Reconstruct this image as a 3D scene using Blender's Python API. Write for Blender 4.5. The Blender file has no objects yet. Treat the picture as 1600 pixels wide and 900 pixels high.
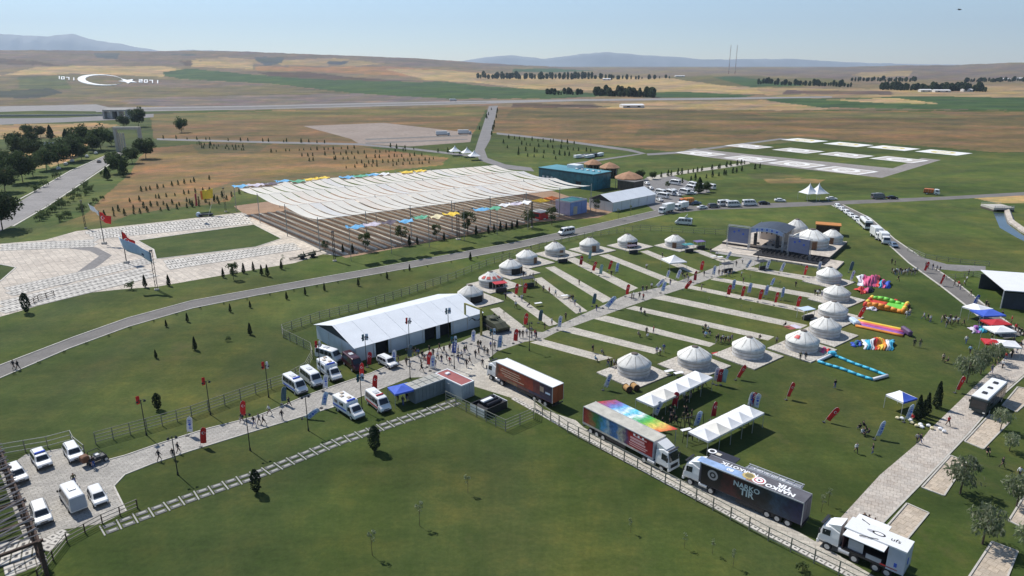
import bpy, bmesh, math, random
import numpy as np
from mathutils import Vector, Matrix, noise
random.seed(7); np.random.seed(7)
SC = bpy.context.scene
COL = SC.collection
R = math.radians
# ---------------------------------------------------------------- camera, sky, sun, exposure
H = 54.0
F = 1110.0
TH = math.atan(350.0/F)
cam = bpy.data.cameras.new('camera'); camo = bpy.data.objects.new('camera', cam); COL.objects.link(camo)
camo.location = (0, 0, H); camo.rotation_euler = (math.pi/2-TH, 0, 0)
cam.sensor_width = 36.0; cam.lens = 36.0*F/1600.0; cam.clip_start = 1.0; cam.clip_end = 60000
SC.camera = camo
SUN_EL, SUN_AZ = R(50), math.atan2(-0.73, 0.68)      # azimuth from +Y towards +X
W = bpy.data.worlds.new('World'); SC.world = W; W.use_nodes = True
wn = W.node_tree.nodes; wl = W.node_tree.links
sky = wn.new('ShaderNodeTexSky'); sky.sky_type = 'NISHITA'; sky.sun_disc = False
sky.sun_elevation = SUN_EL; sky.sun_rotation = SUN_AZ; sky.altitude = 1500; sky.air_density = 1.0; sky.dust_density = 0.25; sky.ozone_density = 2.5
bg = wn['Background']; bg.inputs[1].default_value = 0.118
wl.new(sky.outputs[0], bg.inputs[0])
sl = bpy.data.lights.new('sun', 'SUN'); sl.energy = 5.0; sl.angle = R(0.5); sl.color = (1.0, 0.965, 0.91)
so = bpy.data.objects.new('sun', sl); COL.objects.link(so)
sd = Vector((math.sin(SUN_AZ)*math.cos(SUN_EL), math.cos(SUN_AZ)*math.cos(SUN_EL), math.sin(SUN_EL)))
so.rotation_euler = sd.to_track_quat('Z', 'Y').to_euler(); so.location = (0, 0, 200)
SC.view_settings.view_transform = 'Standard'; SC.view_settings.look = 'None'; SC.view_settings.gamma = 1.0
SC.view_settings.exposure = 0.10
SC.cycles.max_bounces = 6; SC.cycles.diffuse_bounces = 3; SC.cycles.transparent_max_bounces = 8
SC.cycles.volume_bounces = 0; SC.cycles.sample_clamp_indirect = 4.0
# ---------------------------------------------------------------- ground points from the survey of the photograph
CT, ST = math.cos(TH), math.sin(TH)
def G(x, y, z=0.0):
    u = (x-800)/F; v = (y-450)/F
    dx, dy, dz = u, CT-v*ST, -ST-v*CT
    t = (H-z)/-dz
    return Vector((dx*t, dy*t, z))
def ang(a, b):
    d = b-a
    return math.atan2(d.y, d.x)
# ---------------------------------------------------------------- materials
MATS = {}
def nodes(name):
    m = bpy.data.materials.new(name); m.use_nodes = True
    nt = m.node_tree
    return m, nt, nt.nodes['Principled BSDF'], nt.links
def M(name, col, rough=0.75, var=0.12, scale=1.2, metal=0.0, bump=0.0, detail=4.0, spec=0.4, trans=0.0):
    if name in MATS: return MATS[name]
    m, nt, b, L = nodes(name)
    b.inputs['Roughness'].default_value = rough; b.inputs['Metallic'].default_value = metal
    b.inputs['Specular IOR Level'].default_value = spec
    tc = nt.nodes.new('ShaderNodeTexCoord')
    n = nt.nodes.new('ShaderNodeTexNoise'); n.inputs['Scale'].default_value = scale; n.inputs['Detail'].default_value = detail; n.inputs['Roughness'].default_value = 0.65
    L.new(tc.outputs['Object'], n.inputs['Vector'])
    r = nt.nodes.new('ShaderNodeValToRGB')
    c = np.array(col)
    r.color_ramp.elements[0].position = 0.3; r.color_ramp.elements[1].position = 0.72
    r.color_ramp.elements[0].color = (*np.clip(c*(1-var), 0, 1), 1); r.color_ramp.elements[1].color = (*np.clip(c*(1+var), 0, 1), 1)
    L.new(n.outputs[0], r.inputs[0]); L.new(r.outputs[0], b.inputs['Base Color'])
    if bump > 0:
        bp = nt.nodes.new('ShaderNodeBump'); bp.inputs['Strength'].default_value = bump; bp.inputs['Distance'].default_value = 0.05
        n2 = nt.nodes.new('ShaderNodeTexNoise'); n2.inputs['Scale'].default_value = scale*4; n2.inputs['Detail'].default_value = 3
        L.new(tc.outputs['Object'], n2.inputs['Vector']); L.new(n2.outputs[0], bp.inputs['Height']); L.new(bp.outputs[0], b.inputs['Normal'])
    MATS[name] = m
    return m
def C(hexs):
    h = hexs.lstrip('#'); v = [int(h[i:i+2], 16)/255 for i in (0, 2, 4)]
    return tuple(x/12.92 if x <= 0.04045 else ((x+0.055)/1.055)**2.4 for x in v)
white = M('white_paint', (0.78, 0.78, 0.77), 0.35, 0.04, 2.0)
fabric_white = M('white_fabric', (0.8, 0.8, 0.8), 0.8, 0.06, 0.5)
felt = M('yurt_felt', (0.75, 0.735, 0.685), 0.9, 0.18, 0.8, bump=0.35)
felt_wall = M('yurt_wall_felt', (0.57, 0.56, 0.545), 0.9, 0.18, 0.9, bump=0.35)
glass = M('dark_glass', (0.02, 0.024, 0.03), 0.08, 0.2, 1.0, spec=0.7)
rubber = M('rubber', (0.018, 0.018, 0.02), 0.85, 0.2, 6)
dark = M('dark_metal', (0.03, 0.03, 0.033), 0.5, 0.2, 3)
steel = M('grey_steel', (0.32, 0.33, 0.34), 0.45, 0.12, 3, metal=0.6)
alu = M('light_grey_metal', (0.5, 0.51, 0.52), 0.45, 0.1, 2, metal=0.3)
galv = M('fence_paint', (0.22, 0.25, 0.2), 0.6, 0.25, 2.5)
wood_pale = M('pale_rail_wood', (0.33, 0.29, 0.22), 0.8, 0.25, 3)
wood_dark = M('dark_log_wood', (0.075, 0.045, 0.032), 0.85, 0.4, 3, bump=0.4)
concrete = M('concrete', (0.46, 0.43, 0.38), 0.9, 0.14, 0.8, bump=0.2)
kerbm = M('kerb_stone', (0.5, 0.47, 0.42), 0.9, 0.2, 0.7)
slabw = M('white_slab_stone', (0.52, 0.49, 0.44), 0.85, 0.12, 0.8)
slabd = M('dark_slab_inset', (0.10, 0.095, 0.09), 0.85, 0.2, 2)
red = M('red_flag_cloth', (0.62, 0.03, 0.025), 0.8, 0.15, 1.5)
redpaint = M('red_paint', (0.5, 0.03, 0.03), 0.4, 0.1, 2)
orangem = M('orange_paint', (0.65, 0.16, 0.03), 0.5, 0.12, 2)
yellow = M('yellow_cloth', (0.75, 0.52, 0.05), 0.8, 0.1, 1)
skyblue = M('light_blue_cloth', (0.13, 0.38, 0.62), 0.8, 0.12, 1)
paleblue = M('pale_blue_cloth', (0.5, 0.6, 0.72), 0.8, 0.12, 1)
tealm = M('teal_cloth', (0.03, 0.13, 0.16), 0.8, 0.15, 1)
green_c = M('green_cloth', (0.1, 0.36, 0.22), 0.8, 0.12, 1)
bluem = M('royal_blue_cloth', (0.05, 0.11, 0.5), 0.75, 0.12, 1.5)
lilac = M('lilac_cloth', (0.55, 0.5, 0.58), 0.8, 0.12, 1)
cream = M('cream_cloth', (0.66, 0.58, 0.36), 0.8, 0.1, 1)
purple = M('dark_purple_cloth', (0.1, 0.08, 0.11), 0.8, 0.15, 1)
lightoff = M('lamp_glass', (0.8, 0.8, 0.75), 0.2, 0.05, 3)
ledred = M('red_lens', (0.45, 0.02, 0.02), 0.25, 0.1, 4)
ledblue = M('blue_lens', (0.03, 0.08, 0.5), 0.25, 0.1, 4)
# ---------------------------------------------------------------- mesh builder
def per_object(m, lo=.84, hi=1.08):
    """every object with this material gets its own tint, as cloth of different age has"""
    nt = m.node_tree; b = nt.nodes['Principled BSDF']; src = b.inputs['Base Color'].links[0].from_socket
    oi = nt.nodes.new('ShaderNodeObjectInfo'); mp = nt.nodes.new('ShaderNodeMapRange'); mp.inputs[3].default_value = lo; mp.inputs[4].default_value = hi; nt.links.new(oi.outputs['Random'], mp.inputs[0])
    h = nt.nodes.new('ShaderNodeVectorMath'); h.operation = 'SCALE'; nt.links.new(src, h.inputs[0]); nt.links.new(mp.outputs[0], h.inputs['Scale']); nt.links.new(h.outputs[0], b.inputs['Base Color'])
for m_ in (felt, felt_wall): per_object(m_)
per_object(white, .93, 1.03); per_object(fabric_white, .88, 1.04); per_object(slabw, .86, 1.1)
class MB:
    def __init__(s): s.v = []; s.f = []; s.m = []; s.k = 0
    def mat(s, k): s.k = k; return s
    def add(s, vs, fs):
        b = len(s.v); s.v += [tuple(p) for p in vs]
        for f in fs: s.f.append([b+i for i in f]); s.m.append(s.k)
        return s
    def box(s, c, d, rz=0.0, taper=1.0, tx=None):
        x, y, z = c; a, b, h = d[0]/2, d[1]/2, d[2]/2
        ta = taper if tx is None else tx
        P = [(-a, -b, -h), (a, -b, -h), (a, b, -h), (-a, b, -h), (-a*ta, -b*taper, h), (a*ta, -b*taper, h), (a*ta, b*taper, h), (-a*ta, b*taper, h)]
        cs, sn = math.cos(rz), math.sin(rz)
        return s.add([(x+p[0]*cs-p[1]*sn, y+p[0]*sn+p[1]*cs, z+p[2]) for p in P],
                     [(3, 2, 1, 0), (4, 5, 6, 7), (0, 1, 5, 4), (1, 2, 6, 5), (2, 3, 7, 6), (3, 0, 4, 7)])
    def rbox(s, c, d, r=0.05, rz=0.0):
        x, y, z = c; a, b, h = d[0]/2, d[1]/2, d[2]/2
        rings = []
        for zz, i in ((-h, r), (-h+r, 0), (h-r, 0), (h, r)):
            A, B = a-i, b-i
            rings.append([(-A, -B+r*.6, zz), (-A+r*.6, -B, zz), (A-r*.6, -B, zz), (A, -B+r*.6, zz), (A, B-r*.6, zz), (A-r*.6, B, zz), (-A+r*.6, B, zz), (-A, B-r*.6, zz)])
        cs, sn = math.cos(rz), math.sin(rz); V = []; Fs = []
        for rg in rings: V += [(x+p[0]*cs-p[1]*sn, y+p[0]*sn+p[1]*cs, z+p[2]) for p in rg]
        for q in range(3):
            for i in range(8): Fs.append((q*8+i, q*8+(i+1) % 8, q*8+8+(i+1) % 8, q*8+8+i))
        Fs.append(tuple(range(7, -1, -1))); Fs.append(tuple(range(24, 32)))
        return s.add(V, Fs)
    def tube(s, p, q, r, n=6, r2=None):
        p, q = Vector(p), Vector(q); d = q-p
        if d.length < 1e-6: return s
        r2 = r if r2 is None else r2
        a = d.normalized().orthogonal().normalized(); b = d.normalized().cross(a)
        V = []
        for c, rr in ((p, r), (q, r2)):
            for i in range(n):
                t = 2*math.pi*i/n; V.append(c+a*rr*math.cos(t)+b*rr*math.sin(t))
        Fs = [(i, (i+1) % n, n+(i+1) % n, n+i) for i in range(n)]+[tuple(range(n-1, -1, -1)), tuple(range(n, 2*n))]
        return s.add(V, Fs)
    def path(s, pts, r, n=5):
        for a, b in zip(pts[:-1], pts[1:]): s.tube(a, b, r, n)
        return s
    def lathe(s, prof, n=20, c=(0, 0, 0), cap=True):
        V = []; Fs = []
        for r, z in prof:
            for i in range(n):
                t = 2*math.pi*i/n; V.append((c[0]+r*math.cos(t), c[1]+r*math.sin(t), c[2]+z))
        for q in range(len(prof)-1):
            for i in range(n): Fs.append((q*n+i, q*n+(i+1) % n, (q+1)*n+(i+1) % n, (q+1)*n+i))
        if cap:
            Fs.append(tuple(range(n-1, -1, -1))); Fs.append(tuple(range((len(prof)-1)*n, len(prof)*n)))
        return s.add(V, Fs)
    def prism(s, poly, z0, z1):
        n = len(poly)
        V = [(p[0], p[1], z0) for p in poly]+[(p[0], p[1], z1) for p in poly]
        ar = sum(poly[i][0]*poly[(i+1) % n][1]-poly[(i+1) % n][0]*poly[i][1] for i in range(n))
        if ar < 0:
            V = V[:n][::-1]+V[n:][::-1]
        return s.add(V, [tuple(range(n-1, -1, -1)), tuple(range(n, 2*n))]+[(i, (i+1) % n, n+(i+1) % n, n+i) for i in range(n)])
    def wheel(s, c, r, w, ax='y', n=14):
        a = Vector((0, 1, 0)) if ax == 'y' else Vector((1, 0, 0))
        c = Vector(c); return s.tube(c-a*w/2, c+a*w/2, r, n)
    def grid(s, P):
        nr, nc = len(P), len(P[0])
        return s.add([p for r in P for p in r], [(i*nc+j, i*nc+j+1, (i+1)*nc+j+1, (i+1)*nc+j) for i in range(nr-1) for j in range(nc-1)])
    def mesh(s, name, mats, smooth=False):
        me = bpy.data.meshes.new(name)
        me.from_pydata(s.v, [], s.f)
        for m in (mats if isinstance(mats, (list, tuple)) else [mats]): me.materials.append(m)
        if len(me.polygons): me.polygons.foreach_set('material_index', s.m)
        if smooth: me.polygons.foreach_set('use_smooth', [True]*len(me.polygons))
        me.update()
        return me
    def obj(s, name, mats, parent=None, loc=None, rz=0.0, smooth=False, thick=0.0):
        o = bpy.data.objects.new(name, s.mesh(name, mats, smooth)); COL.objects.link(o)
        if parent: o.parent = parent
        if loc is not None: o.location = loc
        o.rotation_euler = (0, 0, rz)
        if thick:
            md = o.modifiers.new('thickness', 'SOLIDIFY'); md.thickness = thick; md.offset = 0
        return o
def tag(o, label=None, cat=None, group=None, kind=None):
    if label: o['label'] = label
    if cat: o['category'] = cat
    if group: o['group'] = group
    if kind: o['kind'] = kind
    return o
def thing(name, loc, rz, label, cat, group=None):
    o = bpy.data.objects.new(name, None); COL.objects.link(o); o.empty_display_size = 0.5
    o.location = loc; o.rotation_euler = (0, 0, rz)
    return tag(o, label, cat, group)
KIDS = {}
def copy_tree(o, parent=None):
    c = o.copy(); COL.objects.link(c)
    if parent: c.parent = parent
    for ch in list(o.children): copy_tree(ch, c)
    return c
def dup(proto, loc, rz, label, group=None, scale=None):
    """first use moves the prototype, later ones copy it with its parts"""
    if proto.get('used'):
        o = copy_tree(proto)
    else:
        o = proto; proto['used'] = 1
    o.location = loc; o.rotation_euler = (0, 0, rz)
    o['label'] = label
    if group: o['group'] = group
    if scale: o.scale = (scale, scale, scale) if not isinstance(scale, (tuple, list)) else scale
    return o
def text_mesh(txt, size, depth=0.01, bold=0.0, sx=1.0):
    cu = bpy.data.curves.new('lettering', 'FONT'); cu.body = txt; cu.size = size; cu.extrude = depth; cu.offset = bold; cu.align_x = 'CENTER'; cu.align_y = 'CENTER'
    cu.resolution_u = 2
    o = bpy.data.objects.new('lettering', cu); COL.objects.link(o)
    bpy.context.view_layer.update()
    me = bpy.data.meshes.new_from_object(o.evaluated_get(bpy.context.evaluated_depsgraph_get()))
    bpy.data.objects.remove(o)
    if sx != 1.0:
        for v in me.vertices: v.co.x *= sx
    return me
def lettering(txt, size, mat, parent, M4, bold=0.0, sx=1.0, name='lettering', depth=0.01):
    me = text_mesh(txt, size, depth, bold, sx); me.transform(M4)
    me.materials.clear(); me.materials.append(mat)
    o = bpy.data.objects.new(name, me); COL.objects.link(o); o.parent = parent
    return o
def frame(o, x, y):
    """matrix with origin o, text x axis, text up axis y"""
    x = Vector(x).normalized(); y = Vector(y); y = (y-x*y.dot(x)).normalized(); z = x.cross(y)
    m = Matrix.Identity(4)
    for i in range(3): m[i][0] = x[i]; m[i][1] = y[i]; m[i][2] = z[i]; m[i][3] = o[i]
    return m
def star_poly(cx, cy, r, n=5, a0=math.pi, inner=0.382):
    return [(cx+(r if i % 2 == 0 else r*inner)*math.cos(a0+math.pi*i/n), cy+(r if i % 2 == 0 else r*inner)*math.sin(a0+math.pi*i/n)) for i in range(2*n)]
def crescent_poly(cx, cy, r, k=14, shift=0.25, ri=0.8):
    """a crescent open towards +x"""
    a = math.acos(max(-1, min(1, (r*r+shift*r*shift*r-ri*r*ri*r)/(2*r*shift*r))))
    b = math.acos(max(-1, min(1, (ri*r*ri*r+shift*r*shift*r-r*r)/(2*ri*r*shift*r))))
    out = [(cx+r*math.cos(a+(2*math.pi-2*a)*i/k), cy+r*math.sin(a+(2*math.pi-2*a)*i/k)) for i in range(k+1)]
    b = math.pi-b
    inn = [(cx+shift*r+ri*r*math.cos(b+(2*math.pi-2*b)*i/k), cy+ri*r*math.sin(b+(2*math.pi-2*b)*i/k)) for i in range(k+1)]
    return out, inn
# ================================================================ THE GROUND
def lin(xs, ys, x): return np.interp(x, xs, ys)
xc = np.concatenate([np.linspace(-5200, -160, 40), np.arange(-140, 1745, 2.0), np.linspace(1760, 6800, 40)])
rows_near = [-2500.0, -600.0, 0.0, 60, 90, 120, 150, 180, 210, 240]
yr = np.concatenate([np.arange(335, 100.9, -1.0)])
ridge_x = [-5200, -900, -100, 0, 100, 235, 300, 400, 480, 560, 650, 720, 790, 850, 900, 1280, 1330, 1400, 1500, 1560, 1640, 2000, 6800]
ridge_y = [80, 80, 79, 78.5, 78.5, 80, 79, 81, 84.5, 87.5, 91, 96, 100.5, 103.5, 105.5, 105.5, 104.5, 102.5, 101.5, 98.5, 97, 96, 100]
ridge_d = [4500, 4500, 4500, 4500, 4500, 4500, 4500, 4600, 4700, 4800, 5000, 5200, 5500, 6200, 7000, 7000, 6500, 6000, 5500, 5200, 5000, 5000, 5500]
foot_x = [-5200, 300, 600, 760, 900, 1280, 1400, 1700, 6800]
foot_y = [150, 150, 149, 136, 118, 118, 122, 122, 130]
def slope(y):
    v = (y-450)/F
    return (ST+v*CT)/(CT-v*ST)      # drop per metre of forward distance
def dist_flat(y): return H/slope(y)
RY, RD, FY = lin(ridge_x, ridge_y, xc), lin(ridge_x, ridge_d, xc), lin(foot_x, foot_y, xc)
RY = RY + np.array([0.9*noise.noise((x*0.03, 3.1, 0))+0.5*noise.noise((x*0.11, 7, 0)) for x in xc])
FD = dist_flat(FY)
NX = len(xc)
Vt = []; imx = []; imy = []
D0 = dist_flat(yr[0])
for D in rows_near+[D0]:
    y = 450+F*math.tan(math.atan(H/max(D, 40))-TH)
    k = D0
    for x in xc:
        Vt.append(((x-800)/F*k/ (CT-((335-450)/F)*ST), D, 0.0)); imx.append(x); imy.append(max(y, 336))
for y in yr[1:]:
    D = dist_flat(y) if slope(y) > 1e-4 else 1e6
    for i, x in enumerate(xc):
        if y >= FY[i]: d, z = D, 0.0; yy = y
        else:
            # above the foot of the hills: compress rows between foot and ridge
            t = (FY[i]-y)/(FY[i]-101.0); yy = FY[i]+(RY[i]-FY[i])*t
            lt = math.log(FD[i])+(math.log(RD[i])-math.log(FD[i]))*(t**0.85)
            d = math.exp(lt); z = H-d*slope(yy)
        vv = (yy-450)/F
        Vt.append(((x-800)/F*d/(CT-vv*ST), d, z)); imx.append(x); imy.append(yy)
for mul, dz in ((1.12, -0.25), (1.6, -0.6), (2.3, -0.9)):      # behind the ridge the land falls again
    for i, x in enumerate(xc):
        d = min(RD[i]*mul, 15500); vv = (RY[i]-450)/F; z0 = H-RD[i]*slope(RY[i])
        Vt.append(((x-800)/F*d/(CT-vv*ST), d, z0*(1+dz) if z0 > 0 else z0-0.5*abs(dz))); imx.append(x); imy.append(RY[i]-0.3)
NR = len(Vt)//NX
Vt = np.array(Vt); imx = np.array(imx); imy = np.array(imy)
def nz(a, b, s, o):   # cheap value noise on arrays
    return (np.sin(a*s+o+1.7*np.sin(b*s*1.3+o*2))+np.sin(a*s*2.3+b*s*1.9+o*3.1)*0.6+np.sin(b*s*3.1-a*s*1.1+o)*0.5)/2.1
px = imx+1.6*nz(imx, imy*3, 0.13, 1.0); py = imy+0.5*nz(imx, imy*4, 0.09, 2.0)
def inside(poly):
    r = np.zeros(len(px), bool); n = len(poly)
    xs = [p[0] for p in poly]; ys = [p[1] for p in poly]
    sel = (px >= min(xs)) & (px <= max(xs)) & (py >= min(ys)) & (py <= max(ys))
    a, b = px[sel], py[sel]; q = np.zeros(len(a), bool)
    for i in range(n):
        x1, y1 = poly[i]; x2, y2 = poly[i-1]
        if y1 == y2: continue
        c = ((y1 > b) != (y2 > b)) & (a < (x2-x1)*(b-y1)/(y2-y1)+x1); q ^= c
    r[sel] = q; return r
GRASS = (0.054, 0.0735, 0.019)
colr = np.tile(np.array(GRASS), (len(px), 1))
def paint(c, *polys):
    for p in polys: colr[inside(p)] = c
BIG = [(-6000, 345), (7000, 345), (7000, 60), (-6000, 60)]
far = [(-6000, 172), (7000, 172), (7000, 40), (-6000, 40)]
wheat, wheat2, tanc, brown, dkbr, grn, oliv, gsoil, prp = (0.33, 0.245, 0.125), (0.27, 0.20, 0.108), (0.17, 0.132, 0.08), (0.17, 0.10, 0.055), (0.085, 0.06, 0.045), (0.045, 0.082, 0.028), (0.115, 0.105, 0.045), (0.15, 0.125, 0.11), (0.15, 0.118, 0.09)
dry, dry2 = (0.150, 0.104, 0.050), (0.105, 0.086, 0.040)
paint(tanc, far)
paint(prp, [(-900, 60), (880, 60), (880, 103), (640, 105), (300, 103), (-900, 106)])
paint(wheat2, [(300, 92), (350, 89), (400, 93), (420, 101), (340, 101)], [(430, 94), (520, 91), (540, 93), (600, 99), (560, 103), (440, 102)])
paint(dkbr, [(-400, 89), (0, 91), (60, 96), (100, 103), (0, 100), (-400, 100)], [(280, 95), (345, 96), (350, 102), (290, 102)])
paint((0.07, 0.08, 0.08), [(146, 84), (190, 82), (182, 92), (152, 90)], [(398, 89), (446, 89), (440, 98), (418, 103), (402, 97)], [(512, 96), (546, 95), (536, 101), (512, 101)], [(262, 86), (300, 84), (310, 87)])
paint(wheat, [(-400, 118), (0, 118), (60, 104), (160, 103), (260, 104), (285, 109), (255, 120), (120, 115), (60, 117)], [(300, 95), (395, 97), (395, 108), (300, 104)])
paint((0.13, 0.112, 0.062), [(-900, 152), (-900, 118), (0, 118), (60, 118), (120, 116), (255, 121), (300, 126), (430, 133), (560, 147), (500, 151)])
paint((0.085, 0.10, 0.045), [(28, 121), (100, 117), (112, 139), (30, 139)])
paint((0.05, 0.058, 0.045), [(-200, 143), (0, 142), (80, 138), (99, 145), (60, 153), (0, 153), (-200, 154)])  # dark blue-green shadow on the hillside, painted into the ground colour
paint(prp, [(160, 126), (300, 124), (420, 133), (300, 138), (180, 134)])
paint(dkbr, [(400, 113), (480, 112), (560, 122), (662, 127), (560, 127), (430, 121)])
paint((0.26, 0.15, 0.075), [(400, 104), (620, 104), (690, 109), (760, 113), (700, 125), (600, 117), (480, 112), (400, 110)])
paint(wheat, [(600, 107), (700, 110), (800, 118), (980, 121), (1060, 122), (1160, 134), (1240, 139), (1200, 147), (1000, 143), (830, 139), (740, 129), (665, 125)])
paint(wheat2, [(740, 122), (900, 127), (980, 135), (960, 139), (830, 134), (745, 128)])
paint(grn, [(255, 112), (300, 107), (400, 117), (520, 125), (660, 128), (700, 128), (760, 135), (860, 141), (985, 149), (860, 154), (760, 154), (650, 154), (560, 147), (430, 131), (290, 124), (258, 119)])
paint(grn, [(1000, 146), (1060, 143), (1180, 149), (1150, 153), (1010, 152)], [(800, 108), (870, 107), (930, 111), (860, 113), (800, 112)])
paint(gsoil, [(180, 160), (220, 153), (560, 146), (620, 150), (760, 157), (700, 162), (250, 167)])
paint((0.13, 0.105, 0.065), [(-900, 154), (120, 153), (200, 160), (180, 172), (-900, 176)])
paint(prp, [(1120, 112), (1300, 104), (2400, 90), (2400, 124), (1300, 124)])
paint(wheat2, [(1330, 117), (1350, 112), (1425, 111), (1420, 119), (1350, 121)], [(1180, 137), (1400, 139), (1800, 144), (1800, 155), (1200, 151)], [(1500, 134), (1800, 131), (1800, 140), (1500, 141)])
paint(oliv, [(1040, 121), (1110, 118), (1190, 119), (1290, 134), (1200, 137), (1130, 134)], [(1130, 122), (1300, 122), (1330, 132), (1310, 136)])
paint(grn, [(1115, 121), (1150, 119), (1260, 134), (1170, 136)])
paint((0.12, 0.085, 0.065), [(1230, 141), (1390, 143), (1400, 148), (1220, 147)])
paint(grn, [(1190, 153), (1300, 154), (1440, 150), (1900, 158), (1900, 176), (1420, 170), (1230, 167)])
paint(wheat, [(1290, 156), (1400, 153), (1470, 162), (1400, 162)], [(1190, 158), (1250, 163), (1250, 168), (1190, 164)])
paint(wheat2, [(925, 161), (1190, 156), (1300, 170), (1160, 177), (960, 173)])
paint(dkbr, [(800, 161), (925, 164), (960, 168), (800, 168)], [(960, 171), (1040, 173), (1050, 176), (930, 175)])
# mid distance: dry meadows round the green park
paint(dry, [(235, 178), (470, 172), (762, 165), (742, 205), (735, 214), (600, 230), (330, 222), (240, 216)])
paint((0.13, 0.115, 0.045), [(240, 178), (760, 166), (752, 182), (560, 180), (236, 192)])
paint(dry, [(776, 167), (1100, 172), (1800, 176), (1800, 236), (1560, 238), (1440, 228), (1240, 214), (1040, 236), (900, 222), (770, 207)])
paint(dry2, [(800, 170), (1150, 174), (1240, 190), (1000, 188), (790, 184)], [(1350, 180), (1800, 180), (1800, 196), (1500, 196), (1420, 190)], [(1000, 200), (1200, 203), (1180, 210), (990, 212)])
paint(oliv, [(1180, 176), (1450, 176), (1520, 184), (1300, 185), (1200, 182)], [(1040, 236), (1240, 214), (1300, 216), (1100, 236)])
paint((0.145, 0.096, 0.043), [(240, 231), (330, 223), (560, 229), (700, 247), (690, 258), (590, 268), (480, 285), (365, 300), (360, 314), (250, 328), (150, 346), (134, 335), (170, 300), (205, 270), (218, 244)])
paint(dry2, [(300, 226), (420, 226), (400, 240), (310, 240)], [(360, 285), (480, 270), (590, 266), (500, 282), (365, 300), (340, 318), (250, 328)])
paint(GRASS, [(1150, 268), (1190, 266), (1330, 275), (1330, 290), (1180, 282)])
paint((0.16, 0.12, 0.05), [(1190, 278), (1290, 280), (1280, 287), (1200, 286)])
paint((0.06, 0.065, 0.025), [(1165, 272), (1220, 270), (1260, 278), (1180, 280)])
paint((0.28, 0.19, 0.09), [(1510, 307), (1700, 303), (1700, 318), (1560, 318)], [(0, 195), (150, 192), (190, 196), (80, 216), (-300, 222), (-300, 200)], [(0, 240), (80, 232), (70, 262), (-100, 290)], [(60, 245), (140, 222), (120, 246), (80, 262)])
colr[imy >= 240] *= np.interp(imy[imy >= 240]+14*nz(imx[imy >= 240], imy[imy >= 240], .02, 3), [336, 430, 540], [1.34, 1.24, 1.0])[:, None]   # far lawns brighten at low view angles; that light is painted into the colour
# streaks and blotches of the real crop and soil
f = np.where((imy < 172)[:, None], 0.16, 0.12)
colr = colr*(1+f*np.stack([nz(imx, imy*7, .045, 1), nz(imx, imy*7, .045, 1.1), nz(imx, imy*6, .05, 1.3)], 1)+0.5*f*nz(imx*2, imy*11, .12, 4)[:, None])
me = bpy.data.meshes.new('ground')
q = np.arange((NR-1)*(NX-1)); a = (q//(NX-1))*NX+q % (NX-1)
quads = np.stack([a, a+1, a+NX+1, a+NX], 1).astype(np.int32)
me.vertices.add(len(Vt)); me.vertices.foreach_set('co', Vt.astype(np.float32).ravel())
me.loops.add(quads.size); me.loops.foreach_set('vertex_index', quads.ravel())
me.polygons.add(len(quads)); me.polygons.foreach_set('loop_start', np.arange(0, quads.size, 4, dtype=np.int32)); me.polygons.foreach_set('loop_total', np.full(len(quads), 4, np.int32))
me.update(calc_edges=True)
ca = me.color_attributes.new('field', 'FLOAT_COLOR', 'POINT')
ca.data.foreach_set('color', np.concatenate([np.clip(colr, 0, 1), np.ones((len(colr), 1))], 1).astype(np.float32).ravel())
m, nt, b, L = nodes('field_and_grass')
b.inputs['Roughness'].default_value = 0.95; b.inputs['Specular IOR Level'].default_value = 0.15
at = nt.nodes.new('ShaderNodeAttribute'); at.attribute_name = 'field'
geo = nt.nodes.new('ShaderNodeNewGeometry')
def noise_node(nt, L, vec, scale, detail=5, rough=0.6):
    n = nt.nodes.new('ShaderNodeTexNoise'); n.inputs['Scale'].default_value = scale; n.inputs['Detail'].default_value = detail; n.inputs['Roughness'].default_value = rough
    L.new(vec, n.inputs['Vector']); return n
def ramp_node(nt, L, src, stops):
    r = nt.nodes.new('ShaderNodeValToRGB'); e = r.color_ramp.elements
    while len(e) > 1: e.remove(e[-1])
    e[0].position = stops[0][0]; e[0].color = (*stops[0][1], 1)
    for p, c in stops[1:]:
        k = e.new(p); k.color = (*c, 1)
    L.new(src, r.inputs[0]); return r
def mul_node(nt, L, a, b_, kind='MULTIPLY', fac=1.0):
    x = nt.nodes.new('ShaderNodeMix'); x.data_type = 'RGBA'; x.blend_type = kind; x.inputs[0].default_value = fac
    L.new(a, x.inputs[6]); L.new(b_, x.inputs[7]); return x.outputs[2]
P = geo.outputs['Position']
n1 = ramp_node(nt, L, noise_node(nt, L, P, 0.022, 6, 0.62).outputs[0], [(0.30, (0.70, 0.84, 0.66)), (0.5, (1, 1, 1)), (0.68, (1.5, 1.2, 1.15))])
n2 = ramp_node(nt, L, noise_node(nt, L, P, 0.16, 5, 0.7).outputs[0], [(0.30, (0.72, 0.82, 0.72)), (0.5, (1, 1, 1)), (0.70, (1.45, 1.20, 1.15))])
n3 = ramp_node(nt, L, noise_node(nt, L, P, 1.3, 9, 0.86).outputs[0], [(0.28, (0.66, 0.70, 0.64)), (0.5, (1, 1, 1)), (0.72, (1.42, 1.36, 1.3))])
c = mul_node(nt, L, at.outputs['Color'], n1.outputs[0]); c = mul_node(nt, L, c, n2.outputs[0]); c = mul_node(nt, L, c, n3.outputs[0])
mp = nt.nodes.new('ShaderNodeMapping'); mp.inputs['Scale'].default_value = (0.005, 0.026, 0.02); mp.inputs['Rotation'].default_value = (0, 0, 0.12); L.new(P, mp.inputs['Vector'])
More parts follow.
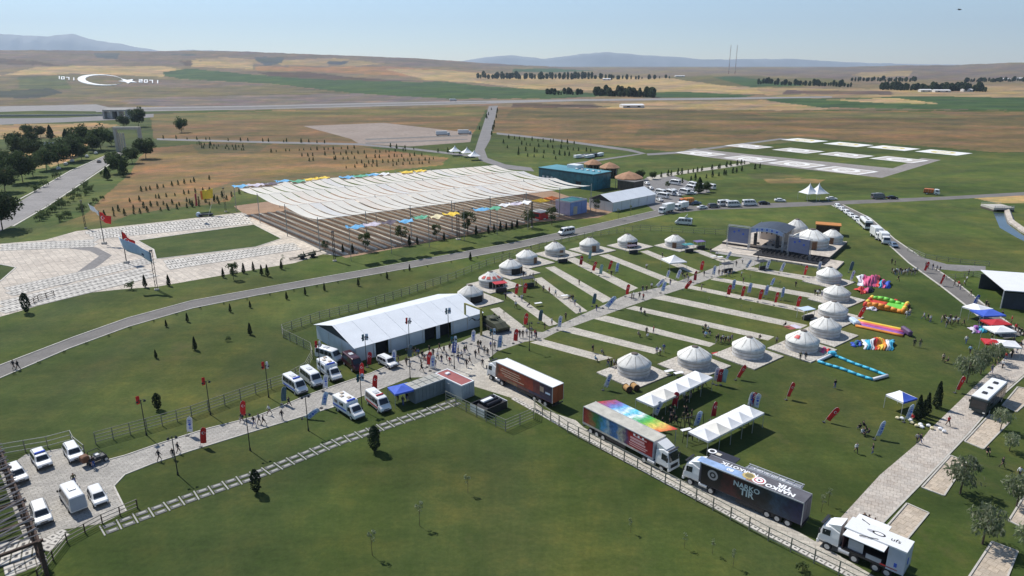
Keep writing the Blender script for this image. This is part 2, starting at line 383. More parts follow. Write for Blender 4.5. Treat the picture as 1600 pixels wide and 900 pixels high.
n4 = ramp_node(nt, L, noise_node(nt, L, mp.outputs[0], 1.0, 7, 0.68).outputs[0], [(0.32, (0.62, 0.66, 0.64)), (0.5, (1, 1, 1)), (0.68, (1.36, 1.30, 1.24))])
c = mul_node(nt, L, c, n4.outputs[0])
dm = ramp_node(nt, L, noise_node(nt, L, P, 0.065, 6, 0.72).outputs[0], [(0.575, (0, 0, 0)), (0.70, (0.45, 0.45, 0.45))])      # dry and worn patches
dx = nt.nodes.new('ShaderNodeMix'); dx.data_type = 'RGBA'; L.new(dm.outputs[0], dx.inputs[0]); L.new(c, dx.inputs[6]); dx.inputs[7].default_value = (0.10, 0.088, 0.036, 1); c = dx.outputs[2]
L.new(c, b.inputs['Base Color'])
bp = nt.nodes.new('ShaderNodeBump'); bp.inputs['Strength'].default_value = 0.35; bp.inputs['Distance'].default_value = 0.12
L.new(noise_node(nt, L, P, 2.6, 4, 0.75).outputs[0], bp.inputs['Height']); L.new(bp.outputs[0], b.inputs['Normal'])
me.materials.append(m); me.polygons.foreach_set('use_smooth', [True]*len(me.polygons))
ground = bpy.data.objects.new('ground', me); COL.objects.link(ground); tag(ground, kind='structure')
# ================================================================ ROADS AND PATHS (sheets a few mm to cm above the grass)
def surf(name, base, base2, s1=0.35, s2=3.0, joints=None, rough=0.9, bump=0.15):
    m, nt, b, L = nodes(name); b.inputs['Roughness'].default_value = rough; b.inputs['Specular IOR Level'].default_value = 0.2
    g = nt.nodes.new('ShaderNodeNewGeometry'); P = g.outputs['Position']
    r1 = ramp_node(nt, L, noise_node(nt, L, P, s1, 6, 0.65).outputs[0], [(0.32, base), (0.68, base2)])
    r2 = ramp_node(nt, L, noise_node(nt, L, P, s2, 4, 0.7).outputs[0], [(0.3, (0.8, 0.8, 0.8)), (0.7, (1.2, 1.2, 1.2))])
    c = mul_node(nt, L, r1.outputs[0], r2.outputs[0])
    if joints:
        v = nt.nodes.new('ShaderNodeTexBrick'); v.inputs['Scale'].default_value = 1.0
        v.inputs['Brick Width'].default_value = joints[0]; v.inputs['Row Height'].default_value = joints[1]; v.inputs['Mortar Size'].default_value = joints[2]
        v.inputs['Color1'].default_value = (1.1, 1.08, 1.05, 1); v.inputs['Color2'].default_value = (0.86, 0.85, 0.84, 1); v.inputs['Mortar'].default_value = (0.62, 0.6, 0.57, 1)
        mp = nt.nodes.new('ShaderNodeMapping'); mp.inputs['Rotation'].default_value = (0, 0, joints[3]); L.new(P, mp.inputs['Vector']); L.new(mp.outputs[0], v.inputs['Vector'])
        c = mul_node(nt, L, c, v.outputs[0])
    L.new(c, b.inputs['Base Color'])
    bp = nt.nodes.new('ShaderNodeBump'); bp.inputs['Strength'].default_value = bump; bp.inputs['Distance'].default_value = 0.04
    L.new(noise_node(nt, L, P, s2*2, 3).outputs[0], bp.inputs['Height']); L.new(bp.outputs[0], b.inputs['Normal'])
    return m
AX = ang(G(770, 545), G(1180, 402))
cobble = surf('cobble_paving', (0.320, 0.306, 0.281), (0.417, 0.398, 0.364), 0.25, 2.2, (0.9, 0.45, 0.035, -AX))
plaza_m = surf('pale_plaza_paving', (0.45, 0.40, 0.345), (0.57, 0.515, 0.445), 0.09, 0.9, (1.6, 1.6, 0.05, 0.86))
rib_m = surf('pale_path_paving', (0.41, 0.38, 0.33), (0.50, 0.47, 0.41), 0.3, 2.0, (1.2, 0.6, 0.03, 0.3))
beige_m = surf('beige_path_paving', (0.40, 0.35, 0.30), (0.50, 0.46, 0.41), 0.35, 3.0, (0.8, 0.8, 0.03, 0.5))
sand_m = surf('beige_slab_paving', (0.43, 0.36, 0.28), (0.50, 0.43, 0.35), 0.4, 3.0, (1.0, 1.0, 0.03, 0.9))
asph = surf('old_asphalt', (0.140, 0.132, 0.123), (0.196, 0.183, 0.170), 0.15, 2.5)
asph2 = surf('road_asphalt', (0.178, 0.170, 0.166), (0.230, 0.217, 0.208), 0.1, 1.0)
seat_m = surf('brown_gravel', (0.25, 0.16, 0.10), (0.33, 0.22, 0.15), 0.3, 3.0)
light_m = surf('pale_gravel', (0.212, 0.200, 0.191), (0.289, 0.272, 0.259), 0.1, 1.0)
def sheet(name, pts, mat, z, parent=None, kind='structure', flat=True):
    P = [G(x, y) for x, y in pts]
    mb = MB(); mb.add([(p.x, p.y, z) for p in P], [tuple(range(len(P)))])
    o = mb.obj(name, mat, parent)
    bm = bmesh.new(); bm.from_mesh(o.data); bmesh.ops.triangulate(bm, faces=bm.faces[:])
    for f in bm.faces:
        if f.normal.z < 0: f.normal_flip()
    bm.to_mesh(o.data); bm.free()
    if kind: o['kind'] = kind
    return o
def kerb(parent, pts, w=0.28, h=0.12, mat=None, name='kerb'):
    P = [G(x, y) for x, y in pts]
    mb = MB()
    for a, b_ in zip(P[:-1], P[1:]):
        d = (b_-a); n = Vector((-d.y, d.x, 0)).normalized()*w/2
        mb.prism([(a-n)[:2], (b_-n)[:2], (b_+n)[:2], (a+n)[:2]], 0.0, h)
    return mb.obj(name, mat or kerbm, parent)
def ribbon(name, top, bot, mat, z, parent=None, kind='structure'): return sheet(name, top+bot[::-1], mat, z, parent, kind)
RT = [(-60, 596), (0, 571), (115, 527), (200, 497), (300, 470), (400, 452), (500, 434), (575, 421), (680, 402), (800, 380), (900, 358), (1025, 329), (1080, 322), (1180, 318), (1310, 314), (1480, 307), (1620, 299)]
RB = [(-60, 618), (0, 591), (107, 545), (200, 511), (300, 482), (400, 462), (500, 444), (590, 428), (690, 410), (800, 390), (925, 363), (1040, 335), (1100, 328), (1200, 325), (1330, 319), (1480, 312), (1620, 304)]
road = ribbon('road', RT, RB, asph, 0.02)
kerb(road, RT[:12]); kerb(road, RB[:12])
branch = ribbon('side_road', [(1300, 321), (1345, 344), (1385, 379), (1420, 411), (1470, 447), (1510, 478), (1570, 530)][:7], [(1317, 320), (1360, 341), (1398, 374), (1440, 402), (1500, 446), (1545, 482), (1600, 523)], asph, 0.028)
kerb(branch, [(1300, 321), (1345, 344), (1385, 379), (1420, 411), (1470, 447), (1510, 478), (1565, 526)], 0.4); kerb(branch, [(1317, 320), (1360, 341), (1398, 374), (1436, 400)], 0.4); kerb(branch, [(1462, 420), (1500, 446), (1545, 482), (1600, 523)], 0.4)
spur = ribbon('side_path', [(1440, 402), (1480, 413), (1540, 416)], [(1462, 420), (1500, 424), (1540, 423)], asph2, 0.024)
park = sheet('parking_lot', [(985, 292), (1010, 278), (1040, 270), (1075, 283), (1105, 292), (1110, 301), (1060, 306), (1085, 318), (1080, 323), (1025, 331), (1010, 320), (990, 305)], asph2, 0.014)
street = sheet('paved_street', [(140, 712), (168, 719), (195, 712), (250, 693), (320, 671), (400, 651), (440, 635), (482, 617), (580, 583), (620, 566), (650, 556), (668, 548), (720, 534), (752, 519), (775, 512), (800, 512), (823, 517), (848, 519), (980, 460), (1040, 447), (1140, 409), (1168, 400), (1195, 408), (1165, 420), (1112, 435), (1080, 447), (1017, 467), (982, 479), (870, 519), (848, 530), (820, 534), (777, 549), (764, 560), (762, 566), (745, 573), (720, 577), (700, 588), (640, 590), (600, 606), (522, 636), (400, 673), (300, 704), (240, 724), (195, 742), (178, 760), (197, 799), (160, 818), (96, 828), (66, 842), (40, 848), (0, 738), (40, 710), (100, 700)], cobble, 0.012)
kerb(street, [(168, 719), (195, 712), (250, 693), (320, 671), (400, 651), (440, 635), (482, 617), (580, 583), (620, 566)], 0.2, 0.1); kerb(street, [(197, 799), (178, 760), (195, 742), (240, 724), (300, 704), (400, 673), (522, 636), (600, 606)], 0.2, 0.1)
truckpath = ribbon('truck_path', [(720, 577), (764, 560), (770, 572), (850, 640), (900, 657), (912, 668), (1068, 752), (1100, 750), (1260, 838), (1400, 920)], [(700, 588), (735, 602), (800, 622), (850, 645), (900, 676), (985, 722), (1062, 764), (1200, 838), (1320, 900), (1400, 940)], rib_m, 0.016)
RIBS = [[(828, 535), (848, 530), (958, 559), (935, 564)], [(873, 516), (895, 511), (1035, 547), (1022, 553)], [(927, 498), (947, 493), (1118, 537), (1108, 542)], [(978, 482), (992, 478), (1210, 526), (1200, 532)],
        [(1019, 466), (1037, 461), (1262, 508), (1250, 514)], [(1072, 450), (1080, 446), (1262, 482), (1256, 488)], [(1110, 437), (1118, 433), (1278, 460), (1270, 466)], [(1164, 421), (1172, 417), (1275, 433), (1268, 440)],
        [(766, 483), (780, 480), (832, 520), (815, 526)], [(786, 458), (800, 456), (872, 506), (858, 510)], [(833, 436), (846, 433), (918, 486), (900, 490)], [(852, 418), (866, 416), (958, 468), (942, 473)], [(884, 405), (898, 402), (997, 450), (983, 456)], [(936, 399), (950, 397), (1060, 440), (1048, 444)], [(1000, 393), (1012, 391), (1095, 424), (1083, 428)], [(1082, 392), (1094, 390), (1145, 408), (1134, 412)]]
for r in RIBS: sheet('garden_path', r, rib_m, 0.008)
path_e = ribbon('promenade', [(1620, 518), (1600, 530), (1535, 592), (1452, 672), (1440, 687), (1375, 742), (1307, 816), (1270, 850)], [(1620, 570), (1600, 585), (1560, 620), (1515, 673), (1435, 757), (1367, 827), (1330, 870)], beige_m, 0.012)
kerb(path_e, [(1620, 574), (1600, 588), (1560, 623), (1515, 676), (1435, 760), (1367, 830)], 0.25, 0.1, concrete)
for p in ([(1566, 634), (1590, 605), (1625, 612), (1588, 644)], [(1507, 690), (1536, 702), (1577, 660), (1546, 648)], [(1440, 762), (1475, 775), (1510, 722), (1485, 712)], [(1375, 835), (1410, 852), (1451, 802), (1417, 787)], [(1510, 908), (1550, 847), (1590, 862), (1565, 925)], [(1576, 814), (1602, 772), (1640, 790), (1612, 832)]):
    s = sheet('beige_slab', p, sand_m, 0.02); kerb(s, p+[p[0]], 0.2, 0.12, concrete, 'edging')
plaza = sheet('plaza', [(-80, 386), (0, 381), (70, 375), (120, 361), (267, 345), (385, 331), (420, 330), (540, 401), (505, 397), (460, 411), (400, 421), (245, 448), (190, 452), (125, 459), (62, 477), (25, 488), (0, 495), (-80, 515)], plaza_m, 0.012)
for p in ([(215, 376), (300, 364), (397, 351), (440, 373), (400, 386), (244, 405), (240, 390)], [(-80, 409), (0, 413), (25, 418), (0, 440), (-80, 450)]):
    lw = sheet('lawn', p, m, 0.02)
    lw.data.color_attributes.new('field', 'FLOAT_COLOR', 'POINT').data.foreach_set('color', np.tile([0.05, 0.073, 0.02, 1.0], len(lw.data.vertices)).astype(np.float32)); kerb(lw, p+[p[0]], 0.4, 0.1)
sheet('paving_band', [(66, 378), (84, 376), (152, 387), (175, 399), (160, 411), (118, 440), (100, 446), (92, 446), (140, 411), (155, 400), (140, 392), (86, 386)], asph2, 0.018)
floor_s = sheet('seating_ground', [(385, 337), (365, 322), (770, 268), (960, 330), (935, 340), (840, 347), (540, 403)], seat_m, 0.02)
# pale seat steps in rows under and in front of the shade sail
A0, B0 = G(392, 338), G(536, 399); dv = (B0-A0).normalized(); wv = Vector((-dv.y, dv.x, 0))
st = MB().box((0, 0, 0.2), (76, 1.05, 0.4)).mesh('seating_step', M('cream_step_stone', (0.62, 0.55, 0.46), .85, .12, .8))
for i in range(31):
    o = bpy.data.objects.new('seating_step', st); COL.objects.link(o); o.parent = floor_s
    o.location = A0+dv*36+wv*(i*3.3+1.0); o.rotation_euler = (0, 0, math.atan2(dv.y, dv.x))
# white slabs with a dark inset, laid in bands over the plaza and along the fences
slab_me = {}
def slabs(parent, q, nx, ny, inset=True, name='paving_slab', gap=0.86, z=0.03):
    P = [G(*p) for p in q]
    for i in range(nx):
        for j in range(ny):
            def at(u, v): return (P[0]*(1-u)+P[1]*u)*(1-v)+(P[3]*(1-u)+P[2]*u)*v
            c = at((i+.5)/nx, (j+.5)/ny); ex = at((i+1)/nx, (j+.5)/ny)-at(i/nx, (j+.5)/ny); ey = at((i+.5)/nx, (j+1)/ny)-at((i+.5)/nx, j/ny)
            key = (round(ex.length, 1), round(ey.length, 1))
            if key not in slab_me:
                mb = MB().mat(0).box((0, 0, 0), (key[0]*gap, key[1]*gap, 0.05)).mat(1).box((0, 0, 0.028), (key[0]*0.30, key[1]*0.24, 0.03)).mat(2).box((0, 0, -0.018), (key[0]*0.995, key[1]*0.995, 0.03))
                slab_me[key] = mb.mesh('paving_slab', [slabw, slabd, M('slab_joint', (0.2, 0.185, 0.165), 0.9, 0.2, 2)])
            o = bpy.data.objects.new(name, slab_me[key]); COL.objects.link(o); o.parent = parent
            o.location = (c.x, c.y, z+random.uniform(0, .004)); o.rotation_euler = (0, 0, math.atan2(ex.y, ex.x))
slabs(plaza, [(0, 381.5), (150, 374), (150, 386), (0, 392)], 20, 2)
slabs(plaza, [(130, 362), (385, 333), (395, 350), (150, 374)], 26, 3)
slabs(plaza, [(10, 449), (235, 401), (240, 411), (15, 464)], 30, 2)
slabs(plaza, [(0, 471), (225, 417), (245, 432), (0, 492)], 27, 2)
slabs(plaza, [(255, 407), (460, 379), (470, 390), (264, 422)], 27, 2)
slabs(truckpath, [(800, 624), (900, 680), (903, 676), (803, 620)][::-1], 14, 1)
slabs(truckpath, [(900, 680), (1062, 768), (1065, 763), (903, 676)][::-1], 18, 1)
slabs(truckpath, [(1062, 768), (1330, 905), (1336, 900), (1066, 763)][::-1], 22, 1)
slabs(street, [(-10, 850), (60, 840), (75, 878), (10, 905)], 4, 3)
slabs(street, [(60, 845), (100, 826), (106, 836), (72, 866)], 3, 2)
# the stone track across the lawn: cross bars and pairs of plates
track = thing('stone_track', G(430, 733), 0, 'long ladder-like track of pale stone bars and plates laid across the lawn', 'stone path')
bar = MB().box((0, 0, 0.05), (0.16, 2.5, 0.1)).mesh('stone_bar', M('track_stone', (.36, .35, .32), .9, .15, 1))
plate = MB().mat(0).box((0, 0, 0.03), (1.35, 0.8, 0.06)).mat(1).box((0.05, 0.05, 0.07), (0.85, 0.36, 0.03)).mesh('stone_plate', [M('grey_plate_stone', (0.12, 0.12, 0.115), .9, .2, 1), MATS['track_stone']])
TP = [G(160, 830), G(300, 777), G(415, 737), G(525, 692), G(705, 631)]
base = track.location.copy(); carry = 0.0
for a, b_ in zip(TP[:-1], TP[1:]):
    d = (b_-a).normalized(); n = Vector((-d.y, d.x, 0)); rz = math.atan2(d.y, d.x); L_ = (b_-a).length; t = carry
    while t < L_:
        c = a+d*t
        for me_, off in ((bar, Vector()), (plate, d*.93+n*0.68), (plate, d*.93-n*0.68)):
            o = bpy.data.objects.new(me_.name.split('.')[0], me_); COL.objects.link(o); o.parent = track; o.location = c+off-base; o.rotation_euler = (0, 0, rz+random.uniform(-.03, .03))
        t += 1.85
    carry = t-L_
# further roads
roadN = sheet('road', [(764, 166), (778, 165), (770, 200), (766, 218), (757, 234), (762, 247), (790, 257), (830, 262), (835, 268), (790, 264), (750, 251), (741, 238), (746, 222), (754, 198)], asph2, 0.05)
hwy = sheet('highway', [(150, 168), (230, 167.5), (400, 165), (560, 161), (760, 157.3), (900, 155), (1100, 153), (1300, 150.5), (1300, 152.5), (1100, 156), (900, 158), (760, 162), (560, 167), (400, 171), (230, 174), (150, 175)], light_m, 0.06)
sheet('highway_lane', [(200, 170), (400, 167), (560, 163), (760, 159.3), (760, 160.5), (560, 165.2), (400, 170), (200, 173)], asph, 0.1)
sheet('road', [(-100, 186), (0, 185), (100, 184), (190, 180), (240, 178), (240, 183), (190, 187), (100, 191), (0, 195), (-100, 197)], asph2, 0.06)
sheet('road', [(-100, 168), (60, 165), (150, 163), (180, 170), (160, 174), (60, 173), (-100, 178)], light_m, 0.05)
mb = MB()
for a, b_ in (((-100, 183), (0, 182)), ((0, 182), (160, 181))):
    A, B = G(*a), G(*b_); mb.tube(A+Vector((0, 0, 1)), B+Vector((0, 0, 1)), 1.2, 4)
tag(mb.obj('retaining_wall', concrete), 'long low concrete wall beside the road behind the dark trees', 'wall')
roadW = sheet('avenue', [(-60, 352), (0, 330), (15, 325), (60, 297), (110, 268), (160, 246), (185, 238), (195, 240), (178, 250), (130, 283), (75, 320), (20, 352), (-60, 390)], light_m, 0.04)
kerb(roadW, [(0, 328), (60, 296), (110, 267), (170, 241)], 0.8, 0.15); kerb(roadW, [(20, 354), (75, 322), (130, 285), (180, 251)], 0.8, 0.15)
sheet('service_lot', [(474, 197), (600, 192), (738, 208), (735, 222), (640, 229), (560, 224), (548, 217)], surf('tan_gravel', (0.24, 0.19, 0.155), (0.30, 0.245, 0.205), 0.03, 0.3), 0.04)
for y0 in (215, 221): sheet('lot_track', [(570, y0+2), (730, y0-4), (731, y0-2.6), (572, y0+4)], asph, 0.07)
sheet('farm_lane', [(245, 216), (420, 221), (560, 224), (640, 231), (745, 243), (745, 246), (640, 234), (560, 227), (420, 224), (245, 219)], asph2, 0.05)
sheet('farm_lane', [(776, 207), (860, 216), (985, 233), (1010, 240), (940, 251), (890, 258), (890, 256), (935, 249), (1000, 240), (980, 236), (860, 219), (776, 210)], asph2, 0.05)
sheet('farm_lane', [(1010, 277), (1060, 268), (1150, 256), (1170, 253), (1172, 256), (1150, 260), (1060, 273), (1016, 282)], rib_m, 0.05)
sheet('farm_lane', [(1010, 240), (1060, 237), (1220, 216), (1230, 217), (1062, 240), (1012, 243)], asph2, 0.055)
# helicopter pads
hp_m = surf('helipad_concrete', (0.42, 0.38, 0.34), (0.50, 0.46, 0.42), 0.05, 0.6)
sheet('pad_apron', [(1055, 239), (1085, 232), (1170, 241), (1395, 263), (1440, 247), (1470, 250), (1378, 278), (1200, 258)], surf('apron_asphalt', (0.230, 0.208, 0.191), (0.281, 0.259, 0.238), 0.05, 0.6), 0.03)
padw = M('pad_white_marking', (0.74, 0.73, 0.7), 0.8, 0.05, 0.1)
pads = [(1095, 240), (1172, 248.5), (1245, 256.7), (1322, 266.5), (1170, 228.8), (1247, 235.5), (1322, 242.5), (1405, 249.5), (1257, 219.5), (1325, 225.8), (1396, 231.5), (1474, 238.3)]
dA = (G(1322, 266.5)-G(1245, 256.7)); dl = dA.length; dA.normalize(); dB = Vector((-dA.y, dA.x, 0))
where = ['%s in the %s row' % (p, r) for r in ('front', 'middle', 'back') for p in ('leftmost', 'second from the left', 'third from the left', 'rightmost')]
for (x, y), wh in zip(pads, where):
    c = G(x, y); w, d_ = dl*0.86, dl*0.86*.78
    t = thing('helipad', c, math.atan2(dA.y, dA.x), 'white square helicopter pad with a painted ring, '+wh, 'helipad', 'helicopter pads beyond the road')
    back = 'back' in wh
    MB().box((0, 0, 0.06), (w, d_, 0.12)).obj('pad', padw if back else hp_m, t)
    mb = MB()
    for s in (-1, 1):
        mb.box((0, s*(d_*.44), 0.13), (w*.94, 1.5, 0.02)); mb.box((s*(w*.455), 0, 0.13), (1.7, d_*.80, 0.02))
    mb.obj('border_line', padw, t)
    rr = 7.0; ring = MB(); n = 24
    ring.add([(rr*math.cos(i*6.2832/n), rr*math.sin(i*6.2832/n), 0.135) for i in range(n)]+[((rr-2.6)*math.cos(i*6.2832/n), (rr-2.6)*math.sin(i*6.2832/n), 0.135) for i in range(n)], [(i, (i+1) % n, n+(i+1) % n, n+i) for i in range(n)])
    ring.box((-1.2, 0, 0.14), (0.7, 4, 0.02)).box((1.2, 0, 0.14), (0.7, 4, 0.02)).box((0, 0, 0.142), (1.7, 0.7, 0.02))
    ring.obj('ring_marking', padw if not back else M('pad_yellow', (0.6, 0.5, 0.2), .8, .1, .2), t)
# canal, with its banks
sheet('water', [(1552, 332), (1572, 333), (1578, 352), (1600, 368), (1640, 388), (1640, 395), (1590, 372), (1562, 356)], M('canal_water', (0.05, 0.08, 0.10), 0.1, 0.2, 0.3, spec=0.6), 0.02)
kb = MB()
for a, b_ in zip([(1574, 331), (1580, 348), (1602, 364), (1640, 383)][:-1], [(1580, 348), (1602, 364), (1640, 383)]): kb.tube(G(*a), G(*b_), 1.3, 5)
tag(kb.obj('canal_bank', beige_m), kind='structure')
# mountains far away: real ridges, blued only by the air
def mountains(name, xs, ys, d, depth, mat):
    P = []
    n = 140; X = np.linspace(xs[0], xs[-1], n); Y = np.interp(X, xs, ys)
    for k, (t, hf) in enumerate(((-1, 0), (-0.6, 0.35), (-0.3, 0.7), (0, 1), (0.4, 0.5), (1, 0))):
        row = []
        for i, x in enumerate(X):
            y = Y[i]-1.0*noise.noise((x*0.04, d*0.01, 0))-0.6*noise.noise((x*.15, d, 1))
            D = d+t*depth; hh = (H-d*slope(y))*hf*(1+0.25*noise.noise((x*.06, k*1.7, d))*(0 < hf < 1))
            row.append(((x-800)/F*d/(CT-((y-450)/F)*ST)*(D/d)**.3, D, hh-60*(hf == 0)))
        P.append(row)
    return tag(MB().grid(P).obj(name, mat, smooth=True), kind='structure')
mt = M('mountain_rock', (0.25, 0.25, 0.25), 0.95, 0.25, 0.0012, detail=6)
mountains('mountain_range', [-400, -200, 0, 40, 75, 112, 150, 190, 235, 260], [70, 58, 53, 55, 57, 52.5, 63, 69, 77, 82], 18500, 1000, mt)
mountains('mountain_ridge', [230, 300, 340, 420], [82, 77.5, 79, 83], 17000, 700, mt)
mountains('mountain_range', [700, 760, 800, 850, 905, 950, 1000, 1060, 1100, 1200, 1240, 1320, 1420, 1500, 1600, 1700], [99, 89, 86, 92, 85, 81, 86, 89, 93, 92, 92, 97, 100, 101, 99, 102], 20300, 700, mt)
# white stones on the hillside: crescent, star and the two years
def hill(x, y):
    """point of the left hillside (same construction as the ground sheet)"""
    fy = np.interp(x, foot_x, foot_y); ry = np.interp(x, ridge_x, ridge_y); rd = np.interp(x, ridge_x, ridge_d); fd = dist_flat(fy)
    if y >= fy: d = dist_flat(y); z = 0.0
    else:
        t = (fy-y)/(fy-ry); d = math.exp(math.log(fd)+(math.log(rd)-math.log(fd))*t**0.85); z = H-d*slope(y)
    return Vector(((x-800)/F*d/(CT-((y-450)/F)*ST), d, z))
emb = thing('hillside_emblem', hill(150, 126), 0, 'white crescent and star between the years 1071 and 2071 on the far hillside', 'emblem')
stone_w = M('white_hill_stone', (0.8, 0.8, 0.78), 0.9, 0.06, 0.05)
def on_hill(poly, quads, name):
    o0 = emb.location
    up = Vector((0, -0.25, 1.6))
    V = [hill(x, y)+up-o0 for x, y in poly]+[hill(x, y)-Vector((0, 0, 2))-o0 for x, y in poly]
    n = len(poly)
    fs = [q for q in quads]+[(i, (i+1) % n, n+(i+1) % n, n+i) for i in range(n)]
    return MB().add(V, fs).obj(name, stone_w, emb)
k = 16
out = []; inn = []
for i in range(k+1):
    t = math.pi*(0.18+1.64*i/k)
    out.append((158+37*math.cos(t)*1.0+ (0.10*37*0), 125.2-8.6*math.sin(t)+3.2*((math.cos(t)+1)/2)*0.9-1.2))
    inn.append((164+29*math.cos(t)*1.06, 125.0-7.0*math.sin(t)*1.08+3.0*((math.cos(t)+1)/2)-0.9))
out[0] = inn[0]; out[-1] = inn[-1]
poly = out+inn[::-1]
on_hill(poly, [(i, i+1, 2*k+1-(i+1), 2*k+1-i) for i in range(k)], 'crescent')
sp = [(199, 124.2), (203.5, 126.7), (208.5, 124.6), (207.0, 127.3), (213.5, 129.2), (205.6, 129.2), (200.3, 131.0), (198.2, 128.6), (185.5, 127.3), (195.2, 126.4)]
sp = [(189, 123.2), (199, 125.6), (208.3, 124.2), (206.5, 127.0), (214.5, 129.4), (204.5, 129.0), (200.5, 131.0), (196, 128.6), (185, 127.4), (193.5, 126.6)]
on_hill(sp, [tuple(range(10))], 'star')
def digits(txt, x0, y0, w, h, dy):
    segs = {'0': 'abcdef', '1': 'bc', '2': 'abged', '7': 'abc'}
    for i, ch in enumerate(txt):
        X = x0+i*w*1.35; Y = y0+i*dy; tw, th = w*0.26, h*0.2
        R_ = {'a': (X, Y, X+w, Y+th), 'b': (X+w-tw, Y, X+w, Y+h/2), 'c': (X+w-tw, Y+h/2, X+w, Y+h), 'd': (X, Y+h-th, X+w, Y+h), 'e': (X, Y+h/2, X+tw, Y+h), 'f': (X, Y, X+tw, Y+h/2), 'g': (X, Y+h/2-th/2, X+w, Y+h/2+th/2)}
        o0 = emb.location; mb = MB()
        for s in segs[ch]:
            x1, y1, x2, y2 = R_[s]
            V = [hill(*p)+Vector((0, -0.25, 1.6))-o0 for p in ((x1, y1), (x2, y1), (x2, y2), (x1, y2))]+[hill(*p)-o0-Vector((0, 0, 2)) for p in ((x1, y1), (x2, y1), (x2, y2), (x1, y2))]
            mb.add(V, [(0, 1, 2, 3), (0, 4, 5, 1), (1, 5, 6, 2), (2, 6, 7, 3), (3, 7, 4, 0)])
        mb.obj('numeral', stone_w, emb)
digits('1071', 88, 119.6, 5.6, 4.4, 0.7)
digits('2071', 217, 124.6, 6.0, 4.8, 0.5)
# ================================================================ TENTS, YURTS, BUILDINGS
def marquee(name, label, FL, FR, BR, he, hr, doors, wallm, roofm, nbay, dark_gable=True):
    """FL, FR: front gable ground corners, BR: far end of the right long side; local x runs along the length"""
    a = BR-FR; rz = math.atan2(a.y, a.x); Lx = a.length; n = Vector((-a.y, a.x, 0)).normalized(); Wd = (FL-FR).dot(n)
    t = thing(name, FR, rz, label, 'marquee')
    s = 1 if Wd > 0 else -1; Wd = abs(Wd)
    y = lambda v: s*v
    bay = Lx/nbay
    for i in range(nbay):          # long wall facing the camera, panel by panel
        if i in doors:
            o = MB().box((bay*(i+.5), y(0.9), he*.45), (bay*.8, 0.1, he*.9)).obj('door_shade_sheet', M('tent_interior_shade', (0.012, 0.014, 0.018), .9, .2, 1), t)  # near-black sheet behind the doorway, the unlit inside put in as colour
            MB().box((bay*(i+.06), 0, he/2), (bay*.12, 0.12, he)).box((bay*(i+.94), 0, he/2), (bay*.12, 0.12, he)).obj('wall_panel', wallm, t)
        else:
            MB().box((bay*(i+.5), 0, he/2), (bay-.06, 0.12, he)).obj('wall_panel', wallm, t)
        MB().box((bay*(i+.5), y(Wd), he/2), (bay-.06, 0.12, he)).obj('wall_panel', wallm, t)
        for q, (y0, z0, y1, z1) in enumerate(((-.35, he-.02, Wd/2, hr), (Wd+.35, he-.02, Wd/2, hr))):
            x0, x1 = bay*i-(.5 if i == 0 else 0)+.02, bay*(i+1)+(.5 if i == nbay-1 else 0)-.02
            rows = []
            for k in range(6):
                f = k/5; sag = 0.0
                rows.append([(x0+(x1-x0)*j/4, y(y0+(y1-y0)*f), z0+(z1-z0)*f+sag*math.sin(math.pi*j/4)+(.012 if j in (0, 4) else 0)) for j in range(5)])
            MB().grid(rows).obj('roof_panel', roofm, t, thick=.04)
    for xx in (0.0, Lx):           # gable ends
        for k in range(3):
            MB().box((xx, y(Wd*(k+.5)/3), he/2), (0.12, Wd/3-.06, he)).obj('end_panel', wallm, t)
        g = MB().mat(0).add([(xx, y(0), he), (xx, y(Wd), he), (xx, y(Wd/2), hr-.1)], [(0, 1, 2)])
        g.obj('gable', M('dark_gable_mesh', (0.045, 0.055, 0.06), .8, .2, 1) if dark_gable else roofm, t, thick=.05)  # plain dark filling for the gable
        fr = MB().tube((xx-.05, y(0), he), (xx-.05, y(Wd/2), hr-.05), .1, 5).tube((xx-.05, y(Wd), he), (xx-.05, y(Wd/2), hr-.05), .1, 5).tube((xx-.05, y(0), he), (xx-.05, y(Wd), he), .1, 5)
        for k in (1, 2): fr.tube((xx-.06, y(Wd*k/3), 0), (xx-.06, y(Wd*k/3), he), .07, 5)
        fr.obj('gable_frame', alu, t)
    mb = MB()
    for i in range(nbay+1): mb.box((bay*i, y(-.1), he/2), (.14, .14, he))
    mb.obj('frame_posts', alu, t)
    return t
tent_wall = M('pale_blue_tent_wall', (0.50, 0.56, 0.60), 0.7, 0.10, 0.5)
tent_roof = M('white_pvc_roof', (0.70, 0.725, 0.75), 0.42, 0.05, 0.35)
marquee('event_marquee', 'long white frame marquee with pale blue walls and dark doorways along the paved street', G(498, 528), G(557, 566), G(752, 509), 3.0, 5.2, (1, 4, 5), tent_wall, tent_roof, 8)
marquee('small_marquee', 'smaller white gabled marquee in front of the teal hall and the van park', G(921, 324), G(957, 331), G(1023, 317), 3.6, 6.0, (), M('white_tent_wall', (0.62, 0.65, 0.67), .7, .06, .6), tent_roof, 5)
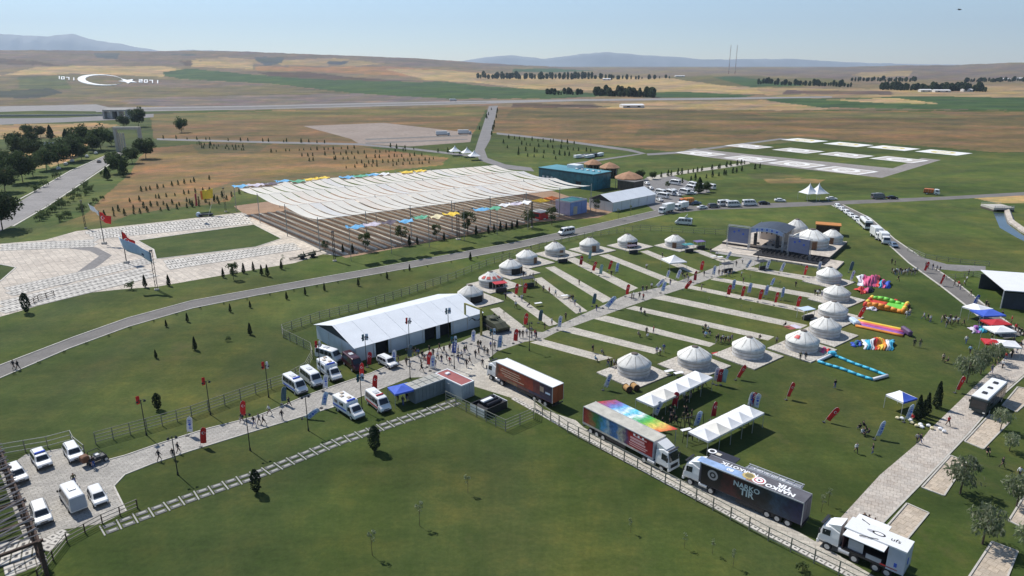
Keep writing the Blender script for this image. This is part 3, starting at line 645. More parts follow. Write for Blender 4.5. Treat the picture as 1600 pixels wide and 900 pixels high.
# ---------------------------------------------------------------- yurts on stone pads
YW = [(2.95, 0.05), (3.0, 0.1), (3.02, 1.0), (2.98, 1.75)]
def yurt_proto(sh):
    t = thing('yurt', (0, 0, 0), 0, 'x', 'yurt')
    mb = MB(); n = 28; V = []; Fs = []
    pr = [(2.97, 0.0), (3.0, 0.5), (3.02, 1.2), (2.98, 1.78)]
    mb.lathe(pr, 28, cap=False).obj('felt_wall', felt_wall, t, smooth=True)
    pr = [(3.10, 1.62), (3.08, 1.80), (2.4, 2.28), (1.6, 2.80), (0.95, 3.22), (0.55, 3.42)]
    mb = MB(); V = []; Fs = []
    for q, (r, z) in enumerate(pr):
        for i in range(n):
            a = 2*math.pi*i/n; w = 1+0.012*math.sin(7*a+q)+(.01 if i % 2 else -.01)*(q > 0)
            V.append((r*w*math.cos(a), r*w*math.sin(a), z+0.03*math.sin(5*a+q)))
    for q in range(len(pr)-1):
        for i in range(n): Fs.append((q*n+i, q*n+(i+1) % n, (q+1)*n+(i+1) % n, (q+1)*n+i))
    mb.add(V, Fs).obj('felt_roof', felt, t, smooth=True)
    MB().lathe([(0.62, 3.36), (0.6, 3.5), (0.3, 3.58), (0.05, 3.6)], 14).obj('crown_ring', M('crown_wood', (0.12, 0.10, 0.085), .8, .2, 3), t)
    mb = MB()
    for z in (0.55, 1.15): mb.lathe([(3.035, z), (3.05, z+.05), (3.035, z+.1)], 28, cap=False)
    for i in range(10):
        a = .3+2*math.pi*i/10; ca, sa = math.cos(a), math.sin(a); mb.path([(r*ca, r*sa, z) for r, z in ((3.12, 1.75), (2.43, 2.33), (1.63, 2.85), (.97, 3.27))], .022, 4)
    mb.obj('girth_rope', M('rope', (0.35, 0.31, 0.25), .9, .2, 4), t)
    d = MB().box((3.0, 0, .82), (.14, 1.0, 1.64)).obj('door', M('door_wood', (0.17, 0.09, 0.05), .7, .25, 3), t)
    MB().box((3.04, -.58, .85), (.16, .12, 1.7)).box((3.04, .58, .85), (.16, .12, 1.7)).box((3.04, 0, 1.72), (.16, 1.3, .1)).obj('door_frame', M('frame_wood', (0.3, 0.2, 0.12), .7, .25, 3), d)
    return t
yp = yurt_proto(0)
pad_m = surf('pad_paving', (0.43, 0.40, 0.355), (0.52, 0.49, 0.44), 0.5, 3.0, (1.0, 1.0, 0.04, 0.4))
YURTS = [  # base centre, door direction (towards the axis), pad corners half size, label
 (990, 583, 2.6, 'white felt yurt nearest the orange trailer, at the end of the first garden path', 1.02),
 (1084, 570, 2.6, 'white felt yurt between the two yurts behind the long canopy, beside a rug', 1.02),
 (1168, 555, 2.6, 'white felt yurt with people gathered at its left side, beside red and white mats', 1.02),
 (1252, 545, 2.6, 'white felt yurt with a red streak on its roof, above the blue inflatable frame', 1.02),
 (1288, 523, 2.6, 'white felt yurt overlapped by the red-streaked yurt, with rugs at its foot', 1.0),
 (1300, 495, 2.6, 'white felt yurt level with the striped inflatable slide', 1.0),
 (1306, 468, 2.6, 'white felt yurt with people in black and white at its left, by the bouncy castle', 1.0),
 (1294, 440, 2.6, 'white felt yurt nearest the stage platform on the right-hand row', 1.0),
 (735, 470, 5.6, 'grey-white yurt with dark open side behind the long marquee', 1.0),
 (767, 446, 5.6, 'yurt with a red patterned roof and dark stall under its eave', 1.0),
 (798, 426, 5.6, 'yurt with dark open front, third from the long marquee', 1.0),
 (823, 410, 5.6, 'closed grey yurt, fourth from the long marquee beside the asphalt road', 1.0),
 (867, 398, 5.6, 'grey yurt below the white van on the road, with a stall at its door', 1.0),
 (921, 391, 5.6, 'grey closed yurt with plain walls beside a white post, right of the road van', 1.0),
 (980, 385, 5.6, 'grey yurt with a dark opening below the white satellite van', 1.0),
 (1054, 385, 5.6, 'grey yurt with a teal stall at its right side, left of the big screen', 1.0)]
YO = []; trn2 = random.Random(3)
for i, (x, y, a, lab, sc) in enumerate(YURTS):
    c = G(x, y)
    left = i >= 8
    dr = ang(c, G(1040, 455)) if left else ang(c, G(x-80, y-24))
    gx = (G(1100, 440)-G(800, 530)).normalized(); gy = Vector((-gx.y, gx.x, 0))
    hx, hy = (5.0, 4.6) if not left else (5.2, 5.0)
    cc = c+(gx*0.6-gy*0.6 if left else gy*-0.3-gx*.3)
    p = MB().box((0, 0, 0.1), (hx*2, hy*2, 0.2)).obj('yurt_pad', pad_m, None, cc, math.atan2(gx.y, gx.x)); p['kind'] = 'structure'
    YO.append(dup(yp, c+Vector((0, 0, .2)), dr, lab, 'felt yurts round the garden', (sc*trn2.uniform(.97, 1.03), sc, sc*trn2.uniform(1.0, 1.1)))); YO[-1].rotation_euler = (trn2.uniform(-.012, .012), trn2.uniform(-.012, .012), dr)
def patch(o, a0, a1, prof, name, mat):
    """a curved piece lying on a yurt's wall or roof, between two compass angles"""
    a0 -= o.rotation_euler.z; a1 -= o.rotation_euler.z
    MB().grid([[(r*math.cos(a0+(a1-a0)*j/6), r*math.sin(a0+(a1-a0)*j/6), z) for j in range(7)] for r, z in prof]).obj(name, mat, o, thick=.02)
for k in range(4): patch(YO[9], -2.6+.62*k, -2.2+.62*k, [(2.75, 2.16), (1.95, 2.66)], 'red_roof_cloth', M('red_pattern_cloth', (.5, .12, .1), .85, .35, 4))
patch(YO[3], -2.75, -2.3, [(2.3, 2.44), (1.6, 2.88)], 'red_roof_streak', redpaint)
for i in (8, 10, 14): patch(YO[i], -1.5, -.35, [(3.09, .05), (3.11, 1.2), (3.08, 1.6)], 'front_shade_strip', M('yurt_inside_shade', (.02, .018, .016), .9, .2, 1))  # near-black strip laid on the wall, painted shade for an open front
patch(YO[9], -1.7, -.4, [(3.09, .05), (3.11, 1.2), (3.08, 1.6)], 'front_shade_strip', MATS['yurt_inside_shade'])
# ---------------------------------------------------------------- stage and its platform
pf = [G(1119, 384), G(1150, 376), G(1345, 372, 1.0), G(1350, 384), G(1296, 405), G(1262, 413)]
ux = (G(1296, 405)-G(1130, 381)).normalized(); uy = Vector((-ux.y, ux.x, 0)); srz = math.atan2(ux.y, ux.x)
S0 = G(1128, 383)
Lp = (G(1296, 407)-S0).dot(ux); Dp = (G(1350, 386)-G(1296, 407)).dot(uy)
plat = tag(MB().box((Lp/2, Dp/2, .55), (Lp, Dp, 1.1)).obj('stage_platform', plaza_m, None, S0, srz), kind='structure')
MB().box((Lp/2+2, -5, .25), (Lp+4, 9.6, .5)).obj('lower_terrace', plaza_m, plat)
for k in range(4): MB().box((10, -9.6-k*.45, .2-.045*k), (16, .5, .4-.09*k)).obj('step', slabw, plat)
MB().box((Lp*.70, -4.5, .62), (Lp*.62, 7.6, .2)).obj('dark_floor', M('black_carpet', (0.018, 0.018, 0.022), .9, .3, .8), plat)
MB().box((Lp*.5, .06, .5), (Lp, .2, 1.0)).obj('front_wall', M('dark_facing', (0.06, 0.055, 0.06), .8, .2, 1), plat)
MB().box((Lp+.06, Dp*.5, .5), (.15, Dp, 1.0)).obj('side_wall', M('dark_facing2', (0.05, 0.06, 0.045), .9, .2, 1), plat)
def loc(u, v, z=0): return S0+ux*u+uy*v+Vector((0, 0, z))
def uv(x, y, z=0):
    d = G(x, y, z)-S0; return d.dot(ux), d.dot(uy)
st0 = uv(1172, 384, 1.1); st1 = uv(1222, 392, 1.1)
sw = st1[0]-st0[0]
stage = thing('open_air_stage', loc(st0[0], st0[1], 1.1), srz, 'open-air stage with a dark pitched roof, pale blue fascia and beige backdrop', 'stage')
MB().box((sw/2, 4.5, .3), (sw, 9, .6)).obj('deck', M('deck_ply', (0.45, 0.38, 0.32), .8, .1, 1), stage)
MB().box((sw/2, 8.6, 2.6), (sw-.5, .2, 4.0)).obj('backdrop', M('beige_backdrop', (0.62, 0.52, 0.44), .8, .06, .4), stage)
rf = MB()
Hs, Hr = 5.4, 6.3
rf.grid([[(sw*f-(.6 if f == 0 else -.6 if f == 1 else 0), y, Hs+(Hr-Hs)*math.sin(math.pi*f)**.8) for f in (0, .15, .3, .5, .7, .85, 1)] for y in (-1.0, 3, 7, 10)])
rf.obj('roof', M('dark_roof_sheet', (0.055, 0.065, 0.085), .5, .15, .6), stage, thick=.1)
fa = MB(); fs_ = [(sw*f, Hs+(Hr-Hs)*math.sin(math.pi*f)**.8) for f in (0, .15, .3, .5, .7, .85, 1)]
fa.grid([[(x, -1.08, z+.05) for x, z in fs_], [(x, -1.08, z-1.15) for x, z in fs_]])
fa.obj('fascia', M('fascia_blue', (0.36, 0.45, 0.62), .6, .1, .5), stage, thick=.08)
for f in (.2, .35, .5, .65, .8):
    x, z = sw*f, Hs+(Hr-Hs)*math.sin(math.pi*f)**.8-1.4
    MB().lathe([(.16, -.2), (.22, .2)], 8, (x, -1.1, z)).obj('spotlight', dark, stage)
    MB().lathe([(.3, 0), (.3, .04)], 8, (0, 0, 0)).obj('fascia_disc', bluem, stage, (x, -1.15, z+.85)).rotation_euler = (R(90), 0, 0)
for x, y in ((0, -1), (sw, -1), (0, 9), (sw, 9)):
    mb = MB()
    for dx in (-.2, .2):
        for dy in (-.2, .2): mb.tube((x+dx, y+dy, -1.0 if y < 0 else 0), (x+dx, y+dy, Hs), .05, 4)
    for k in range(12): mb.tube((x-.2, y-.2, k*.5), (x+.2, y-.2, k*.5+.5), .03, 4).tube((x+.2, y+.2, k*.5), (x-.2, y+.2, k*.5+.5), .03, 4)
    mb.obj('truss_tower', alu, stage)
for x in (1.6, sw-1.6):
    mb = MB()
    for k in range(6): mb.rbox((x, -.8+.05*k, Hs-1.4-.62*k), (.9, .7, .56), .06)
    mb.obj('speaker_array', dark, stage)
mb = MB()
for k in range(5): mb.rbox((2+k*2.2, 1.2, .9), (.7, .5, .5), .05)
mb.obj('stage_monitors', dark, stage)
drum = MB(); 
for k in range(6): drum.lathe([(.3, 0), (.3, .5)], 10, (sw*.4+k*.7, 6+(k % 2)*.8, .6))
drum.obj('drum_kit', M('silver_drum', (.5, .5, .52), .3, .1, 2, metal=.4), stage)
def led(x0, y0, x1, y1, z0, z1, lab):
    a, b_ = G(x0, y0, z0), G(x1, y1, z0); d = b_-a; rz = math.atan2(d.y, d.x); w = d.length
    t = thing('led_screen', (a.x, a.y, 0), rz, lab, 'screen', 'screens beside the stage')
    s = MB().box((w/2, 0, (z0+z1)/2), (w, .35, z1-z0)).obj('screen_face', M('screen_blue', (0.17, 0.19, 0.29), .5, .18, .25), t)
    for k, (fx, fz) in enumerate(((.3, .72), (.52, .82), (.75, .62))):
        o = MB().lathe([(.32, 0), (.32, .03)], 10).obj('screen_emblem', bluem, s, (w*fx, -.2, z0+(z1-z0)*fz)); o.rotation_euler = (R(90), 0, 0)
    for xx in (-.2, w+.2):
        mb = MB()
        for dx in (-.18, .18):
            for dy in (-.18, .18): mb.tube((xx+dx, .4+dy, 0), (xx+dx, .4+dy, z1+.4), .045, 4)
        for k in range(int(z1/.6)): mb.tube((xx-.18, .22, k*.6), (xx+.18, .22, k*.6+.6), .03, 4)
        mb.obj('truss_leg', alu, t)
    MB().tube((-.2, .4, z1+.35), (w+.2, .4, z1+.35), .12, 5).tube((-.2, .2, z1+.7), (w+.2, .2, z1+.7), .06, 5).obj('top_truss', alu, t)
    return t
led(1137, 377, 1168, 381, 2.2, 6.8, 'large blue screen on truss legs at the left side of the stage')
led(1231, 392, 1263, 398, 2.2, 6.4, 'large blue screen on truss legs at the right side of the stage')
big = copy_tree(yp); big.location = loc(*uv(1266, 384, 1.1), 1.1); big.scale = (1.7, 1.7, 1.5); big['label'] = 'largest white yurt, standing on the stage platform behind the right screen'; big['group'] = 'felt yurts round the garden'; big.rotation_euler = (0, 0, srz-1.2)
s2 = copy_tree(yp); s2.location = loc(*uv(1299, 378, 1.1), 1.1); s2.scale = (1.05, 1.05, 1.15); s2['label'] = 'small white yurt on the platform right of the largest yurt'; s2['group'] = 'felt yurts round the garden'; s2.rotation_euler = (0, 0, srz-1.4)
s3 = copy_tree(yp); s3.location = loc(*uv(1243, 368, 1.1), 1.1); s3.scale = (1.15, 1.15, 1.55); s3['label'] = 'white yurt half hidden between the stage roof and the largest yurt'; s3['group'] = 'felt yurts round the garden'
def block_house(name, lab, cat, fl, fr, dep, h, wallm, roofm, over=.3, win=None, parent_parts=None):
    a = fr-fl; rz = math.atan2(a.y, a.x); w = a.length
    t = thing(name, fl, rz, lab, cat)
    MB().box((w/2, dep/2, h/2), (w, dep, h)).obj('wall', wallm, t)
    MB().box((w/2, dep/2, h+.15), (w+2*over, dep+2*over, .3)).obj('roof', roofm, t)
    return t, w
bh, w = block_house('wooden_hut', 'dark wooden hut with an orange-edged flat roof behind the platform yurts', 'hut', G(1274, 366), G(1311, 369), 4.0, 3.2, wood_dark, M('orange_board', (.5, .2, .05), .7, .15, 1))
MB().box((w/2, -.03, 1.2), (w*.3, .06, 2.2)).obj('doorway', dark, bh)
for k in range(8): MB().box((w*(k+.5)/8, -.05, 1.6), (w/8-.12, .1, 3.1)).obj('plank', wood_dark, bh)
# ---------------------------------------------------------------- shade sail over the seating
ZS = 10.0
TL, BL, BR_, TR = G(365, 290, ZS), G(496, 343, ZS), G(924, 290, ZS), G(775, 258, ZS)
sail = thing('shade_sail', G(500, 385), 0, 'huge white shade sail of sagging cloth strips on steel masts over the seating rows', 'shade sail')
o0 = sail.location
nS, bays = 28, 3
sail_m = [M('sail_cloth', (0.86, 0.84, 0.77), 0.85, 0.05, 0.2), M('sail_cloth_warm', (0.84, 0.78, 0.70), 0.85, 0.06, 0.2), M('sail_cloth_cool', (0.78, 0.79, 0.78), 0.85, 0.05, 0.2)]
def sail_at(u, v):
    p = (TL*(1-u)+TR*u)*(1-v)+(BL*(1-u)+BR_*u)*v; return p
for mm_ in sail_m:      # thin cloth that lets light through
    nt = mm_.node_tree; pb = nt.nodes['Principled BSDF']; tr = nt.nodes.new('ShaderNodeBsdfTranslucent'); mx = nt.nodes.new('ShaderNodeMixShader'); mx.inputs[0].default_value = 0.38
    tr.inputs[0].default_value = (0.95, 0.92, 0.84, 1)
    nt.links.new(pb.outputs[0], mx.inputs[1]); nt.links.new(tr.outputs[0], mx.inputs[2]); nt.links.new(mx.outputs[0], nt.nodes['Material Output'].inputs[0])
for i in range(nS):
    sh = (i*0.37) % 1.0*0.22
    for bq in range(bays):
        rows = []
        u0, u1 = i/nS+.0006, (i+.965)/nS
        ph = random.uniform(.85, 1.15)
        for k in range(9):
            f = k/8; v = (bq+f)/bays
            dz = -1.25*ph*4*f*(1-f)*.75
            rows.append([tuple(sail_at(u0+(u1-u0)*j/3, v)-o0+Vector((0, 0, dz+0.24*(1-j/3)*math.sin(math.pi*f)+.04*math.sin(i*2.1+k)*math.sin(math.pi*f)))) for j in range(4)])
        MB().grid(rows).obj('cloth_strip', sail_m[(i*5+bq*3) % 7 % 3 if (i+bq) % 4 == 0 else 0], sail, smooth=True)
for bq in range(bays+1):
    mb = MB()
    for i in range(0, nS): mb.tube(sail_at(i/nS, bq/bays)-o0, sail_at((i+1)/nS, bq/bays)-o0, .05, 4)
    mb.obj('cable', steel, sail)
    for i in range(0, nS+1, 4):
        p = sail_at(i/nS, bq/bays)-o0
        if 0 < bq < bays and i % 8: continue
        MB().tube((p.x, p.y, -o0.z), (p.x, p.y, p.z+.7), .14, 6).obj('mast', steel, sail)
# loose coloured cloths along the front and the back of the sail
def cloth(x, y, z, w, d, mat, lab, seed, grp, hang=0.6):
    c = G(x, y, z); rnd = random.Random(seed)
    rz = ang(G(553, 352, 5), G(703, 332, 5))
    rows = []
    for i in range(8):
        rows.append([((j/7-.5)*w+.25*math.sin(i*1.1+seed), (i/7-.5)*d+.2*math.sin(j*1.3+seed), .35*math.sin(j*1.4+seed)*math.cos(i*.9+seed)+hang*((j/7-.5)**2*2-.4)-abs(i/7-.5)*.4) for j in range(8)])
    o = MB().grid(rows).obj('banner_cloth', mat, None, c, rz, smooth=True)
    return tag(o, lab, 'cloth', grp)
g1 = 'coloured cloths strung in front of the shade sail'
for k, (x, y, mt_, lab) in enumerate([(553, 353, skyblue, 'light blue cloth hanging at the left end of the front cloth line'), (579, 349, lilac, 'whitish lilac cloth between the light blue cloth and the grey cloth'), (606, 346, purple, 'dark grey cloth in the front cloth line before the shade sail'), (632, 344, skyblue, 'light blue cloth between the dark grey and green cloths'),
        (655, 338, green_c, 'sea green cloth left of the cream cloth in the front line'), (679, 337, cream, 'pale cream cloth beside the bright yellow cloth'), (703, 333, yellow, 'bright yellow cloth hanging beside the twin black lamp mast'), (750, 326, skyblue, 'light blue cloth hanging right of the broad tree in front of the sail'), (771, 324, green_c, 'green cloth hung between a blue and a white cloth'), (786, 319, fabric_white, 'white cloth directly right of the green cloth'), (803, 317, lilac, 'pale lilac cloth, second from the right end of the front line'), (818, 315, fabric_white, 'white cloth at the right end of the front cloth line')]):
    cloth(x, y, 10.0, 4.4, 4.0, mt_, lab, k+1, g1)
p0_, p1_ = G(545, 354, 10.1), G(825, 313, 10.1)
ln = MB()
for f in (0, .25, .5, .75): ln.tube(p0_.lerp(p1_, f), p0_.lerp(p1_, f+.25), .03, 4)
lw = tag(ln.obj('cable_line', steel), 'thin cable line carrying the coloured cloths in front of the sail', 'cable')
for f in (0, .2, .4, .6, .8, 1):
    p = p0_.lerp(p1_, f); MB().tube((p.x, p.y, 0), (p.x, p.y, 10.6), .1, 6).obj('post', steel, lw)
g2 = 'coloured cloths along the back edge of the shade sail'
for k, (x, y, mt_, lab) in enumerate([(374, 290, skyblue, 'light blue cloth at the far left corner of the shade sail'), (399, 288, lilac, 'pale lilac cloth second from the left on the back edge of the sail'), (421, 286, purple, 'dark purple cloth on the back edge of the sail'), (441, 282, skyblue, 'light blue cloth right of the dark purple cloth on the back edge'), (465, 282, green_c, 'pale green cloth left of the two yellow cloths on the back edge'), (485, 279, yellow, 'yellow cloth, left one of the first yellow pair on the back edge'), (503, 277, yellow, 'yellow cloth, right one of the first yellow pair on the back edge'), (541, 276, skyblue, 'light blue cloth drooping right of the first yellow pair'),
        (562, 274, green_c, 'green cloth between two light blue cloths on the back edge'), (581, 272, skyblue, 'small light blue cloth next to a white cloth on the back edge'), (598, 271, fabric_white, 'white cloth on the back edge of the sail'), (634, 268, yellow, 'yellow cloth, left one of the far yellow pair on the back edge'), (655, 266, yellow, 'yellow cloth, right one of the far yellow pair on the back edge')]):
    cloth(x, y, 10.3, 5.2, 5.0, mt_, lab, k+31, g2, .3)
# ---------------------------------------------------------------- teal hall, kiosks, booths
def wallgrid(t, w, h, y, nx, nz, mat, name='panel', z0=0.0, ax='x'):
    for i in range(nx):
        for j in range(nz):
            c = (w*(i+.5)/nx, y, z0+h*(j+.5)/nz) if ax == 'x' else (y, w*(i+.5)/nx, z0+h*(j+.5)/nz)
            s = (w/nx-.12, .08, h/nz-.12) if ax == 'x' else (.08, w/nx-.12, h/nz-.12)
            MB().box(c, s).obj(name, mat, t)
hz = 7.2
A, B, Cc = G(842, 262, hz), G(927, 273, hz), G(961, 269, hz)
a = B-A; n = Vector((-a.y, a.x, 0)).normalized(); dep = (Cc-B).dot(n); w = a.length
hall = thing('exhibition_hall', (A.x, A.y, 0), math.atan2(a.y, a.x), 'two-storey teal hall with flat teal roof behind the shade sail', 'building')
hw = M('dark_teal_wall', (0.02, 0.075, 0.095), .35, .25, .4); hr_ = M('teal_roof', (0.09, 0.27, 0.33), .6, .12, .1)
MB().box((w/2, dep/2, hz/2), (w, dep, hz)).obj('wall', hw, hall)
MB().box((w/2, dep/2, hz+.12), (w+.6, dep+.6, .24)).obj('roof', hr_, hall)
tp = M('teal_print_panel', (0.035, 0.15, 0.19), .4, .35, .35)
wallgrid(hall, w, hz-.6, -.06, 10, 2, tp); wallgrid(hall, dep, hz-.6, w+.06, 4, 2, tp, ax='y')
for k in range(3): MB().box((3+k*2.6, -.14, 2.2), (1.2, .1, 3.4)).obj('window', M('white_opening', (.55, .57, .6), .5, .1, 1), hall)
MB().box((w*.75, -.14, 1.8), (3, .1, 3.2)).obj('entrance', dark, hall)
MB().box((w*.42, dep*.8, hz+1.0), (6, 5, 1.6)).obj('roof_unit', white, hall)
for k in range(5): MB().rbox((w*.55+k*3.2, dep*.5, hz+.5), (1.2, .9, .6), .06).obj('skylight', alu, hall)
tile = M('brown_roof_tile', (0.36, 0.20, 0.115), .85, .2, .5); stonew = M('dark_stone_wall', (0.10, 0.085, 0.07), .9, .3, .8)
def kiosk(x, y, w, h, hr, lab, rz):
    c = G(x, y); t = thing('kiosk', c, rz, lab, 'kiosk', 'tile-roofed kiosks right of the teal hall')
    MB().box((0, 0, h/2), (w*.8, w*.8, h)).obj('wall', stonew, t)
    MB().lathe([(w*.72, h-.3), (w*.70, h), (w*.35, h+hr*.62), (.3, h+hr), (.05, h+hr+.4)], 8).obj('roof', tile, t)
    mb = MB()
    for i in range(8):
        a = 2*math.pi*(i+.5)/8; mb.tube((w*.62*math.cos(a), w*.62*math.sin(a), 0), (w*.62*math.cos(a), w*.62*math.sin(a), h), .14, 5)
    mb.obj('columns', M('pale_column', (.5, .44, .36), .8, .1, 1), t)
    for s in (-1, 0, 1): MB().box((s*w*.22, -w*.41, h*.45), (w*.13, .1, h*.6)).obj('window', glass, t)
    return t
kiosk(982, 294, 9.5, 5.0, 2.6, 'largest brown tile-roofed kiosk with columns, right of the teal hall', .3)
kiosk(952, 276, 7.5, 4.8, 2.4, 'brown tile-roofed kiosk touching the right corner of the teal hall', .3)
kiosk(926, 270, 7, 4.8, 2.2, 'brown tile-roofed kiosk mostly hidden behind the teal hall roof', .3)
t, w = block_house('stone_house', 'low dark stone house with flat roof beside the van park', 'house', G(990, 300), G(1005, 297), 9, 4.2, stonew, M('grey_roof', (.2, .19, .18), .8, .1, .3))
MB().box((w*.5, -.05, 1.3), (1.2, .1, 2.4)).obj('door', dark, t)
hz = 5.0
A, B, Cc = G(868, 313, hz), G(891, 317, hz), G(919, 312, hz)
a = B-A; n = Vector((-a.y, a.x, 0)).normalized(); dep = (Cc-B).dot(n); w = a.length
cube = thing('exhibition_cube', (A.x, A.y, 0), math.atan2(a.y, a.x), 'purple and blue cube pavilion with a turquoise roof beside the small marquee', 'pavilion')
MB().box((w/2, dep/2, hz/2), (w-.1, dep-.1, hz)).obj('core', M('lilac_core', (.3, .27, .42), .6, .1, .4), cube)
wallgrid(cube, w, hz-.2, -.02, 3, 1, M('lilac_panel', (.42, .38, .52), .6, .15, .3), z0=.1); wallgrid(cube, dep, hz-.2, w+.02, 3, 1, M('blue_panel', (.19, .26, .5), .6, .2, .3), z0=.1, ax='y')
MB().box((w/2, dep/2, hz+.08), (w-1.2, dep-1.2, .16)).obj('roof', M('turquoise_roof', (.05, .36, .40), .5, .2, .3), cube)
MB().box((w/2, .1, hz+.1), (w+.1, .35, .5)).box((w/2, dep-.1, hz+.1), (w+.1, .35, .5)).box((.1, dep/2, hz+.1), (.35, dep-.6, .48)).box((w-.1, dep/2, hz+.1), (.35, dep-.6, .48)).obj('parapet', M('pale_parapet', (.5, .5, .56), .6, .1, .5), cube)
MB().box((w+.1, dep*.3, 1.8), (.1, 2.2, 3.0)).obj('doorway', M('tan_door', (.45, .40, .3), .7, .1, 1), cube)
# ---------------------------------------------------------------- pop-up canopies
def canopy(x, y, w, d, h, rz, mats, lab, grp=None, peak=.9, segs=1, name='canopy', z0=None):
    """mats: cloth per roof segment"""
    c = G(x, y); t = thing(name, c, rz, lab, 'canopy', grp)
    seg = w/segs
    for i in range(segs):
        xc_ = -w/2+seg*(i+.5); m = mats[i % len(mats)]
        for q in range(4):
            mm = m[q] if isinstance(m, (list, tuple)) else m
            cn = [(-seg/2, -d/2), (seg/2, -d/2), (seg/2, d/2), (-seg/2, d/2)]
            a_, b_ = cn[q], cn[(q+1) % 4]
            rows = []
            for k in range(5):
                f = k/4; r = 1-f; zz = h+peak*(f**1.25)
                rows.append([(xc_+(a_[0]+(b_[0]-a_[0])*j/2)*r, (a_[1]+(b_[1]-a_[1])*j/2)*r, zz-(.05 if j == 1 else 0)*r) for j in range(3)])
            MB().grid(rows).obj('roof_panel', mm, t, thick=.02)
            if segs == 1 or (q == 0) or (q == 2) or (q == 1 and i == segs-1) or (q == 3 and i == 0):
                MB().add([(xc_+a_[0], a_[1], h), (xc_+b_[0], b_[1], h), (xc_+b_[0], b_[1], h-.3), (xc_+a_[0], a_[1], h-.3)], [(0, 1, 2, 3)]).obj('valance', mm, t, thick=.02)
    for i in range(segs+1):
        for s in (-1, 1): MB().tube((-w/2+seg*i, s*d/2*.98, 0), (-w/2+seg*i, s*d/2*.98, h+.02), .045, 5).obj('leg', alu, t)
    return t
a1, b1 = G(1004, 641), G(1104, 603)
cw = M('white_canopy_cloth', (0.74, 0.74, 0.74), .75, .06, .6)
cw2 = M('cream_canopy_cloth', (0.70, 0.67, 0.6), .75, .06, .6)
p, q_ = (G(996, 625, 2.7)+G(1019, 631, 2.7))/2, (G(1090, 580, 2.7)+G(1110, 587, 2.7))/2
mid = (p+q_)/2
def at_ground(v):   # image position of a ground point, for the builders that take one
    fw = v.y*CT+(H-v.z)*ST; up = v.y*ST-(H-v.z)*CT
    return 800+F*v.x/fw, 450-F*up/fw
canopy(*at_ground(Vector((mid.x, mid.y, 0))), (q_-p).length, 3.6, 2.6, ang(p, q_), [cw, cw2, cw, cw, cw], 'long white five-peak canopy nearer the yurts, people crowding under it', 'long white canopies on the lawn', .85, 5)
p, q_ = (G(1079, 676, 2.7)+G(1103, 686, 2.7))/2, (G(1167, 633, 2.7)+G(1190, 642, 2.7))/2; mid = (p+q_)/2
canopy(*at_ground(Vector((mid.x, mid.y, 0))), (q_-p).length, 3.6, 2.6, ang(p, q_), [cw, cw2, cw, cw, cw], 'long white five-peak canopy nearer the black truck, red goods under it', 'long white canopies on the lawn', .85, 5)
canopy(628, 628, 3.6, 3.2, 2.5, .55, [[bluem]*4], 'royal blue pop-up canopy at the end of the grey container', None, .5)
canopy(1052, 420, 5.2, 5.0, 2.5, .3, [cw], 'white peaked canopy standing alone beside the garden path', None, 1.5)
canopy(1405, 640, 3.4, 3.2, 2.4, .45, [[bluem, fabric_white, fabric_white, fabric_white]], 'half blue half white pop-up canopy beside the conifer shrubs', None, .8)
canopy(1524, 497, 4.6, 4.2, 2.5, .5, [[fabric_white]*4], 'white pop-up canopy nearest the asphalt side road, behind the blue one', 'stalls by the side road', .6)
canopy(1540, 505, 5.2, 4.2, 2.5, .1, [[bluem]*4], 'royal blue pop-up canopy between the white and the red roadside stalls', 'stalls by the side road', .5)
canopy(1553, 519, 4.6, 3.4, 2.3, .1, [[redpaint]*4], 'red pop-up canopy beside the side road', 'stalls by the side road', .5)
canopy(1558, 531, 4.6, 3.6, 2.4, .1, [[fabric_white]*4], 'white pop-up canopy just below the red one by the side road', 'stalls by the side road', .5)
canopy(1568, 554, 4.2, 3.6, 2.4, -.3, [[fabric_white]*4], 'white pop-up canopy at the top of the promenade', 'stalls by the side road', .5)
canopy(1548, 551, 3.4, 3.2, 2.3, -.3, [[redpaint]*4], 'small red canopy joined to the white one at the top of the promenade', 'stalls by the side road', .5)
canopy(845, 330, 5.0, 5.0, 4.2, .8, [[yellow]*4], 'yellow canopy left of the purple cube pavilion', None, .8)
canopy(862, 326, 4.6, 5.0, 4.2, .8, [[orangem, yellow, yellow, orangem]], 'orange-yellow canopy touching the purple cube pavilion', None, .8)
t, w = block_house('red_stall', 'low red stall with a white top beside the yellow canopy', 'stall', G(830, 341), G(845, 344), 4, 2.6, redpaint, fabric_white)
MB().box((w/2, -.04, 1.5), (w*.6, .06, 1.2)).obj('hatch', dark, t)
def pagoda(x, y, w, h, lab, grp):
    t = thing('pagoda_tent', G(x, y), .3, lab, 'tent', grp)
    for q in range(4):
        cn = [(-w/2, -w/2), (w/2, -w/2), (w/2, w/2), (-w/2, w/2)]; a_, b_ = cn[q], cn[(q+1) % 4]
        rows = []
        for k in range(7):
            f = k/6; r = (1-f)**1.9; rows.append([((a_[0]+(b_[0]-a_[0])*j)*r, (a_[1]+(b_[1]-a_[1])*j)*r, h*.42+h*.58*f) for j in (0, .5, 1)])
        MB().grid(rows).obj('roof_panel', fabric_white, t, thick=.02)
        MB().tube((*a_, 0), (*a_, h*.42), .06, 5).obj('leg', alu, t)
g = 'white pointed tents beyond the shade sail'
pagoda(711, 243, 6.5, 6.5, 'white pointed tent, leftmost of the three by the far road', g); pagoda(730, 245.5, 6.5, 6.5, 'white pointed tent in the middle of the three by the far road', g); pagoda(741, 250, 6.5, 6.0, 'white pointed tent, rightmost of the three by the far road', g)
g = 'pair of white pointed tents beside the cross road'
pagoda(1263, 313, 6.0, 7.5, 'left white pointed tent of the pair beside the cross road', g); pagoda(1277, 313, 6.0, 7.5, 'right white pointed tent of the pair beside the cross road', g)
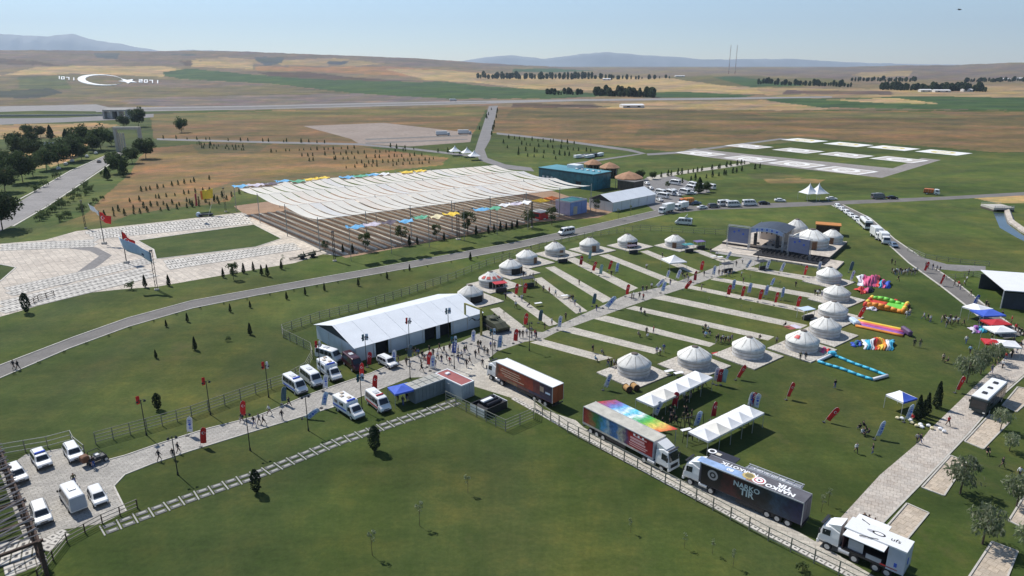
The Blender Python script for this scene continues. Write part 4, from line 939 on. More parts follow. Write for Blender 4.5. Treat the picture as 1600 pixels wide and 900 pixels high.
# big white shed on the right edge
A, B = G(1533, 423, 4.5), G(1569, 455, 4.2)
a = Vector((B.x-A.x, B.y-A.y, 0)); n = Vector((-a.y, a.x, 0)).normalized()
shed = thing('white_roofed_shed', (B.x, B.y, 0), ang(B, B+n*1) if n.x > 0 else ang(B, B-n*1), 'dark-walled shed with a broad white metal roof at the right edge', 'shed')
dw = a.length; LX = 34
for k in range(5):
    MB().box((LX*(k+.5)/5, dw/2, 4.5), (LX/5-.06, dw+1, .18)).obj('roof_sheet', M('white_roof_metal', (.74, .74, .76), .5, .04, .3), shed)
    MB().box((LX*(k+.5)/5, .5, 1.9), (LX/5-.1, .12, 3.8)).obj('wall_panel', M('shed_wall', (.04, .045, .06), .7, .2, .6), shed)
    MB().tube((LX*k/5, -.1, 0), (LX*k/5, -.1, 4.4), .12, 6).obj('column', alu, shed)
MB().box((LX/2, dw-.5, 1.9), (LX, .15, 3.8)).obj('back_wall', MATS['shed_wall'], shed)
# ---------------------------------------------------------------- containers, generators
hz = 2.6
A, B, Cc = G(634, 599, hz), G(648, 609, hz), G(698, 591, hz)
a = Cc-B; rz = math.atan2(a.y, a.x); w = a.length; dep = 3.0
con = thing('grey_container', (B.x, B.y, 0), rz, 'long dark grey office container with a grid of pale roof panels', 'container')
cm = M('grey_container_wall', (0.17, 0.20, 0.21), .6, .15, .8)
MB().box((w/2, dep/2, hz/2), (w, dep, hz)).obj('wall', cm, con)
for i in range(5):
    for j in range(2): MB().box((w*(i+.5)/5, dep*(j+.5)/2, hz+.04), (w/5-.18, dep/2-.15, .08)).obj('roof_panel', M('dusty_roof_panel', (.37, .36, .32), .8, .15, .7), con)
MB().box((w/2, 0, hz+.05), (w, .12, .18)).box((0, dep/2, hz+.05), (.12, dep, .18)).obj('roof_edge', alu, con)
for i in range(9): MB().box((w*(i+.5)/9, -.03, hz/2), (w/9-.08, .05, hz-.3)).obj('wall_panel', cm, con)
A, B, Cc = G(691, 580, hz), G(721, 604, hz), G(741, 596, hz)
a = Cc-B; rz = math.atan2(a.y, a.x); w = a.length; d2 = (A-B); dep = abs(d2.dot(Vector((-a.y, a.x, 0)).normalized()))
con = thing('red_roof_container', (B.x, B.y, 0), rz, 'white container with a dull red roof standing across the end of the grey one', 'container')
MB().box((w/2, dep/2, hz/2), (w, dep, hz)).obj('wall', M('pale_container_wall', (.42, .46, .48), .6, .1, .8), con)
MB().box((w/2, dep/2, hz+.05), (w-.5, dep-.5, .12)).obj('roof', M('dull_red_roof', (.30, .09, .085), .75, .12, .6), con)
MB().box((w/2, .1, hz+.06), (w, .22, .2)).box((w/2, dep-.1, hz+.06), (w, .22, .2)).box((.1, dep/2, hz+.06), (.22, dep-.45, .2)).box((w-.1, dep/2, hz+.06), (.22, dep-.45, .2)).obj('roof_edge', white, con)
for i in range(5): MB().box((w*(i+.5)/5, -.03, hz/2), (w/5-.1, .06, hz-.2)).obj('wall_panel', MATS['pale_container_wall'], con)
MB().box((-.04, dep*.5, 1.05), (.06, .9, 2.0)).obj('door', M('grey_door', (.3, .33, .35), .5, .1, 1), con)
MB().rbox((w*.5, dep*.75, hz+.2), (.8, .7, .3), .05).obj('roof_hatch', white, con)
A, B, Cc = G(735, 628, 1.3), G(757, 641, 1.3), G(792, 626, 1.3)
a = Cc-B; rz = math.atan2(a.y, a.x); w = a.length; dep = 3.4
gen = thing('generator_skip', (B.x, B.y, 0), rz, 'open white steel skip holding black rolls beside the orange trailer', 'skip')
MB().box((w/2, dep/2, .1), (w, dep, .2)).obj('floor', dark, gen)
MB().box((w/2, 0, .65), (w, .12, 1.3)).obj('dark_side', M('black_side', (.025, .025, .03), .5, .2, 1), gen)
MB().box((w/2, dep, .65), (w, .12, 1.3)).obj('side', M('black_side2', (.03, .03, .035), .5, .2, 1), gen)
for x_ in (-.06, w+.06): MB().box((x_, dep/2, .65), (.12, dep, 1.3)).obj('end_wall', white, gen)
for i in range(4): MB().tube((1.2+i*1.15, .4, .62), (1.2+i*1.15, dep-.5, .62), .42, 10).obj('black_roll', M('black_roll', (.016, .015, .02), .45, .2, 2), gen)
for i in range(3): MB().tube((1.2, .8+i*.9, 1.35), (w-.6, .8+i*.9, 1.35), .34, 10).obj('black_roll', MATS['black_roll'], gen)
MB().rbox((w*.45, dep*.55, 1.75), (2.2, .8, .25), .06).obj('white_cover', white, gen)
# ---------------------------------------------------------------- fences
def fence(lab, pts, post, railm, h=1.25, step=2.6, rails=3, r=.06, name='rail_fence', grp=None):
    P = [G(*p) for p in pts]
    t = thing(name, P[0], 0, lab, 'fence', None)
    pm = MB().box((0, 0, h/2), (r*2, r*2, h)).mesh('post', post); n = 0
    rm = {}
    for a, b_ in zip(P[:-1], P[1:]):
        d = b_-a; k = max(1, round(d.length/step)); rz = math.atan2(d.y, d.x); s = d.length/k
        for i in range(k):
            o = bpy.data.objects.new('post', pm); COL.objects.link(o); o.parent = t; o.location = a+d*(i/k)-P[0]; o.rotation_euler = (0, 0, rz)
            key = round(s, 1)
            if key not in rm: rm[key] = MB().box((0, 0, 0), (key+.1, .05, .10)).mesh('rail', railm)
            for j in range(rails):
                o = bpy.data.objects.new('rail', rm[key]); COL.objects.link(o); o.parent = t
                o.location = a+d*((i+.5)/k)-P[0]+Vector((0, 0, h*(.2+.78*j/(rails-1)))); o.rotation_euler = (0, 0, rz)
    o = bpy.data.objects.new('post', pm); COL.objects.link(o); o.parent = t; o.location = P[-1]-P[0]
    return t
fp = M('fence_post_wood', (0.21, 0.20, 0.155), .85, .3, 2); fr = M('fence_rail_wood', (0.27, 0.27, 0.21), .85, .25, 2)
fence('greenish rail fence along the lamp posts from the car lot to the white minibuses', [(150, 694), (230, 672), (300, 652), (400, 616), (447, 600), (478, 582), (489, 561)], fp, fr, 2.0, 2.6, 4)
fence('greenish rail fence running behind the long marquee', [(489, 561), (486, 550), (443, 528), (441, 521), (500, 500), (560, 485), (640, 460), (700, 440)], fp, fr, 2.0, 2.6, 4)
fence('greenish rail fence between the asphalt road and the far yurts', [(700, 440), (760, 416), (830, 393), (900, 374), (1000, 360), (1135, 368)], fp, fr, 1.9, 3.4)
fence('pale rail fence around the back of the car lot', [(0, 713), (40, 706), (75, 700), (112, 690), (117, 700), (133, 713)], fp, M('pale_rail', (.42, .42, .38), .8, .15, 2), 1.9)
fence('rail fence along the lower edge of the car lot', [(60, 905), (105, 848), (160, 818), (215, 794)], wood_dark, M('lot_rail', (.33, .29, .24), .8, .25, 2), 1.3)
fence('rail fence beside the line of trucks with a dark top rail', [(835, 640), (887, 676), (975, 722), (1062, 769), (1200, 845), (1310, 899), (1360, 925)], fp, fr, 1.9, 2.4)
fence('rail fence around the black generator skip', [(697, 628), (745, 652), (790, 674), (834, 655), (836, 640)], fp, fr, 2.0, 2.4, 4)
fence('double rail fence beside the shed path at the right', [(1418, 392), (1445, 404), (1500, 412), (1545, 416)], fp, galv, 1.3, 3.2)
fence('short rail fence round the garden behind the white-roofed shed', [(1478, 437), (1520, 432), (1555, 440)], fp, galv, 1.3, 3.0)
fence('thin rail fence on the left edge of the plaza', [(47, 478), (60, 470), (85, 462)], wood_dark, wood_dark, 1.3, 2.2)
# ---------------------------------------------------------------- lamp posts
def lamp_proto():
    t = thing('lamp_post', (0, 0, 0), 0, 'x', 'lamp post', 'lamp posts along the paved street')
    MB().lathe([(.13, 0), (.13, .35), (.075, .5), (.06, 6.0)], 8).obj('pole', dark, t)
    for s in (-1, 1):
        MB().path([(0, 0, 5.75), (.28*s, 0, 5.95), (.5*s, 0, 5.9)], .03, 5).obj('arm', dark, t)
        MB().lathe([(.06, .3), (.2, .12), (.2, 0), (.05, -.1)], 8, (.5*s, 0, 5.6)).obj('lantern', dark, t)
    return t
lp = lamp_proto()
def banner(parent, mat, dx, top, w=.5, h=1.25, sw=.25):
    rows = [[(dx+(w*j/3)*(1 if dx >= 0 else -1), sw*math.sin(j*1.2+i*.5)*.6, top-h*i/4) for j in range(4)] for i in range(5)]
    return MB().grid(rows).obj('pennant', mat, parent, smooth=True, thick=.01)
LAMPS = [(229, 680, 'black lamp post with a red pennant, nearest the car lot fence', 'r'), (329, 648, 'black lamp post with a red pennant along the rail fence, second from the car lot', 'r'), (420, 621, 'black lamp post with red and white pennants beside the white minibus row', 'rw'), (278, 742, 'black lamp post on the grass nearest the car lot, on the track side', ''), (391, 704, 'black lamp post beside the red and white banner on the street edge', ''), (482, 673, 'black lamp post on the grass near the big white ambulance', ''), (566, 641, 'black lamp post between the two ambulances on the track side', 'b'), (501, 585, 'black lamp post with a white box beside the box-bodied ambulance', 'rw'),
         (573, 572, 'lamp post with a dark pennant at the front corner of the long marquee', 'b'), (640, 545, 'lamp post with red and white pennants before the marquee doorways', 'rw'), (701, 527, 'lamp post with pale pennants near the far end of the marquee', 'b'), (641, 592, 'black lamp post behind the grey office container', ''), (710, 576, 'black lamp post behind the red-roofed container', 'b'), (770, 563, 'black lamp post beside the orange trailer cab', 'b'), (827, 548, 'black lamp post at the tip of the lawn by the crossing', '')]
LO = []
for x, y, lab, fl in LAMPS:
    LO.append((dup(lp, G(x, y), .55, lab), fl))
for o, fl in LO:
    if 'r' in fl: banner(o, red, -.1, 6.6)
    if 'w' in fl: banner(o, fabric_white, .1, 6.5, .35)
    if 'b' in fl: banner(o, tealm, -.1, 6.4, .5); banner(o, paleblue, .1, 6.4, .5)
# tall black lattice masts
def mast(x, y, h, lab, w=.5, grp=None):
    t = thing('lattice_mast', G(x, y), .4, lab, 'mast', grp)
    mb = MB(); k = int(h/1.0)
    for dx in (-w/2, w/2):
        for dy in (-w/2, w/2): mb.tube((dx, dy, 0), (dx, dy, h), .06, 4)
    mb.obj('mast_legs', dark, t)
    mb = MB()
    for i in range(k):
        z0, z1 = h*i/k, h*(i+1)/k
        for s in (-1, 1): mb.tube((-w/2, s*w/2, z0), (w/2, s*w/2, z1), .035, 4).tube((s*w/2, -w/2, z1), (s*w/2, w/2, z0), .035, 4)
    mb.obj('bracing', dark, t)
    MB().box((0, 0, h+.15), (w*1.5, w*1.5, .3)).obj('head', dark, t)
    MB().box((0, 0, .15), (w*2, w*2, .3)).obj('footing', concrete, t)
    return t
mast(245, 453, 10, 'black lattice mast carrying a long blue and white flag at the plaza edge'); mast(523, 408, 8.5, 'black lattice mast at the front left corner of the seating ground', .5); mast(716, 374, 9.0, 'black twin lattice mast in front of the yellow cloth', .7); mast(353, 331, 9, 'black mast at the far left corner of the shade sail'); mast(831, 355, 8.5, 'slim black mast beside the red stall', .35); mast(134, 357, 9.5, 'black mast leaning over the grass at the upper edge of the plaza', .4)
def flagpole(x, y, h, lab):
    t = thing('flagpole', G(x, y), 0, lab, 'flagpole'); MB().lathe([(.14, 0), (.08, h)], 7).obj('pole', dark, t); MB().box((0, 0, .3), (1.2, 1.2, .6)).obj('footing', concrete, t); MB().lathe([(.14, h), (.02, h+.2)], 7).obj('finial', steel, t); return t
flagpole(198, 411, 9.5, 'thin dark flagpole with a red flag on the pale plaza'); flagpole(163, 381, 10.5, 'thin dark flagpole with a red and white flag beside the plaza')
def wave(loc, rz, w, h, mat, lab, amp=.35, name='flag', tilt=0.0, cat='flag'):
    rows = []
    for i in range(6): rows.append([(w*j/9, amp*math.sin(j*.95+i*.25)*(j/9)**.6, -h*i/5-tilt*w*j/9+.1*math.sin(j*.8)) for j in range(10)])
    o = MB().grid(rows).obj(name, mat, None, loc, rz, smooth=True, thick=.02); return tag(o, lab, cat)
fo = wave(G(198, 411)+Vector((0, 0, 9.2)), R(-12), 3.6, 3.0, red, 'red flag with a white crescent streaming from the plaza flagpole', .5, tilt=.8)
def emblem(parent, c, r, mat=fabric_white, plane='xz', ysign=-1, off=.06, name='crescent_star', star=True):
    o_, i_ = crescent_poly(0, 0, r); n = len(o_)
    V = o_+i_; mb = MB()
    def put(p): return (c[0]+p[0], c[1]+ysign*off, c[2]+p[1]) if plane == 'xz' else (c[0]+ysign*off, c[1]+p[0], c[2]+p[1])
    for s in (1, -1):
        ys = ysign*s
        def put(p): return (c[0]+p[0], c[1]+ys*off, c[2]+p[1])
        mb.add([put(p) for p in V], [(i, i+1, n+i+1, n+i) for i in range(n-1)])
        if star: mb.add([put(p) for p in star_poly(r*.95, 0, r*.45)], [tuple(range(10))])
    return mb.obj(name, mat, parent)
emblem(fo, (1.4, 0, -2.6), .8, off=.45)
f2 = wave(G(245, 453)+Vector((0, 0, 9.6)), R(165), 8.5, 2.6, paleblue, 'long pale blue and navy flag streaming from the black lattice mast', .6, tilt=-.42)
rows = [[(2.2+2.6*j/5, .60*math.sin((2.2+2.6*j/5)/8.5*9*.95+.5)*((2.2+2.6*j/5)/8.5)**.6-.08, -.5-1.5*i+.42*(2.2+2.6*j/5)+.1*math.sin((2.2+2.6*j/5)/8.5*7.2)) for j in range(6)] for i in (0, 1)]
MB().grid(rows).obj('navy_field', M('navy_cloth', (.03, .045, .12), .8, .1, 1), f2, thick=.03)
f3 = wave(G(163, 381)+Vector((0, 0, 10.2)), R(150), 4.5, 1.4, fabric_white, 'narrow white flag streaming left from the plaza-side flagpole', .4, tilt=-.5)
f4 = wave(G(163, 381)+Vector((.2, 0, 10.2)), R(-20), 4.2, 2.6, red, 'red flag with a crescent streaming right from the plaza-side flagpole', .5, tilt=.3); emblem(f4, (1.5, 0, -1.7), .65, off=.5)
# kites or flags flying beyond the plaza, held by a line from a barrow
kb_ = thing('cable_drum_cart', G(322, 338), .3, 'small dark cart with a white drum parked at the upper edge of the plaza', 'cart')
MB().rbox((0, 0, .7), (5, 1.6, .5), .1).obj('bed', dark, kb_); MB().tube((-2.6, -.6, .9), (-2.6, .6, .9), .8, 10).obj('drum', paleblue, kb_)
for x in (-1.6, 1.6):
    for s in (-.8, .8): MB().wheel((x, s, .42), .42, .25).obj('wheel', rubber, kb_)
MB().tube((-1.5, 0, 1.3), (1.9, 0, 1.5), .3, 6).obj('load', M('dark_green_load', (.05, .08, .05), .8, .2, 1), kb_)
fl = wave(G(308, 315, 7)+Vector((0, 0, 3)), R(-80), 2.5, 4.2, M('dark_red_cloth', (.22, .02, .03), .8, .1, 1), 'dark red kite-like flag flying above the cart beside the brown field', .4)
f5 = wave(G(322, 302, 8)+Vector((-1.4, 0, 1)), R(-10), 4.2, 3.4, yellow, 'yellow and orange flag flying right of the dark red one', .5, tilt=-.2)
MB().grid([[(-.9+.45*j, .05, -.2-3.2*i) for j in range(3)] for i in (0, .5, 1)]).obj('orange_strip', orangem, f5, thick=.03)
MB().tube((4, 0, -3), (5.2, -6, -8.2), .03, 4).obj('line', alu, f5)
# gate of logs cut by the lower left corner of the photograph
gate = thing('log_gate', G(22, 840), 0, 'dark timber lattice gate tower at the lower left corner of the car lot', 'gate')
gd = (G(75, 905)-G(5, 735)); gr = math.atan2(gd.y, gd.x)
gate.location = G(5, 735); gate.rotation_euler = (0, 0, gr); gl = gd.length; GH = 4.6
for k in range(7):
    x = gl*k/6
    MB().tube((x, 0, 0), (x, 0, 5.0), .22, 7).obj('post', wood_dark, gate); MB().tube((x, -5.2, 0), (x, -5.2, 5.0), .22, 7).obj('post', wood_dark, gate)
    MB().tube((x, .4, 4.9), (x, -5.6, 4.9), .2, 6).obj('cross_beam', wood_dark, gate)
for z in (.5, 1.6, 2.7, 3.8, 5.0):
    for y in (0, -5.2): MB().tube((-.4, y, z), (gl+.4, y, z), .14, 6).obj('rail', wood_dark, gate)
for k in range(12):
    x = gl*k/12; MB().tube((x, .12, .6), (x+gl/12, .12, 4.8), .09, 5).obj('brace', wood_dark, gate); MB().tube((x, .2, 5.2), (x+gl/12, -5.4, 5.2), .10, 5).obj('roof_lath', M('pale_weathered_lath', (.34, .30, .28), .9, .2, 3), gate)
for k in range(26): MB().tube((gl*k/26, .4, 5.1), (gl*k/26, -5.6, 5.1), .07, 5).obj('roof_lath', MATS['pale_weathered_lath'], gate)
# antenna masts on the far plain
for x, lab in ((1138, 'left one of two tall red and white antenna masts on the plain'), (1148, 'right one of two tall red and white antenna masts on the plain')):
    b0 = G(x-1, 121.5) ; D = b0.y; d = 4300.0; b0 = Vector(((x-800)/F*d*1.0/(CT-((118-450)/F)*ST), d, -4)); t = thing('antenna_mast', b0, .3, lab, 'mast', 'antenna masts on the plain')
    hh = 4300/F*41*1.02
    for k in range(8):
        mb = MB(); z0, z1 = hh*k/8, hh*(k+1)/8
        for dx, dy in ((-1.3, -1.3), (1.3, -1.3), (0, 1.3)): mb.tube((dx, dy, z0), (dx, dy, z1), .5, 4)
        for q in range(4): mb.tube((-1.3, -1.3, z0+(z1-z0)*q/4), (1.3, -1.3, z0+(z1-z0)*(q+1)/4), .3, 4)
        mb.obj('mast_section', M('mast_red', (.2, .05, .04), .7, .1, .1) if k % 2 == 0 else M('mast_grey', (.25, .25, .25), .7, .1, .1), t)
# bridge and far gatehouse
t = thing('canal_bridge', G(1552, 331), ang(G(1552, 331), G(1584, 331)), 'low grey concrete bridge with railings over the canal', 'bridge')
bw = (G(1584, 331)-G(1552, 331)).length
MB().box((bw/2, 4, 1.2), (bw, 8, .8)).obj('deck', concrete, t); MB().box((bw/2, 0, 2.2), (bw, .15, .12)).box((bw/2, 0, 1.8), (bw, .1, .08)).box((bw/2, 8, 2.2), (bw, .15, .12)).obj('railing', alu, t)
for x in (.6, bw-.6): MB().box((x, 4, .45), (1.2, 8, .7)).obj('abutment', stonew, t)
for k in range(9): MB().box((bw*(k+.5)/9, 0, 1.95), (.12, .12, .7)).obj('railing_post', alu, t)
# ================================================================ VEHICLES (local +x is the front)
def ring(s):
    x, zb, zl, zt, wl, wt = s
    h = [(-wl*.93, zb), (-wl, zb+.22), (-wl, zl), (-wt, zt-.09*(zt-zl > .2)), (-wt*.82, zt)]
    return [(x, y, z) for y, z in h]+[(x, -y, z) for y, z in h[::-1]]
def loft(stations, mat, parent, name='body'):
    rs = [ring(s) for s in stations]; n = len(rs[0])
    V = [p for r in rs for p in r]
    Fs = [(i*n+j, (i+1)*n+j, (i+1)*n+(j+1) % n, i*n+(j+1) % n) for i in range(len(rs)-1) for j in range(n)]
    Fs += [tuple(range(n)), tuple(range((len(rs)-1)*n+n-1, (len(rs)-1)*n-1, -1))]
    o = MB().add(V, Fs).obj(name, mat, parent)
    bm = bmesh.new(); bm.from_mesh(o.data); bmesh.ops.recalc_face_normals(bm, faces=bm.faces[:]); bm.to_mesh(o.data); bm.free()
    md = o.modifiers.new('edge', 'BEVEL'); md.width = .05; md.segments = 2; md.limit_method = 'ANGLE'; md.angle_limit = R(25)
    return o
def lerp(a, b, t): return tuple(a[i]+(b[i]-a[i])*t for i in range(len(a)))
def station_at(st, x):
    for a, b in zip(st[:-1], st[1:]):
        if a[0] <= x <= b[0]: return lerp(a, b, (x-a[0])/(b[0]-a[0]+1e-9))
    return st[-1]
def side_glass(st, x0, x1, parent, mat, lo=.10, hi=.84, name='side_window', slant0=0, slant1=0, sides=(0, 1)):
    a, b = ring(station_at(st, x0)), ring(station_at(st, x1))
    a2, b2 = ring(station_at(st, x0+slant0)), ring(station_at(st, x1-slant1))
    for s in sides:
        i, j = (2, 3) if s == 0 else (7, 6)
        sg = -1 if s == 0 else 1
        p = [lerp(a[i], a[j], lo), lerp(b[i], b[j], lo), lerp(b2[i], b2[j], hi), lerp(a2[i], a2[j], hi)]
        off = lambda q, d: (q[0], q[1]+sg*d, q[2]+d*.3)
        MB().add([off(q, .018) for q in p]+[off(q, -.03) for q in p], [(0, 1, 2, 3), (7, 6, 5, 4), (0, 4, 5, 1), (1, 5, 6, 2), (2, 6, 7, 3), (3, 7, 4, 0)]).obj(name, mat, parent)
def top_glass(st, i, j, parent, mat, m=.07, name='windscreen'):
    a, b = ring(st[i]), ring(st[j])
    al, ar, bl, br = a[3], a[6], b[3], b[6]
    p = [lerp(lerp(al, ar, m), lerp(bl, br, m), m), lerp(lerp(al, ar, 1-m), lerp(bl, br, 1-m), m), lerp(lerp(al, ar, 1-m), lerp(bl, br, 1-m), 1-m), lerp(lerp(al, ar, m), lerp(bl, br, m), 1-m)]
    n = (Vector(p[1])-Vector(p[0])).cross(Vector(p[3])-Vector(p[0])).normalized()
    if n.z < 0: n = -n
    up = n*.11; dn = n*-.02
    MB().add([tuple(Vector(q)+up) for q in p]+[tuple(Vector(q)+dn) for q in p], [(0, 1, 2, 3), (7, 6, 5, 4), (0, 4, 5, 1), (1, 5, 6, 2), (2, 6, 7, 3), (3, 7, 4, 0)]).obj(name, mat, parent)
def wheels(xs, hw, r, parent, w=.24):
    for x in xs:
        for s in (-1, 1):
            t = MB().wheel((0, 0, 0), r, w, n=16).obj('wheel', rubber, parent, (x, s*(hw-.08), r))
            MB().tube((0, s*(w/2-.05), 0), (0, s*(w/2+.012), 0), r*.62, 12).obj('rim', alu, t)
PAINT = {'white': M('white_car_paint', (.74, .74, .73), .28, .03, 1.0, spec=.55), 'grey': M('grey_car_paint', (.13, .135, .14), .3, .05, 1, spec=.5), 'black': M('black_car_paint', (.015, .015, .018), .25, .1, 1, spec=.5), 'blue': M('blue_grey_car_paint', (.13, .18, .25), .3, .05, 1, spec=.5), 'silver': M('silver_car_paint', (.38, .38, .38), .3, .05, 1, metal=.3), 'wine': M('wine_red_paint', (.05, .012, .018), .3, .1, 1, spec=.5), 'olive': M('olive_drab_paint', (.055, .06, .035), .7, .15, 1), 'orange': M('orange_lorry_paint', (.5, .13, .02), .4, .1, 1)}
VAN = [(-2.95, .42, 1.25, 2.28, .98, .80), (-2.75, .38, 1.28, 2.46, 1.0, .84), (1.35, .36, 1.28, 2.48, 1.0, .84), (1.75, .36, 1.26, 2.38, 1.0, .80), (2.35, .36, 1.22, 1.42, .99, .86), (2.85, .40, 1.0, 1.10, .95, .84), (2.98, .45, .8, .9, .88, .75)]
SUV = [(-2.40, .50, 1.0, 1.30, .90, .78), (-2.25, .42, 1.06, 1.62, .95, .74), (-1.9, .40, 1.08, 1.78, .95, .74), (.45, .40, 1.06, 1.80, .95, .74), (.75, .40, 1.05, 1.72, .95, .72), (1.30, .40, 1.03, 1.13, .95, .82), (2.2, .42, .92, 1.02, .93, .80), (2.40, .5, .75, .86, .86, .72)]
CAR = [(-2.2, .42, .82, .95, .84, .72), (-2.05, .32, .92, 1.04, .88, .76), (-1.6, .30, .92, 1.12, .89, .72), (-1.1, .28, .92, 1.42, .89, .64), (.2, .28, .90, 1.46, .89, .66), (.55, .28, .90, 1.38, .89, .64), (1.15, .28, .88, .98, .89, .74), (2.05, .32, .74, .84, .86, .72), (2.22, .40, .6, .7, .78, .62)]
HATCH = [(-1.95, .42, .86, 1.2, .82, .68), (-1.8, .3, .92, 1.50, .87, .66), (.2, .28, .92, 1.56, .88, .67), (.55, .28, .9, 1.46, .88, .65), (1.2, .28, .88, 1.0, .88, .74), (1.9, .32, .72, .84, .84, .7), (2.05, .4, .6, .7, .76, .6)]
def lights(t, x, hw, z, xr, zr):
    for s in (-1, 1):
        MB().rbox((x, s*hw, z), (.14, .34, .18), .04).obj('headlight', lightoff, t)
        MB().rbox((xr, s*hw*.98, zr), (.10, .16, .36), .03).obj('taillight', ledred, t)
def vehicle(kind, paint='white', beacon=False, stripe=None, name=None, rack=False, dish=False):
    cat = {'van': 'van', 'suv': 'car', 'car': 'car', 'hatch': 'car'}[kind]
    t = thing(name or {'van': 'minibus', 'suv': 'off_road_car', 'car': 'saloon_car', 'hatch': 'small_car'}[kind], (0, 0, -50), 0, 'x', cat)
    p = PAINT[paint]
    if kind == 'van':
        st = VAN; loft(st, p, t)
        for a, b in ((-2.6, -1.5), (-1.42, -.35), (-.25, .75)): side_glass(st, a, b, t, glass)
        side_glass(st, .85, 1.95, t, glass, slant1=.5, hi=.78); top_glass(st, 3, 4, t, glass)
        MB().box((-2.98, 0, 1.75), (.06, 1.3, .7)).obj('rear_window', glass, t)
        wheels((-1.75, 1.85), 1.0, .36, t); lights(t, 2.82, .72, .88, -2.96, 1.0)
        MB().rbox((2.98, 0, .55), (.16, 1.8, .26), .05).obj('bumper', dark, t); MB().box((2.96, 0, .82), (.06, 1.0, .16)).obj('grille', dark, t)
        for s in (-1, 1): MB().rbox((1.95, s*1.12, 1.42), (.14, .2, .3), .04).obj('mirror', dark, t)
        MB().rbox((-.6, 0, 2.52), (1.1, .8, .12), .05).obj('roof_unit', alu if not dish else white, t)
        hw, zt = 1.0, 2.5
    elif kind == 'suv':
        st = SUV; loft(st, p, t)
        for a, b in ((-2.1, -1.35), (-1.28, -.35), (-.27, .9)): side_glass(st, a, b, t, glass, slant1=.45 if b > .5 else 0, hi=.8)
        top_glass(st, 4, 5, t, glass); MB().box((-2.33, 0, 1.36), (.08, 1.25, .42)).obj('rear_window', glass, t)
        wheels((-1.45, 1.5), .95, .39, t); lights(t, 2.26, .66, .82, -2.36, .95)
        MB().rbox((2.38, 0, .56), (.16, 1.7, .24), .05).obj('bumper', dark, t); MB().box((2.39, 0, .8), (.06, .8, .16)).obj('grille', dark, t)
        for s in (-1, 1): MB().rbox((.95, s*1.04, 1.18), (.14, .18, .2), .04).obj('mirror', p, t); MB().tube((-1.8, s*.66, 1.84), (.3, s*.66, 1.86), .03, 5).obj('roof_rail', dark, t)
        hw, zt = .95, 1.82
    else:
        st = CAR if kind == 'car' else HATCH; loft(st, p, t)
        if kind == 'car':
            side_glass(st, -1.3, -.42, t, glass, slant0=.25, hi=.8); side_glass(st, -.36, .75, t, glass, slant1=.4, hi=.8); top_glass(st, 5, 6, t, glass); top_glass(st, 2, 3, t, glass, name='rear_window')
            wheels((-1.3, 1.35), .88, .32, t); lights(t, 2.08, .62, .66, -2.18, .75)
        else:
            side_glass(st, -1.6, -.65, t, glass); side_glass(st, -.58, .8, t, glass, slant1=.4, hi=.8); top_glass(st, 3, 4, t, glass); MB().box((-1.9, 0, 1.2), (.07, 1.1, .36)).obj('rear_window', glass, t)
            wheels((-1.2, 1.3), .87, .31, t); lights(t, 1.92, .6, .66, -1.92, .8)
        MB().rbox((st[-1][0], 0, .5), (.12, 1.3, .2), .04).obj('bumper', dark, t)
        for s in (-1, 1): MB().rbox((.75, s*.96, 1.0), (.12, .16, .14), .03).obj('mirror', p, t)
        hw, zt = .88, 1.48
    if stripe:
        for s in (-1, 1): MB().box((-.3, s*(hw+.012), .86), (4.2 if kind == 'van' else 3.2, .03, .2)).obj('stripe', stripe, t)
    if beacon:
        MB().rbox((.75 if kind == 'van' else .1, 0, zt+.12), (.32, 1.3, .16), .04).obj('light_bar', ledblue if stripe is not redpaint else ledred, t)
    if dish:
        MB().lathe([(.05, 0), (.5, .12), (.9, .35)], 16).obj('dish', white, t, (-1.0, 0, 3.1)).rotation_euler = (0, R(50), 0); MB().tube((-1.2, 0, 2.5), (-1, 0, 3.15), .08, 6).obj('dish_mount', steel, t)
    return t
PROTO = {}
def V(kind, paint, x, y, x2, y2, lab, grp, **kw):
    """rear point and front point on the ground"""
    a, b = G(x, y), G(x2, y2)
    k = (kind, paint, tuple(sorted((q, str(v)) for q, v in kw.items())))
    if k not in PROTO: PROTO[k] = vehicle(kind, paint, **kw)
    return dup(PROTO[k], (a+b)/2, ang(a, b), lab, grp)
g = 'white vehicles in the car lot'
V('suv', 'white', 20, 738, 35, 758, 'white off-road car parked nearest the timber gate tower', g)
V('suv', 'white', 58, 713, 74, 737, 'white pick-up style car with a light bar between two white cars in the car lot', g, beacon=True, stripe=None)
V('suv', 'white', 109, 703, 123, 725, 'white off-road car parked beside the buggy cart in the car lot', g)
V('suv', 'white', 60, 795, 72, 826, 'white off-road car seen from behind, nearest the lower fence of the car lot', g)
V('hatch', 'white', 146, 768, 162, 796, 'white small car with a dark windscreen at the right end of the lower parking row', g)
g = 'white emergency vans beside the paved street'
V('van', 'white', 451, 602, 473, 617, 'white minibus with light bar, leftmost of the vans beside the rail fence', g, beacon=True, stripe=bluem)
V('van', 'white', 476, 589, 499, 607, 'plain white minibus between the light-bar minibus and the box ambulance', g)
V('van', 'white', 504, 559, 526, 566, 'white minibus turned towards the marquee corner, behind the box ambulance', g, rack=True)
V('van', 'white', 577, 625, 606, 648, 'white ambulance with a red roof light on the grass beside the grey container', g, beacon=True, stripe=redpaint)
V('suv', 'white', 594, 565, 618, 577, 'white off-road car with a roof rack parked at the marquee doorway', g, rack=True)
V('van', 'wine', 540, 564, 564, 584, 'dark wine-red van with a roof unit standing at the near corner of the marquee', None, rack=True)
